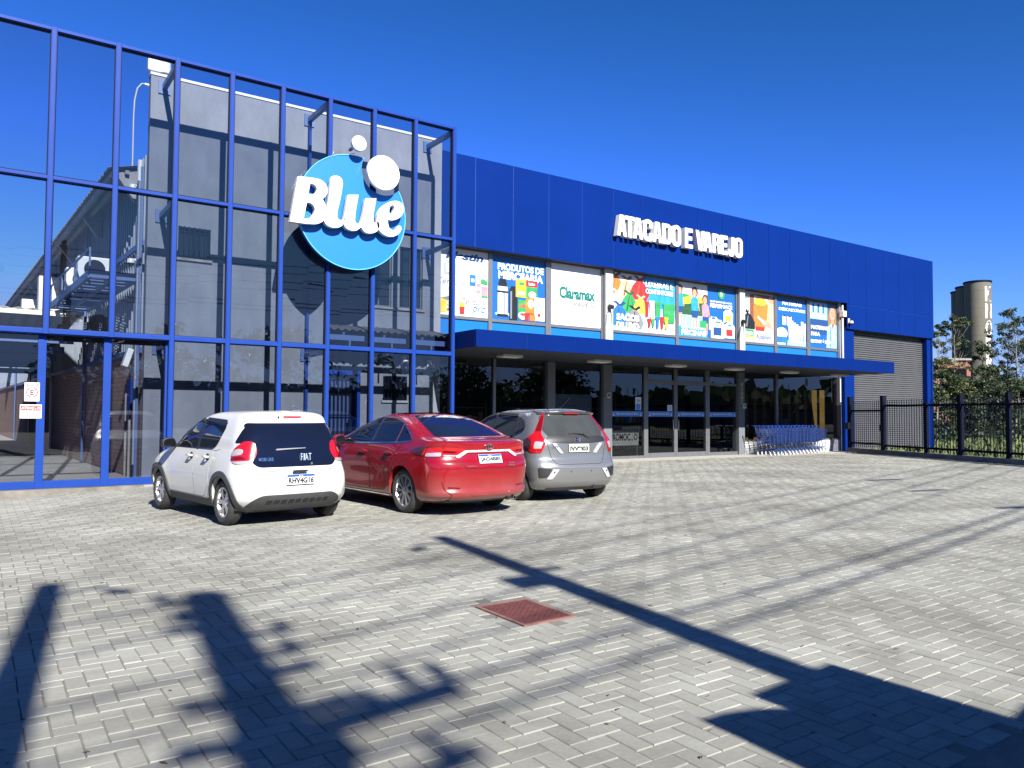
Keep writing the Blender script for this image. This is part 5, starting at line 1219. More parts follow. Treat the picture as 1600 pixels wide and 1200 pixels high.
# bumper details
cw.patch('plate_recess', PW, fil([(-.33, .50), (.33, .50), (.235, .715), (-.235, .715)], .04), 'rear', .003)
cw.line('bumper_crease', pm('white fold lit tone', (.6, .6, .6), .5), [(-.34, .50), (-.24, .718), (.24, .718), (.34, .50)], 'rear', .009, .005)  # paler strips paint the light caught on the recess folds
pl_ = plate(cw, 'RHV4G16', -.635, .60, R(2))
cw.box_part('plate_lamp', M['black'], lambda q: q.box(-.10, .10, -.63, -.60, .695, .72))
cw.patch('lower_diffuser', CLAD, fil([(-.70, .22, .03), (.70, .22, .03), (.62, .345, .06), (.50, .41, .06), (-.50, .41, .06), (-.62, .345, .06)], .03), 'rear', .012)
for k in range(9):
    x = -.40+.10*k; cw.patch('diffuser_slot', M['black'], [(x-.042, .30), (x+.03, .30), (x+.042, .345), (x-.03, .345)], 'rear', .0145)
cw.patch('bumper_underside', M['black'], [(-.62, .205), (.62, .205), (.62, .235), (-.62, .235)], 'rear', .014)
# wheel arch cladding and sills
for yc in (0., WBW): cw.patch('arch_cladding', CLAD, ring_poly(yc, .295, .338, .408, -14 if yc else -20, 194 if not yc else 194), 'side', .016, .03)
cw.patch('sill_cladding', CLAD, [(.36, .205), (WBW-.36, .205), (WBW-.36, .31), (.36, .31)], 'side', .010)
# doors as panels with handles
fd = fil([(.985, .325), (1.93, .325, .05), (1.985, .50, .1), (1.97, .955, .03), (.985, .955)], .03); rd = fil([(.44, .62, .12), (.46, .50, .1), (.62, .33, .05), (.972, .325), (.972, .955), (.40, .955, .04)], .03)
for poly, hy in ((fd, 1.10), (rd, .52)):
    for dr_, sx in zip(cw.patch('door', PW, poly, 'side', .0035, .06), (1, -1)):
        q = MB(); x = sx*.792; q.tube([(x, hy-.07, .865), (x+sx*.035, hy-.05, .868), (x+sx*.035, hy+.05, .868), (x, hy+.07, .865)], .016, 8); q.build('handle', PW, dr_, world=False, smooth=50)
        q = MB(); q.lathe([(.001, 0), (.052, 0), (.045, sx*.006), (.001, sx*.006)], 20, (sx*.779, hy, .862), 'X'); q.build('handle_recess', M['black'], dr_, world=False)
    cw.line('panel_gap', SEAM, poly, 'side', .009, .003, closed=True)
cw.line('panel_gap', SEAM, [(.20, .98), (.30, .955), (.40, .955)], 'side', .005)
mirror_part(cw, 'door_mirror', 1.80, 1.02, .72, M['black'])
q = MB(); q.tube([(-.28, -.485, .985), (-.05, -.495, .995), (.13, -.495, 1.0)], [.012, .009, .005], 6); q.build('rear_wiper', pm('grey wiper', (.22, .23, .24), .4), cw.t, world=False, smooth=50)
q = MB(); put_text(q, 'FIAT', (.13, -.516, .885), (1, 0, 0), (0, .13, .99), (0, -1, 0), .15, .092, .0, .006, 0., 1.25); q.build('badge', pm('badge silver blue', (.35, .45, .62), .3, .3), cw.t, world=False)
q = MB(); put_text(q, 'MOBI LIKE', (-.43, -.516, .865), (1, 0, 0), (0, .13, .99), (0, -1, 0), .20, .045, .02); q.build('badge', M['chrome'], cw.t, world=False)
cw.box_part('lock_badge', M['chrome'], lambda q: q.cyl((.20, -.525, .795), .016, 0, -.02, 14, 'Y'))
# front end
cw.patch('headlamp', LCLR, fil([(-.66, .70), (-.40, .66), (-.36, .74), (-.62, .84)], .04), 'front', .006); cw.patch('headlamp', LCLR, fil([(.66, .70), (.40, .66), (.36, .74), (.62, .84)], .04), 'front', .006)
cw.patch('grille', M['black'], fil([(-.5, .30), (.5, .30), (.42, .58), (-.42, .58)], .05), 'front', .005)
cw.wheel(make_rim(.195, 5, .030, .16), .175, .70)
q = MB(); q.tube([(-.2, -.45, .24), (-.2, -.2, .24), (-.15, 0, .26)], .03, 8); q.tube([(-.62, 0, .27), (.62, 0, .27)], .045, 10); q.build('rear_axle', M['black'], cw.t, world=False)
# ---------------- red saloon: L 4.63, W 1.78, H 1.455
PR = carpaint('red car paint', (.185, .0020, .0065), .0, .25)
def rs_side(y, z):
    f = 1.0
    for c in (0., 2.70): f += .022*math.exp(-(abs(y-c)/.42)**4)*math.exp(-((z-.60)/.28)**2)
    f -= .020*math.exp(-((y-1.35)/.75)**2)*math.exp(-((z-.50)/.13)**2); f += .006*math.exp(-((z-.86)/.05)**2)
    return f
RS = [(.18, -.72, 3.30, .77, .45, .5, 2.6, 2.4),
      (.23, -.86, 3.45, .825, .46, .55, 2.6, 2.4),
      (.29, -.965, 3.58, .855, .46, .6, 2.7, 2.4),
      (.34, -.985, 3.61, .862, .46, .6, 2.7, 2.4),
      (.40, -.960, 3.63, .870, .46, .6, 2.7, 2.4),
      (.52, -.965, 3.64, .878, .46, .6, 2.7, 2.4),
      (.66, -.975, 3.62, .884, .46, .62, 2.7, 2.3),
      (.74, -.965, 3.56, .884, .46, .62, 2.7, 2.3),
      (.80, -.925, 3.46, .880, .44, .62, 2.7, 2.3),
      (.88, -.905, 3.25, .870, .44, .60, 2.7, 2.3),
      (.94, -.905, 3.02, .858, .42, .60, 2.7, 2.3),
      (.99, -.910, 2.70, .845, .40, .55, 2.8, 2.4),
      (1.030, -.905, 2.40, .832, .36, .45, 2.9, 2.6),
      (1.055, -.83, 2.22, .818, .34, .40, 3.0, 2.8),
      (1.075, -.66, 2.12, .806, .32, .38, 3.0, 2.8),
      (1.095, -.50, 2.05, .792, .22, .36, 3.4, 2.8),
      (1.15, -.345, 1.92, .764, .20, .36, 3.4, 2.8),
      (1.25, -.09, 1.68, .712, .20, .40, 3.3, 2.8),
      (1.33, .13, 1.45, .660, .22, .44, 3.2, 2.8),
      (1.39, .34, 1.25, .606, .24, .44, 3.0, 2.6),
      (1.425, .52, 1.08, .545, .26, .40, 2.3, 2.4),
      (1.442, .66, .92, .44, .26, .30, 2.2, 2.2)]
WBR = 2.70
cr_ = Car('saloon', 'glossy dark red four door saloon with tinted glass parked between two hatchbacks', (5.79, 9.95, 0), R(4.6), PR, RS, WBR, .322, .365, sidef=rs_side)
cr_.t.scale = (.978,)*3
# glass house: three side lights in a bright surround
gh = [(1.98, .965), (1.62, 1.17), (1.28, 1.325), (.92, 1.375), (.55, 1.365), (.24, 1.295), (.02, 1.18), (-.20, 1.045), (.10, 1.015), (.62, .995), (1.30, .975)]
gl = lambda poly: cr_.patch('window', GLC, poly, 'side', .004)
gl(fil([(1.93, .975), (1.60, 1.165, .05), (1.28, 1.315, .08), (.93, 1.365, .05), (.955, .985)], .015))
gl(fil([(.915, .985), (.895, 1.365), (.56, 1.352, .1), (.24, 1.285, .05), (.245, 1.005)], .015))
gl(fil([(.215, 1.01), (.21, 1.27), (.03, 1.17, .1), (-.165, 1.05, .02), (.10, 1.018)], .012))
cr_.line('window_surround', M['chrome'], gh, 'side', .014, .006, closed=True)
cr_.patch('pillar_trim', M['black'], [(.91, .98), (.958, .98), (.935, 1.372), (.89, 1.372)], 'side', .005)
cr_.line('pillar_strip', M['chrome'], [(.94, .985), (.91, 1.36)], 'side', .012, .008); cr_.line('pillar_strip', M['alu'], [(.23, 1.0), (.225, 1.28)], 'side', .012, .007)
cr_.patch('windscreen', GLC, fil([(-.64, 1.06), (.64, 1.06), (.52, 1.38), (-.52, 1.38)], .06), 'front', .004)
rg = fil([(-.60, 1.105, .03), (.60, 1.105, .03), (.535, 1.27, .08), (.43, 1.402, .06), (-.43, 1.402, .06), (-.535, 1.27, .08)], .05)
cr_.patch('rear_window', GLC, rg, 'rear', .004, .03)
# boot shut lines
cr_.line('panel_gap', SEAM, [(-.60, 1.05), (-.585, .96), (-.50, .80), (-.46, .675), (-.40, .655), (.40, .655), (.46, .675), (.50, .80), (.585, .96), (.60, 1.05)], 'rear', .007)
cr_.line('panel_gap', SEAM, [(-.69, .755), (-.40, .735)], 'rear', .005); cr_.line('panel_gap', SEAM, [(.69, .755), (.40, .735)], 'rear', .005)
# lamps: outer smoked wedge wrapping to the flank, red core, clear stripes
for k, (poly, mt_, of) in enumerate(((fil([(-.06, .835, .02), (.30, .845, .05), (.47, .90, .01), (.33, .965, .06), (-.06, .985, .03)], .03), LAMB, .006), (fil([(-.05, .86, .01), (.26, .855, .03), (.22, .90, .03), (.19, .955, .02), (-.05, .975, .02)], .015), LRED, .009), (fil([(-.04, .842, .01), (.19, .84, .02), (.165, .885, .02), (-.04, .90, .01)], .012), LCLR, .012))):
    cr_.patch('tail_lamp' if k == 0 else 'lamp_lens', mt_, poly, 'diag', of, .03)
for sx in (1, -1):
    P = [(sx*.72, .845), (sx*.47, .835), (sx*.36, .925), (sx*.40, .945), (sx*.50, .955), (sx*.70, .975)]
    cr_.patch('inner_lamp', LRED, fil(P if sx > 0 else P[::-1], .02), 'rear', .007, .03)
    P = [(sx*.70, .845), (sx*.50, .838), (sx*.42, .895), (sx*.45, .90), (sx*.52, .858), (sx*.70, .864)]
    cr_.patch('lamp_lens', LCLR, fil(P if sx > 0 else P[::-1], .012), 'rear', .011, .03)
    P = [(sx*.70, .893), (sx*.56, .885), (sx*.50, .91), (sx*.60, .918), (sx*.70, .92)]
    cr_.patch('lamp_lens', LRDK, P if sx > 0 else P[::-1], 'rear', .010, .03)
cr_.patch('chrome_strip', pm('satin silver trim', (.50, .50, .50), .3, .3), fil([(-.36, .895), (.36, .895), (.50, .815), (.54, .83), (.40, .925), (-.40, .925), (-.54, .83), (-.50, .815)], .015), 'rear', .014, .03)
plate(cr_, 'JAO4B85', -.952, .80, R(21))
q = MB(); 
def oval(q, rx, rz, w_, y, z, n=28):
    for k in range(n):
        a, b_ = 2*math.pi*k/n, 2*math.pi*(k+1)/n; q.bar((rx*math.cos(a), y, z+rz*math.sin(a)), (rx*math.cos(b_), y, z+rz*math.sin(b_)), .012, w_, (0, 0, 1))
oval(q, .062, .045, .011, -.925, .965); oval(q, .024, .042, .009, -.927, .965, 20); 
for k in range(16):
    a, b_ = math.pi*k/16, math.pi*(k+1)/16
q.bar((-.045, -.927, .985), (.045, -.927, .985), .012, .009); q.build('badge', M['chrome'], cr_.t, world=False)
q = MB(); put_text(q, 'COROLLA', (-.34, -.985, .705), (1, 0, 0), (0, 0, 1), (0, -1, 0), .17, .022, .01); q.build('badge', M['chrome'], cr_.t, world=False)
q = MB(); put_text(q, 'ALTIS', (.36, -.985, .735), (1, 0, 0), (0, 0, 1), (0, -1, 0), .10, .022, .01); put_text(q, 'HYBRID', (.36, -.985, .70), (1, 0, 0), (0, 0, 1), (0, -1, 0), .12, .02, .01); q.build('badge', M['chrome'], cr_.t, world=False)
# bumper lower edge: raised lip with corner reflectors
cr_.patch('bumper_lip', PR, fil([(-.62, .255), (.62, .255), (.62, .345, .03), (.36, .345, .03), (.33, .315, .03), (-.33, .315, .03), (-.36, .345, .03), (-.62, .345, .03)], .02), 'rear', .024, .04)
cr_.patch('bumper_underside', M['black'], [(-.62, .195), (.62, .195), (.62, .235), (-.62, .235)], 'rear', .01)
cr_.line('bumper_crease', LRDK, [(-.74, .50), (-.70, .38), (-.60, .30)], 'rear', .012, .004); cr_.line('bumper_crease', LRDK, [(.74, .50), (.70, .38), (.60, .30)], 'rear', .012, .004)  # dark red strips paint the shade in the bumper creases
for sx in (1, -1): cr_.patch('reflector', LRDK, [(sx*.66, .405), (sx*.50, .395), (sx*.50, .415), (sx*.66, .43)][::sx], 'rear', .007)
fd = fil([(.975, .285), (1.95, .285, .05), (2.06, .50, .1), (2.04, .945, .03), (.965, .965)], .03); rd = fil([(.32, .72, .10), (.40, .52, .12), (.52, .30, .05), (.960, .285), (.950, .965), (.05, 1.0, .03)], .03)
for poly, hy in ((fd, 1.13), (rd, .35)):
    for dr_, sx in zip(cr_.patch('door', PR, poly, 'side', .003, .06), (1, -1)):
        q = MB(); x = sx*.882; q.tube([(x-sx*.015, hy-.10, .855), (x+sx*.03, hy-.07, .862), (x+sx*.03, hy+.07, .862), (x-sx*.015, hy+.10, .858)], [.013, .016, .016, .013], 8); q.build('handle', PR, dr_, world=False, smooth=50)
    cr_.line('panel_gap', SEAM, poly, 'side', .009, .0045, closed=True)
cr_.patch('sill_strip', M['chrome'], [(.42, .222), (WBR-.42, .222), (WBR-.42, .238), (.42, .238)], 'side', .010)
cr_.line('fuel_flap', SEAM, fil([(-.16, .77), (-.02, .77), (-.02, .92), (-.16, .92)], .03), 'side', .005, .003, closed=True)
mirror_part(cr_, 'door_mirror', 1.86, 1.015, .80, PR)
cr_.patch('headlamp', LCLR, fil([(.82, .70), (.42, .66), (.40, .72), (.80, .80)], .03), 'front', .006); cr_.patch('headlamp', LCLR, fil([(-.82, .70), (-.42, .66), (-.40, .72), (-.80, .80)], .03), 'front', .006)
cr_.patch('grille', M['black'], fil([(-.62, .25), (.62, .25), (.48, .56), (-.48, .56)], .05), 'front', .005)
cr_.wheel(make_rim(.232, 10, .017, .075), .205, .755)
q = MB(); q.tube([(-.66, 0, .30), (.66, 0, .30)], .045, 10); q.tube([(.35, -.93, .225), (.35, -.6, .25), (.2, .2, .25)], .03, 10); q.box(-.5, .5, -.75, -.35, .2, .3); q.build('rear_axle', M['black'], cr_.t, world=False)
cr_.box_part('exhaust_tip', M['chrome'], lambda q: q.lathe([(.022, -.955), (.028, -.955), (.028, -.80), (.022, -.80)], 16, (.45, 0, .225), 'Y'), smooth=40)
# ---------------- silver hatchback: L 4.0, W 1.69, H 1.53
PS = carpaint('silver car paint', (.165, .172, .18), .5, .28)
def hs_side(y, z):
    f = 1.0
    for c in (0., 2.53): f += .026*math.exp(-(abs(y-c)/.38)**4)*math.exp(-((z-.52)/.26)**2)
    f -= .022*math.exp(-((y-1.2)/.75)**2)*math.exp(-((z-.46)/.13)**2); f += .010*math.exp(-((z-(.88-.07*y))/.05)**2)
    return f
HS = [(.18, -.46, 2.95, .70, .35, .45, 3.0, 2.5),
      (.24, -.60, 3.08, .77, .36, .5, 3.0, 2.5),
      (.34, -.660, 3.19, .805, .36, .55, 3.0, 2.5),
      (.46, -.675, 3.27, .826, .36, .58, 3.0, 2.4),
      (.56, -.675, 3.30, .834, .36, .58, 3.0, 2.4),
      (.63, -.650, 3.30, .836, .36, .58, 3.0, 2.4),
      (.72, -.600, 3.28, .836, .36, .58, 3.0, 2.4),
      (.82, -.590, 3.18, .832, .36, .58, 3.0, 2.4),
      (.92, -.585, 2.98, .824, .36, .55, 3.0, 2.5),
      (1.00, -.575, 2.70, .808, .36, .50, 2.9, 2.6),
      (1.06, -.545, 2.45, .786, .36, .45, 2.8, 2.8),
      (1.15, -.495, 2.18, .750, .36, .42, 2.7, 2.8),
      (1.27, -.42, 1.86, .698, .36, .42, 2.7, 2.8),
      (1.38, -.355, 1.55, .646, .36, .45, 2.6, 2.8),
      (1.44, -.335, 1.34, .606, .38, .46, 2.6, 2.7),
      (1.485, -.30, 1.10, .54, .42, .46, 2.5, 2.5),
      (1.51, -.20, .88, .44, .42, .42, 2.4, 2.3)]
WBS = 2.53
cs = Car('hatchback', 'silver grey hatchback with tall red tail lamps parked rightmost beside the shop entrance', (8.06, 10.30, 0), R(-4.0), PS, HS, WBS, .305, .35, sidef=hs_side)
cs.t.scale = (.985,)*3
for poly in (fil([(.985, 1.00), (1.98, .985, .02), (1.62, 1.20, .08), (1.28, 1.385, .10), (1.00, 1.425)], .02), fil([(.94, 1.00), (.955, 1.425), (.40, 1.415, .06), (.27, 1.385), (.20, 1.035)], .03), fil([(.155, 1.05), (.22, 1.375, .03), (.02, 1.33, .06), (-.10, 1.21, .05), (-.06, 1.12, .05)], .03)):
    cs.patch('window', GLC, poly, 'side', .004)
cs.patch('pillar_trim', M['black'], [(.93, .99), (.99, .99), (1.005, 1.43), (.95, 1.43)], 'side', .0055); cs.patch('pillar_trim', M['black'], [(.145, 1.035), (.21, 1.035), (.28, 1.39), (.215, 1.385)], 'side', .0055)
cs.patch('rain_visor', M['black'], [(1.66, 1.18), (1.30, 1.395), (1.02, 1.44), (1.02, 1.40), (1.28, 1.355), (1.62, 1.155)], 'side', .014); cs.patch('rain_visor', M['black'], [(.94, 1.445), (.26, 1.425), (.25, 1.385), (.94, 1.40)], 'side', .014)
cs.patch('windscreen', GLC, fil([(-.62, 1.06), (.62, 1.06), (.50, 1.43), (-.50, 1.43)], .06), 'front', .004)
rgl = fil([(-.53, 1.055, .04), (.53, 1.055, .04), (.60, 1.18, .08), (.55, 1.40, .05), (.40, 1.435, .05), (-.40, 1.435, .05), (-.55, 1.40, .05), (-.60, 1.18, .08)], .05)
cs.patch('rear_window', pm('dusty grey rear glass', (.035, .038, .036), .14, 0, .15, 3, coat=.3), rgl, 'rear', .005, .04)
cs.patch('garnish', M['black'], fil([(-.60, .985, .03), (-.30, .955, .05), (.30, .955, .05), (.60, .985, .03), (.55, 1.065, .03), (-.55, 1.065, .03)], .03), 'rear', .008, .04)
q = MB(); q.prism([(.0, .02), (.11, .02), (.055, .125)], lambda a, b_, d: (a-.03, -.43-d, 1.12+b_), 0, .004); q.build('window_sticker', pm('faded red sticker', (.20, .07, .07), .6), cs.t, world=False)
# roof spoiler
sp = MB(); n = 14
for k in range(n):
    xa, xb = -.56+1.12*k/n, -.56+1.12*(k+1)/n; f = lambda x: (-.405+.16*(abs(x)/.56)**2.6, 1.468-.018*(abs(x)/.56)**2); ya, za = f(xa); yb, zb_ = f(xb)
    P = [(xa, ya, za), (xb, yb, zb_), (xb, -.05, 1.516-.03*(abs(xb)/.56)**2), (xa, -.05, 1.516-.03*(abs(xa)/.56)**2)]
    sp.add(P+[(x, y+(.03 if i < 2 else 0), z-.030) for i, (x, y, z) in enumerate(P)], [(0,1,2,3), (7,6,5,4), (0,4,5,1)]+([(3,7,4,0)] if k == 0 else [])+([(1,5,6,2)] if k == n-1 else []))
so_ = sp.build('roof_spoiler', PS, cs.t, world=False, smooth=45)
q = MB(); q.box(-.15, .15, -.385, -.35, 1.430, 1.448); q.build('brake_lamp', LRED, so_, world=False, bevel=.005)
q = MB(); q.tube([(.0, .05, 1.51), (.06, -.03, 1.56), (.12, -.17, 1.71)], [.008, .006, .004], 6); q.build('roof_aerial', M['black'], cs.t, world=False)
# tail lamps: red stem up the pillar, wide foot with clear centre
lampP = fil([(.10, .80, .02), (.27, .80, .03), (.42, 1.00, .03), (.30, 1.07, .05), (.24, 1.12, .04), (.165, 1.42, .02), (.12, 1.42, .02), (.125, 1.10, .04), (.07, 1.03, .04), (.03, .96, .03)], .02)
T2 = [(a+.02, b_) for a, b_ in lampP]
lm = cs.patch('tail_lamp', LRED, T2, 'diag', .012, .03)
for k, (P, mt_) in enumerate(((fil([(.10, .87, .01), (.22, .87, .02), (.20, .985, .03), (.07, .97, .02)], .015), LCLR), (fil([(.27, .86, .01), (.31, .86, .01), (.42, .995, .02), (.33, 1.04, .03), (.26, .99, .03)], .015), LAMB), (fil([(.13, 1.14, .01), (.22, 1.14, .01), (.165, 1.40, .01), (.13, 1.40, .01)], .01), LRDK))):
    for lo, pr in zip(cs.patch('lamp_lens', mt_, [(a+.02, b_) for a, b_ in P], 'diag', .0145, .03), lm): lo.parent = pr
# tailgate sculpture
cs.patch('plate_recess', PS, fil([(-.30, .795, .03), (.30, .795, .03), (.42, .945, .02), (-.42, .945, .02)], .03), 'rear', .003)
for sx in (1, -1):
    P = [(sx*.30, .79), (sx*.36, .79), (sx*.50, .95), (sx*.43, .955)]
    cs.patch('tailgate_blade', pm('silver fold lit tone', (.40, .41, .42), .25, .3), fil(P[::sx], .01), 'rear', .016, .03)  # paler silver paints the light falling on the tailgate folds
cs.line('panel_gap', SEAM, [(-.585, .99), (-.52, .72), (-.46, .635), (-.40, .615), (.40, .615), (.46, .635), (.52, .72), (.585, .99)], 'rear', .008)
plate(cs, 'IVV9I03', -.605, .875, R(3), PLG, False)
q = MB(); 
for x in (-.035, .035): q.bar((x*.75, -.590, .975), (x, -.575, 1.045), .014, .012)
q.bar((-.028, -.583, 1.012), (.028, -.583, 1.012), .012, .012); q.build('badge', M['chrome'], cs.t, world=False)
q = MB(); put_text(q, 'FIT', (-.44, -.602, .905), (1, 0, 0), (0, .05, 1), (0, -1, 0), .10, .026, .01); q.build('badge', M['alu'], cs.t, world=False)
q = MB(); q.tube([(.22, -.56, 1.02), (.12, -.56, 1.10), (-.05, -.535, 1.115), (-.16, -.535, 1.105)], [.014, .010, .008, .006], 6); q.build('rear_wiper', M['black'], cs.t, world=False, smooth=50)
for sx in (1, -1):
    P = [(sx*.76, .57), (sx*.54, .545), (sx*.62, .41), (sx*.745, .40)]
    cs.patch('bumper_vent', M['black'], fil(P[::sx], .03), 'rear', .006, .03)
    P = [(sx*.53, .545), (sx*.42, .54), (sx*.545, .385), (sx*.635, .385)]
    cs.patch('bumper_blade', pm('silver fold lit tone', (.40, .41, .42), .25, .3), fil(P[::sx], .015), 'rear', .014, .03)  # lighter tone of the silver stands for light on these folds
cs.line('bumper_crease', pm('silver fold shade tone', (.12, .125, .13), .4), [(-.76, .61), (-.55, .585), (-.40, .565), (.40, .565), (.55, .585), (.76, .61)], 'rear', .010, .003)  # darker silver strips paint shade along the bumper creases
cs.line('bumper_crease', pm('silver fold shade tone', (.12, .125, .13), .4), [(-.60, .375), (-.45, .34), (.45, .34), (.60, .375)], 'rear', .010, .003)
for x in (-.52, -.2, .2, .52): cs.box_part('parking_sensor', M['black'], lambda q: q.cyl((x, -.672, .50), .010, 0, -.008, 10, 'Y'))
cs.patch('bumper_underside', M['black'], [(-.58, .19), (.58, .19), (.58, .245), (-.58, .245)], 'rear', .01)
fd = fil([(.985, .29), (1.95, .29, .05), (2.02, .50, .1), (2.0, .975, .03), (.965, .985)], .03); rd = fil([(.36, .66, .12), (.40, .50, .1), (.52, .30, .05), (.970, .29), (.950, .985), (.12, 1.03, .04), (.20, .86, .1)], .03)
for poly, hy in ((fd, 1.12), (rd, .36)):
    for dr_, sx in zip(cs.patch('door', PS, poly, 'side', .003, .06), (1, -1)):
        q = MB(); x = sx*.832; q.tube([(x-sx*.015, hy-.09, .885), (x+sx*.03, hy-.06, .89), (x+sx*.03, hy+.06, .89), (x-sx*.015, hy+.09, .888)], [.013, .016, .016, .013], 8); q.build('handle', PS, dr_, world=False, smooth=50)
    cs.line('panel_gap', SEAM, poly, 'side', .009, .0045, closed=True)
mirror_part(cs, 'door_mirror', 1.90, 1.05, .76, PS)
cs.patch('headlamp', LCLR, fil([(.78, .72), (.42, .66), (.40, .74), (.74, .86)], .03), 'front', .006); cs.patch('headlamp', LCLR, fil([(-.78, .72), (-.42, .66), (-.40, .74), (-.74, .86)], .03), 'front', .006)
cs.patch('grille', M['black'], fil([(-.5, .28), (.5, .28), (.42, .56), (-.42, .56)], .05), 'front', .005)
cs.wheel(make_rim(.215, 8, .020, .08), .19, .735)
q = MB(); q.tube([(-.64, 0, .28), (.64, 0, .28)], .045, 10); q.tube([(.3, -.62, .235), (.3, -.2, .24), (.15, .3, .24)], .03, 10); q.build('rear_axle', M['black'], cs.t, world=False)
# ------------------------------------------------------------------ navy fence along the right side
FA = Vector((28.62, 17.80, 0)); FD = Vector((24.55-27.75, 9.89-17.30, 0)).normalized(); FN = Vector((-FD.y, FD.x, 0))
kb = MB(); c = FA+FD*9.5; kb.obox(c+Vector((0, 0, .03))-FN*.02, FD, FN, (0, 0, 1), 9.5, .09, .13)
tag(kb.build('fence_kerb', M['concrete'], bevel=.012), 'low stained concrete kerb under the navy fence', 'kerb')
fence = thing('steel_fence', 'navy steel bar fence with square posts on the low kerb', 'fence', tuple(FA+FD*3.2))
gate2 = thing('fence_gate', 'narrow navy steel gate in the fence next to the shop corner', 'gate', tuple(FA))
BASE = .16
def fpost(s, w_, h, parent, name='post'):
    q = MB(); p = FA+FD*s; q.obox(p+Vector((0, 0, (h+BASE)/2)), FD, FN, (0, 0, 1), w_/2, w_/2, (h-BASE)/2); q.obox(p+Vector((0, 0, h+.01)), FD, FN, (0, 0, 1), w_/2+.008, w_/2+.008, .012); return q.build(name, M['navy'], parent, bevel=.004)
def fpanel_(s0, s1, parent, name='panel', rails=(.32, 1.80), top=2.02, pitch=.125, z0=.20, barr=.0135):
    q = MB()
    for z in rails: q.bar(FA+FD*s0+Vector((0, 0, z)), FA+FD*s1+Vector((0, 0, z)), .045, .075)
    n = max(2, int(round((s1-s0)/pitch)))
    for k in range(1, n):
        p = FA+FD*(s0+(s1-s0)*k/n); q.tube([p+Vector((0, 0, z0)), p+Vector((0, 0, top))], barr, 5)
    return q.build(name, M['navy'], parent)
fpost(.12, .17, 2.15, gate2, 'hinge_post'); fpanel_(.22, 1.95, gate2, 'gate_leaf', (.36, 1.62), 2.0)
fpost(2.08, .16, 2.15, gate2, 'latch_post'); q = MB(); p = FA+FD*2.08-FN*.10; q.obox(p+Vector((0, 0, .98)), FD, FN, (0, 0, 1), .05, .03, .12); q.build('lock_box', M['navy'], gate2, bevel=.006)
q = MB(); q.obox(FA+FD*.12-FN*.12+Vector((0, 0, 1.02)), FD, FN, (0, 0, 1), .09, .06, .13); q.build('lock_box', M['black'], gate2, bevel=.008)
ps = [4.30, 5.85, 7.75, 10.6, 13.4, 16.2, 18.9]; prev = 2.18
for k, s in enumerate(ps):
    fpanel_(prev+.01, s-.08, fence); fpost(s, .15 if k % 2 else .12, 2.12 if k else 1.86, fence); prev = s+.08

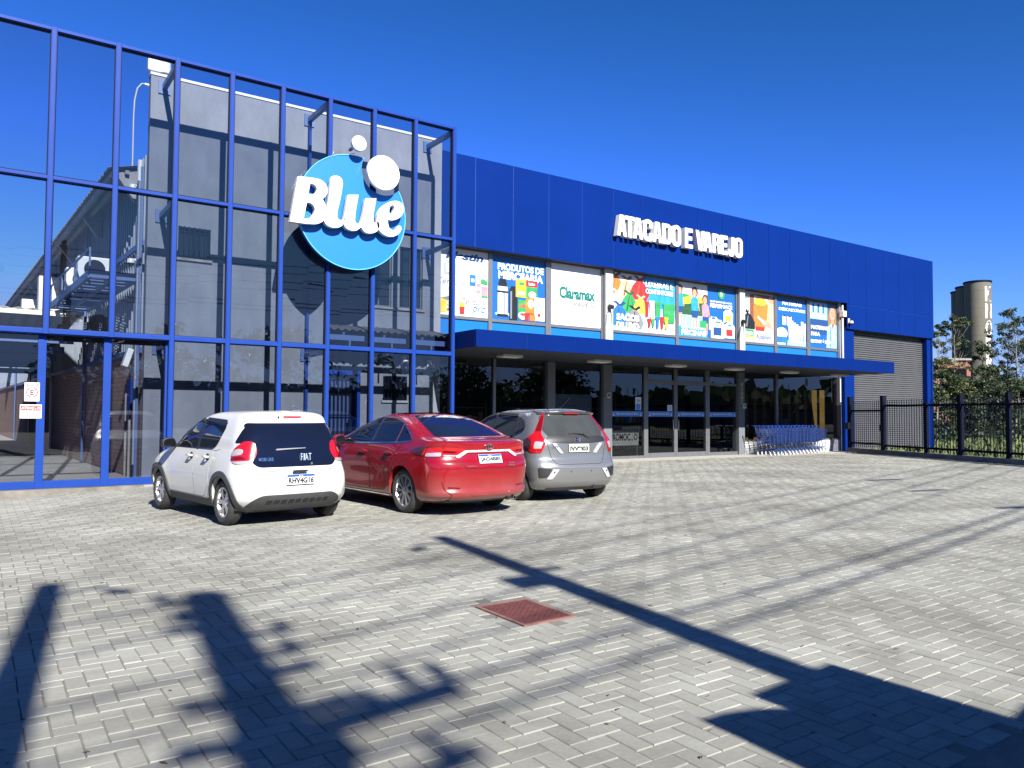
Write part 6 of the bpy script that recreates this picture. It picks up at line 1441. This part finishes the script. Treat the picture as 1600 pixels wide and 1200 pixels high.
# ------------------------------------------------------------------ nested row of shopping trolleys
CB = pm('blue coated wire', (.005, .024, .13), .4, 0, .1, 8); CBL = pm('blue trolley plastic', (.008, .04, .24), .4, 0, .05, 6); ZN = pm('blue grey plated tube', (.03, .055, .16), .4, .2, .1, 8); CW = pm('white castor', (.42, .42, .41), .5, 0, .05)
def make_cart():
    """front towards +X; child seat end and handle at -X"""
    t = thing('shopping_trolley', 'x', 'shopping trolley', (0, 0, 0), 0, 'nested row of blue shopping trolleys')
    L0, L1 = -.42, .44; zb, zt = .50, .92; wt, wb_ = .28, .22
    P = lambda u, v, z: (L0+(L1-L0)*u, v, z)
    top = lambda u: .98-.10*u; bot = lambda u: .42+.10*u; hw = lambda u, f: (.20+.09*f)*(1-.28*u)
    q = MB(); r_ = .0055
    for f in lsp(0, 1, 7):            # long wires on the sides
        for sg in (1, -1): q.tube([P(u, sg*hw(u, f), bot(u)+(top(u)-bot(u))*f) for u in (0, 1)], r_ if 0 < f < 1 else .006, 4, False)
    for u in lsp(0, 1, 15):
        for sg in (1, -1): q.tube([P(u, sg*hw(u, f), bot(u)+(top(u)-bot(u))*f) for f in (0, 1)], r_, 4, False)
        q.tube([P(u, -hw(u, 0), bot(u)), P(u, hw(u, 0), bot(u))], r_, 4, False)
    for k in lsp(-1, 1, 8):
        q.tube([P(1, k*hw(1, 0), bot(1)), P(1, k*hw(1, 1), top(1))], r_, 4, False); q.tube([P(0, k*hw(0, 0), bot(0)), P(1, k*hw(1, 0), bot(1))], r_, 4, False)
    for f in lsp(0, 1, 6): q.tube([P(1, -hw(1, f), bot(1)+(top(1)-bot(1))*f), P(1, hw(1, f), bot(1)+(top(1)-bot(1))*f)], r_, 4, False)
    q.build('basket', CB, t, world=False)
    q = MB(); q.tube([(-.53, -.27, 1.02), (-.53, .27, 1.02)], .016, 8); 
    q.build('handle', CBL, t, world=False, smooth=50)
    q = MB()
    for sg in (1, -1): q.obox((-.53, sg*.255, 1.02), (1, 0, 0), (0, 1, 0), (0, 0, 1), .03, .025, .03)
    q.build('handle_end', CBL, t, world=False, bevel=.008)
    q = MB()
    for sg in (1, -1):
        q.tube([(-.53, sg*.26, 1.02), (-.46, sg*.27, .93), (-.38, sg*.25, .50), (-.40, sg*.25, .30), (-.34, sg*.245, .17), (.36, sg*.17, .22), (.42, sg*.16, .30), (.30, sg*.17, .46)], .011, 6)
    q.tube([(-.34, -.24, .17), (-.34, .24, .17)], .010, 6); q.tube([(.36, -.17, .22), (.36, .17, .22)], .010, 6)
    q.build('frame', ZN, t, world=False, smooth=50)
    w0 = None
    for x, y in ((-.33, .245), (-.33, -.245), (.35, .165), (.35, -.165)):
        if w0 is None:
            q = MB(); q.lathe([(.02, -.014), (.055, -.014), (.062, -.008), (.062, .008), (.055, .014), (.02, .014)], 18, (0, 0, .062), 'Y', True); w0 = q.build('castor', CW, t, world=False, smooth=40); w0.location = (x, y, 0)
            q = MB(); q.box(-.012, .03, -.024, -.018, .05, .17); q.box(-.012, .03, .018, .024, .05, .17); q.box(-.012, .03, -.024, .024, .165, .175); q.build('fork', ZN, w0, world=False)
        else:
            c = w0.copy(); COL.objects.link(c); c.location = (x, y, 0)
            for ch in w0.children: d = ch.copy(); COL.objects.link(d); d.parent = c
    return t
c0 = make_cart(); NC = 14; xA, xB = 22.62, 26.95; yA, yB = 17.42, 17.82
an = math.atan2(yB-yA, xB-xA)
LBL = ['trolley at the left end of the nested row, beside the numbered column']+[f'{o_} trolley from the left in the nested blue row' for o_ in ('second','third','fourth','fifth','sixth','seventh','eighth','ninth','tenth','eleventh','twelfth','thirteenth')]+['trolley at the right end of the nested row, nearest the fence']
for k in range(NC):
    o = c0 if k == 0 else copy_tree(c0)
    f = k/(NC-1); o.location = (xA+.50+(xB-xA-.95)*f, yA+(yB-yA)*f+rnd.uniform(-.012, .012), .004); o.rotation_euler = (0, 0, an+rnd.uniform(-.02, .02)); o['label'] = LBL[k]
t = thing('trolley_sign', 'pale price board standing behind the trolley row inside the glass', 'board', (24.6, 18.6, 0)); q = MB(); q.box(24.9, 25.15, 18.50, 18.52, 1.15, 1.75); q.box(25.2, 25.75, 18.50, 18.52, 1.0, 1.28); q.build('panel', pm('grey paper', (.42, .42, .41), .7), t); q = MB(); q.tube([(25.0, 18.53, 0), (25.0, 18.53, 1.7)], .02, 6); q.build('pole', M['alu'], t)

# ------------------------------------------------------------------ background: silo, ruin, trees
def dirpt(px, dist):      # ground bearing of a photo column
    a = YAW+math.atan((px-800)/F_PX); d = dist/math.cos(a-YAW); return Vector((d*math.sin(a), d*math.cos(a), 0))
SILO = pm('weathered silo concrete', (.098, .090, .073), .9, 0, .25, .25, bump=.2, bscale=1.5, stretch=(1, 1, .35))
DS = 130.
s0 = dirpt(1536, DS); s1 = dirpt(1520, DS+7); s2 = dirpt(1515, DS+14)
sl = thing('grain_silo', 'tall cluster of weathered concrete silo cylinders behind the trees', 'silo', tuple(s0))
ax_ = (math.cos(YAW), -math.sin(YAW), 0)
for k, (p, r_, h) in enumerate(((dirpt(1530.5, DS), 2.02, 24.0), (dirpt(1517, DS+2.6), 2.0, 23.6), (dirpt(1509, DS+6.5), 2.0, 23.4))):
    q = MB(); prof = [(r_, -1)]
    for z in np.arange(1.5, h-.2, 1.5): prof += [(r_, z-.03), (r_-.025, z), (r_, z+.03)]
    prof += [(r_, h), (.01, h)]
    q.lathe(prof, 56, tuple(p)); q.build('cylinder', SILO, sl, smooth=30)
    q = MB(); q.cyl(tuple(p), r_+.12, h, h+.25, 40); q.build('cap', M['navy'], sl, smooth=40)
q = MB(); p = dirpt(1527, DS+2); q.obox(p+Vector((0, 0, 24.4)), ax_, (ax_[1], -ax_[0], 0), (0, 0, 1), 1.0, 1.0, .3); q.build('head_house', M['navy'], sl)
# painted vertical lettering on the sunny flank
pc = dirpt(1530.5, DS)
def silo_text(chars, a0, zt, ch_h, w_):
    for k, ch in enumerate(chars):
        v, f, tw, th = text_geo(ch, .035)
        q = MB(); V = []
        sub = 3
        for (x, y, z) in v:
            a = a0+(x/tw-.5)*w_/2.03; V.append((pc.x+2.045*math.sin(a), pc.y-2.045*math.cos(a), zt-k*(ch_h+.35)-ch_h+y/th*ch_h))
        q.add(V, f); q.build('lettering', M['white'], sl)
aw_ = YAW+.10
silo_text('KNORR', -1.148+.92, 23.2, 2.5, 1.5)
# brick ruin in front of the silo
BRR = brickmat('old red brick', (.20, .07, .045), (.25, .10, .065), (.15, .13, .115), 3.0)
rb = dirpt(1472, 98); ru = thing('brick_ruin', 'roofless red brick building with dark openings among the trees', 'building', tuple(rb))
u = Vector(ax_); v_ = Vector((-u.y, u.x, 0))
def ro(mb, a0, a1, d0, d1, z0, z1): mb.obox(rb+u*(a0+a1)/2+v_*(d0+d1)/2+Vector((0, 0, (z0+z1)/2)), u, v_, (0, 0, 1), (a1-a0)/2, (d1-d0)/2, (z1-z0)/2)
q = MB()
for (a0, a1, z0, z1) in ((-2.2, -.6, 0, 4.2), (-.6, .2, 0, 8.6), (.2, 3.2, 0, 4.0), (.2, 3.2, 5.2, 6.1), (.2, 3.2, 7.6, 8.3), (3.2, 3.7, 0, 8.5), (-2.2, -.6, 5.2, 6.0)): ro(q, a0, a1, 0, .4, z0, z1)
ro(q, 3.3, 3.7, .4, 8, 0, 8.4); ro(q, -2.2, 3.7, 8, 8.4, 0, 6); q.build('wall', BRR, ru)
q = MB(); ro(q, -.7, 3.8, -.1, .5, 8.6, 8.85); ro(q, -.7, 3.75, -.08, .42, 4.0, 4.25); ro(q, -.7, 3.75, -.08, .42, 6.1, 6.3); ro(q, -2.2, 3.7, .4, 8, 4.05, 4.2); q.build('concrete_beam', M['concrete'], ru)
BARK = pm('pale eucalyptus bark', (.16, .14, .105), .9, 0, .25, 2); 
def leafmat(name, c, d):
    if name in _mats: return _mats[name]
    mt = bpy.data.materials.new(name); mt.use_nodes = True; nt = mt.node_tree; b = nt.nodes['Principled BSDF']; b.inputs['Roughness'].default_value = .55; L = nt.links
    g = N(nt, 'ShaderNodeNewGeometry'); rp = N(nt, 'ShaderNodeValToRGB'); rp.color_ramp.elements[0].color = (*d, 1); rp.color_ramp.elements[1].color = (*c, 1); L.new(g.outputs['Random Per Island'], rp.inputs[0])
    tr = N(nt, 'ShaderNodeBsdfTranslucent'); L.new(rp.outputs[0], b.inputs['Base Color']); L.new(rp.outputs[0], tr.inputs[0]); mx = N(nt, 'ShaderNodeMixShader'); mx.inputs[0].default_value = .25
    L.new(b.outputs[0], mx.inputs[1]); L.new(tr.outputs[0], mx.inputs[2]); L.new(mx.outputs[0], nt.nodes['Material Output'].inputs[0]); _mats[name] = mt; return mt
LEU = leafmat('eucalyptus leaves', (.062, .085, .032), (.02, .034, .014)); LDK = leafmat('dark leaves', (.035, .06, .022), (.010, .022, .008)); LYL = leafmat('yellow green leaves', (.10, .11, .035), (.035, .048, .016))
def tree(name, label, base, h, spread, mat, seed, clumps, crown0=.35, leaf=.28, trunk=.18, per=70, lean=(0, 0), cl=1., group='trees beyond the fence', flat=.6):
    r = random.Random(seed); t = thing(name, label, 'tree', tuple(base), 0, group)
    q = MB(); top = Vector((lean[0], lean[1], h*.93)); B0 = Vector(base)
    tp = [B0+Vector((lean[0]*f**1.5+r.gauss(0, .06)*h*.06, lean[1]*f**1.5+r.gauss(0, .06)*h*.06, h*.93*f)) for f in lsp(0, 1, 7)]
    q.tube([tp[0]-Vector((0, 0, .6))]+tp[1:], [trunk*(1-.85*f) for f in lsp(0, 1, 7)], 7)
    lm = MB(); cen = []
    for k in range(clumps):
        f = crown0+(1-crown0)*r.random()**.8; a = r.random()*6.283; pr = math.sin(math.pi*min(1, (f-crown0)/(1-crown0)*.85+.12))**.7
        d = spread*pr*r.uniform(.25, 1); i = min(5, int(f*6)); p0 = tp[i]+(tp[i+1]-tp[i])*(f*6-i); p0 = p0-Vector((0, 0, .12*h*r.uniform(.3, 1)))
        cpt = B0+Vector((lean[0]*f, lean[1]*f, 0))+Vector((math.cos(a)*d, math.sin(a)*d, h*(.06+.94*f)))
        q.tube([p0, (p0+cpt)/2+Vector((0, 0, -.03*h)), cpt], [trunk*.30*(1-f*.6), trunk*.18*(1-f*.6), .02], 4, False)
        cen.append((cpt, spread*r.uniform(.16, .34)*cl))
    for cpt, cr__ in cen:
        for _ in range(int(per*r.uniform(.6, 1.3))):
            n = Vector((r.gauss(0, 1), r.gauss(0, 1), r.gauss(0, 1))).normalized(); p = cpt+Vector((n.x, n.y, n.z*flat))*cr__*r.random()**.45
            ax1 = Vector((r.gauss(0, 1), r.gauss(0, 1), r.gauss(0, .7)-.3)).normalized(); ax2 = ax1.cross(Vector((r.gauss(0, 1), r.gauss(0, 1), r.gauss(0, 1)))).normalized(); s_ = leaf*r.uniform(.6, 1.3)
            lm.add([p-ax1*s_, p+ax2*s_*.42, p+ax1*s_, p-ax2*s_*.42], [(0, 1, 2, 3)])
    q.build('trunk', BARK, t, smooth=60); lm.build('crown', mat, t); return t
TL = [  # photo column, distance, height, spread, material, clumps, leaves per clump, clump size, crown start, seed, label
 (1465, 62, 8.8, 1.7, LEU, 22, 45, .60, .35, 11, 'slim eucalyptus tree just beyond the blue store corner'),
 (1492, 66, 10.0, 2.3, LEU, 34, 55, .55, .62, 12, 'round headed eucalyptus tree with bare stems in front of the dark silo'),
 (1476, 54, 5.4, 2.6, LYL, 40, 60, .7, .10, 13, 'low pale green leafy tree beside the store corner'),
 (1510, 58, 4.3, 2.8, LDK, 36, 60, .7, .08, 14, 'low dark leafy tree in front of the brick ruin'),
 (1543, 60, 7.0, 1.9, LEU, 34, 55, .6, .22, 15, 'narrow leafy eucalyptus in front of the sunny silo cylinder'),
 (1528, 56, 4.2, 2.4, LYL, 30, 60, .7, .08, 16, 'bushy yellow green tree below the silo foot'),
 (1572, 64, 10.3, 2.7, LEU, 44, 34, .50, .30, 17, 'tall sparse eucalyptus immediately right of the silo'),
 (1594, 60, 9.6, 3.0, LDK, 44, 34, .50, .28, 18, 'tall dark eucalyptus second to the right of the silo'),
 (1586, 54, 4.6, 2.8, LDK, 40, 60, .7, .08, 19, 'dense dark low tree under the tall eucalypts'),
 (1625, 62, 9.6, 3.2, LEU, 44, 36, .52, .28, 20, 'tall eucalyptus furthest right at the field edge'),
 (1612, 56, 4.6, 2.8, LEU, 36, 60, .7, .08, 21, 'mid height leafy tree at the right field edge'),
 (1536, 53, 4.0, 2.4, LDK, 40, 90, .75, .06, 23, 'rounded dark shrub tree behind the second tall fence post'),
 (1500, 52, 3.8, 2.2, LYL, 40, 80, .75, .06, 24, 'low yellowish shrub tree nearest the store corner pier'),
 (1558, 55, 5.0, 2.2, LEU, 40, 80, .7, .08, 25, 'leafy middle height tree at the silo foot on its right'),
 (1462, 50, 4.2, 1.9, LEU, 36, 80, .75, .06, 26, 'dense green shrub tree half hidden by the store corner'),
 (1660, 60, 8.6, 3.4, LDK, 40, 50, .6, .2, 22, 'broad dark tree outside the right edge of the view'),
]
for px, dist, h, sp_, mt_, n_, per_, cl_, c0_, sd_, lab in TL:
    tree('eucalyptus_tree', lab, dirpt(px, dist), h, sp_, mt_, sd_, n_, c0_, .095, .10 if h > 6.5 else .10, int(per_*2.4), (rnd.uniform(-.5, .5), rnd.uniform(-.4, .4)), cl_)
# scrub along the field edge
r = random.Random(9); lm = MB()
for k in range(90):
    p = dirpt(r.uniform(1430, 1760), r.uniform(47, 68)); cr__ = r.uniform(.7, 1.5)
    for _ in range(70):
        n = Vector((r.gauss(0, 1), r.gauss(0, 1), abs(r.gauss(0, 1)))).normalized(); pp = p+Vector((n.x*cr__, n.y*cr__, n.z*cr__*r.uniform(.5, 1.2)))
        a1 = Vector((r.gauss(0, 1), r.gauss(0, 1), r.gauss(0, 1))).normalized(); a2 = a1.cross(Vector((r.gauss(0, 1), r.gauss(0, 1), 1))).normalized(); s_ = r.uniform(.10, .24)
        lm.add([pp-a1*s_, pp+a2*s_*.5, pp+a1*s_, pp-a2*s_*.5], [(0, 1, 2, 3)])
tag(lm.build('scrub', LDK), 'dark scrub along the far edge of the grass field', 'scrub', kind='stuff')
# far wooded horizon
lm = MB()
for k in range(1500):
    a = r.uniform(0, 6.283); d = r.uniform(190, 260); p = Vector((d*math.sin(a), d*math.cos(a), 0)); hh = r.uniform(5, 11)
    for _ in range(9):
        pp = p+Vector((r.gauss(0, 4), r.gauss(0, 4), r.uniform(-1, hh))); a1 = Vector((r.gauss(0, 1), r.gauss(0, 1), r.gauss(0, .5))).normalized(); a2 = a1.cross(Vector((0, 0, 1))).normalized() if abs(a1.z) < .95 else Vector((1, 0, 0)); s_ = r.uniform(1.2, 2.6)
        up_ = a1.cross(a2)
        lm.add([pp-a1*s_-up_*s_*.7, pp+a1*s_-up_*s_*.6, pp+a1*s_*.7+up_*s_*.8, pp-a1*s_*.8+up_*s_*.7], [(0, 1, 2, 3)])
tag(lm.build('far_woods', LDK), 'distant wooded skyline round the site', 'woods', kind='stuff')

# ------------------------------------------------------------------ the street behind the camera (casts the shadows, shows in the glass)
TA, CT = math.tan(R(SUN_AZ)), 1/math.tan(R(SUN_EL))
def lift(gx, gy, h):      # the point at height h whose shadow falls on (gx, gy)
    return Vector((gx-CT*h*math.sin(R(SUN_AZ)), gy-CT*h*math.cos(R(SUN_AZ)), h))
POLE = pm('concrete pole', (.30, .29, .27), .9, 0, .15, 2)
def lamp_pole(label, tipx, tipy, h, extra=None, wd=.085, side=-1):
    b0 = lift(tipx, tipy, h); p = Vector((b0.x, b0.y, -.1)); t = thing('utility_pole', label, 'utility pole', tuple(p), 0, 'poles along the street')
    q = MB(); q.tube([p, Vector((p.x, p.y, h))], [wd*1.75, wd*.85], 12); q.build('pole', POLE, t, smooth=50)
    q = MB(); z = h-.45; q.tube([(p.x, p.y, z), (p.x+side*.16, p.y+.02, z+.22), (p.x+side*.36, p.y+.05, z+.24), (p.x+side*.48, p.y+.06, z+.10)], .022, 8); q.build('lamp_arm', M['alu'], t, smooth=50)
    q = MB(); q.obox((p.x+side*.50, p.y+.06, z+.06), (side, 0, -.5), (0, 1, 0), (.5*side, 0, 1), .10, .05, .035); q.build('lamp_head', M['alu'], t, bevel=.01)
    return t, p
tA, pA = lamp_pole('concrete street lamp pole behind the viewer on the right', 4.35, 7.70, 8.6, wd=.125)
q = MB(); zc = 7.0; q.obox((pA.x-.24, pA.y, zc), (1, 0, 0), (0, 1, 0), (0, 0, 1), .16, .08, .10); q.obox((pA.x+.2, pA.y, zc+.22), (1, 0, 0), (0, 1, 0), (0, 0, 1), .15, .03, .03); q.build('junction_box', M['alu'], tA)
tC, pC = lamp_pole('concrete street lamp pole behind the viewer on the left', .51, 7.27, 8.2, wd=.125, side=1)
bB = lift(1.46, 6.25, 9.6); pB = Vector((bB.x, bB.y, -.1)); tB = thing('transformer_pole', 'concrete pole with transformer and cross arms behind the viewer', 'utility pole', tuple(pB), 0, 'poles along the street')
q = MB(); q.tube([pB, Vector((pB.x, pB.y, 9.6))], [.25, .165], 12); q.build('pole', POLE, tB, smooth=50)
q = MB()
for z, wA, wB in ((9.5, -.30, .1), (9.15, -.22, .1), (8.75, -.1, .36), (8.45, -.1, .32)): q.bar((pB.x+wA, pB.y, z), (pB.x+wB, pB.y, z), .05, .05)
[q.bar((pB.x-dx_*.4, pB.y, z_), (pB.x+dx_, pB.y, z_+.06), .07, .09) for z_, dx_ in ((8.95, -.34), (8.2, .40), (8.0, -.36), (7.8, .44), (7.65, -.42), (6.95, -.45), (6.8, .5))]
q.bar((pB.x-.2, pB.y+.1, 7.55), (pB.x+.95, pB.y-.1, 7.82), .10, .12); q.bar((pB.x-1.1, pB.y, 7.35), (pB.x+.3, pB.y, 7.5), .09, .10); q.bar((pB.x, pB.y, 7.1), (pB.x+.75, pB.y, 7.3), .07, .08); q.build('cross_arm', POLE, tB)
q = MB()
for x, z in ((-.30, 9.52), (-.22, 9.12), (.36, 8.72), (.32, 8.42), (.5, 7.7), (.75, 7.85), (.95, 7.82), (-.7, 7.45), (.6, 7.2)): q.lathe([(.001, 0), (.06, .02), (.04, .06), (.07, .10), (.04, .14), (.055, .19), (.001, .22)], 10, (pB.x+x, pB.y, z))
q.build('insulator', M['acwhite'], tB)
q = MB(); q.cyl((pB.x+.10, pB.y+.36, 6.35), .20, 0, .95, 20); q.obox((pB.x+.05, pB.y+.2, 6.9), (1, 0, 0), (0, 1, 0), (0, 0, 1), .08, .2, .4); q.build('transformer', M['alu'], tB)
wl = [((7.16,7.41),(24.21,11.72),8.3,.014),((6.3,6.55),(24.0,11.1),8.0,.012),((5.28,5.47),(24.75,10.74),7.6,.016),((4.5,4.6),(24.75,9.9),7.3,.013),((6.04,4.16),(13.32,5.38),6.6,.021),((6.47,3.86),(12.05,4.87),6.4,.021)]
for k, (a, b_, h, rr) in enumerate(wl):
    A, B_ = lift(*a, h), lift(*b_, h); d = (B_-A).normalized(); P0, P1 = A-d*22, B_+d*22; q = MB()
    q.tube([P0+(P1-P0)*f+Vector((0, 0, .35*(2*f-1)**2)) for f in lsp(0, 1, 16)], rr, 6)
    tag(q.build('overhead_wire', M['black']), f'black overhead cable along the street behind the viewer, {("highest","second highest","third highest","fourth highest","fifth highest","lowest")[k]} of six', 'cable', 'overhead cables')
for k, (g, e) in enumerate((((16.0, 9.53), (1.1, .10)), ((14.4, 7.75), (1.0, .08)), ((12.9, 5.6), (.9, .05)))):
    h = 8.0-.5*k; A = lift(*g, h); q = MB(); q.bar(A, A+Vector((e[0], e[1]-.25, 0)), .09, .05); tag(q.build('shadow_bar', M['black']), f'black cable joint added unseen near the overhead cables, {("furthest from", "midway to", "closest to")[k]} the viewer', 'cable joint', 'shadow bars')  # unseen bars added to throw short dark dashes on the paving
ks = thing('shadow_block', 'unseen added kiosk just behind the viewer', 'shadow block', (3, -1.9, 0)); q = MB()  # unseen block added and shaped only to cast its outline on the paving
q.prism([(2.29, -.1), (2.29, 2.30), (2.27, 2.62), (2.25, 2.74), (2.40, 2.735), (2.60, 2.70), (2.72, 2.65), (2.70, 2.79), (3.47, 2.84), (3.5, 2.2), (3.83, 2.24), (3.83, -.1)], lambda a, b_, d: (a, d, b_), -2.6, -1.62); q.build('shell', M['steel'], ks)
q = MB(); q.box(2.5, 3.3, -1.62, -1.60, 1.0, 1.9); q.build('block_panel', M['alu'], ks)
# trees and houses over the road, mirrored in the shop glass
for k in range(9):
    x = -20+8.2*k+rnd.uniform(-2, 2); tree('street_tree', f'broad leafy street tree across the road, {("first","second","third","fourth","fifth","sixth","seventh","eighth","ninth")[k]} along the row', Vector((x, -24-rnd.uniform(0, 5), -.1)), rnd.uniform(5.5, 8.5), rnd.uniform(3.0, 4.6), LDK, 60+k, 26, .18, .30, .2, 80, (0, 0), 1.2, 'trees across the road', .8)
b = MB(); b.box(-60, 110, -32, -31.6, -.1, 3.2); tag(b.build('street_wall', BR), 'long brown wall across the road behind the street trees', 'wall')

# a few dry leaves and twigs blown over the paving
r = random.Random(21); lm = MB()
for k in range(150):
    d = 2.5+12*r.random()**1.5; a = YAW+R(r.uniform(-36, 36)); x, y = d*math.sin(a), d*math.cos(a); an = r.random()*6.28; s_ = r.uniform(.010, .026); c, sn = math.cos(an), math.sin(an); zz = float(dip(x, y))+.006
    lm.add([(x-c*s_, y-sn*s_, zz), (x+sn*s_*.4, y-c*s_*.4, zz+.004), (x+c*s_, y+sn*s_, zz+.002), (x-sn*s_*.4, y+c*s_*.4, zz+.005)], [(0, 1, 2, 3)])
tag(lm.build('dry_leaves', pm('dry leaf', (.07, .05, .03), .8, 0, .4, 30)), 'small dry leaves and twigs scattered over the grey paving', 'leaves', kind='stuff')
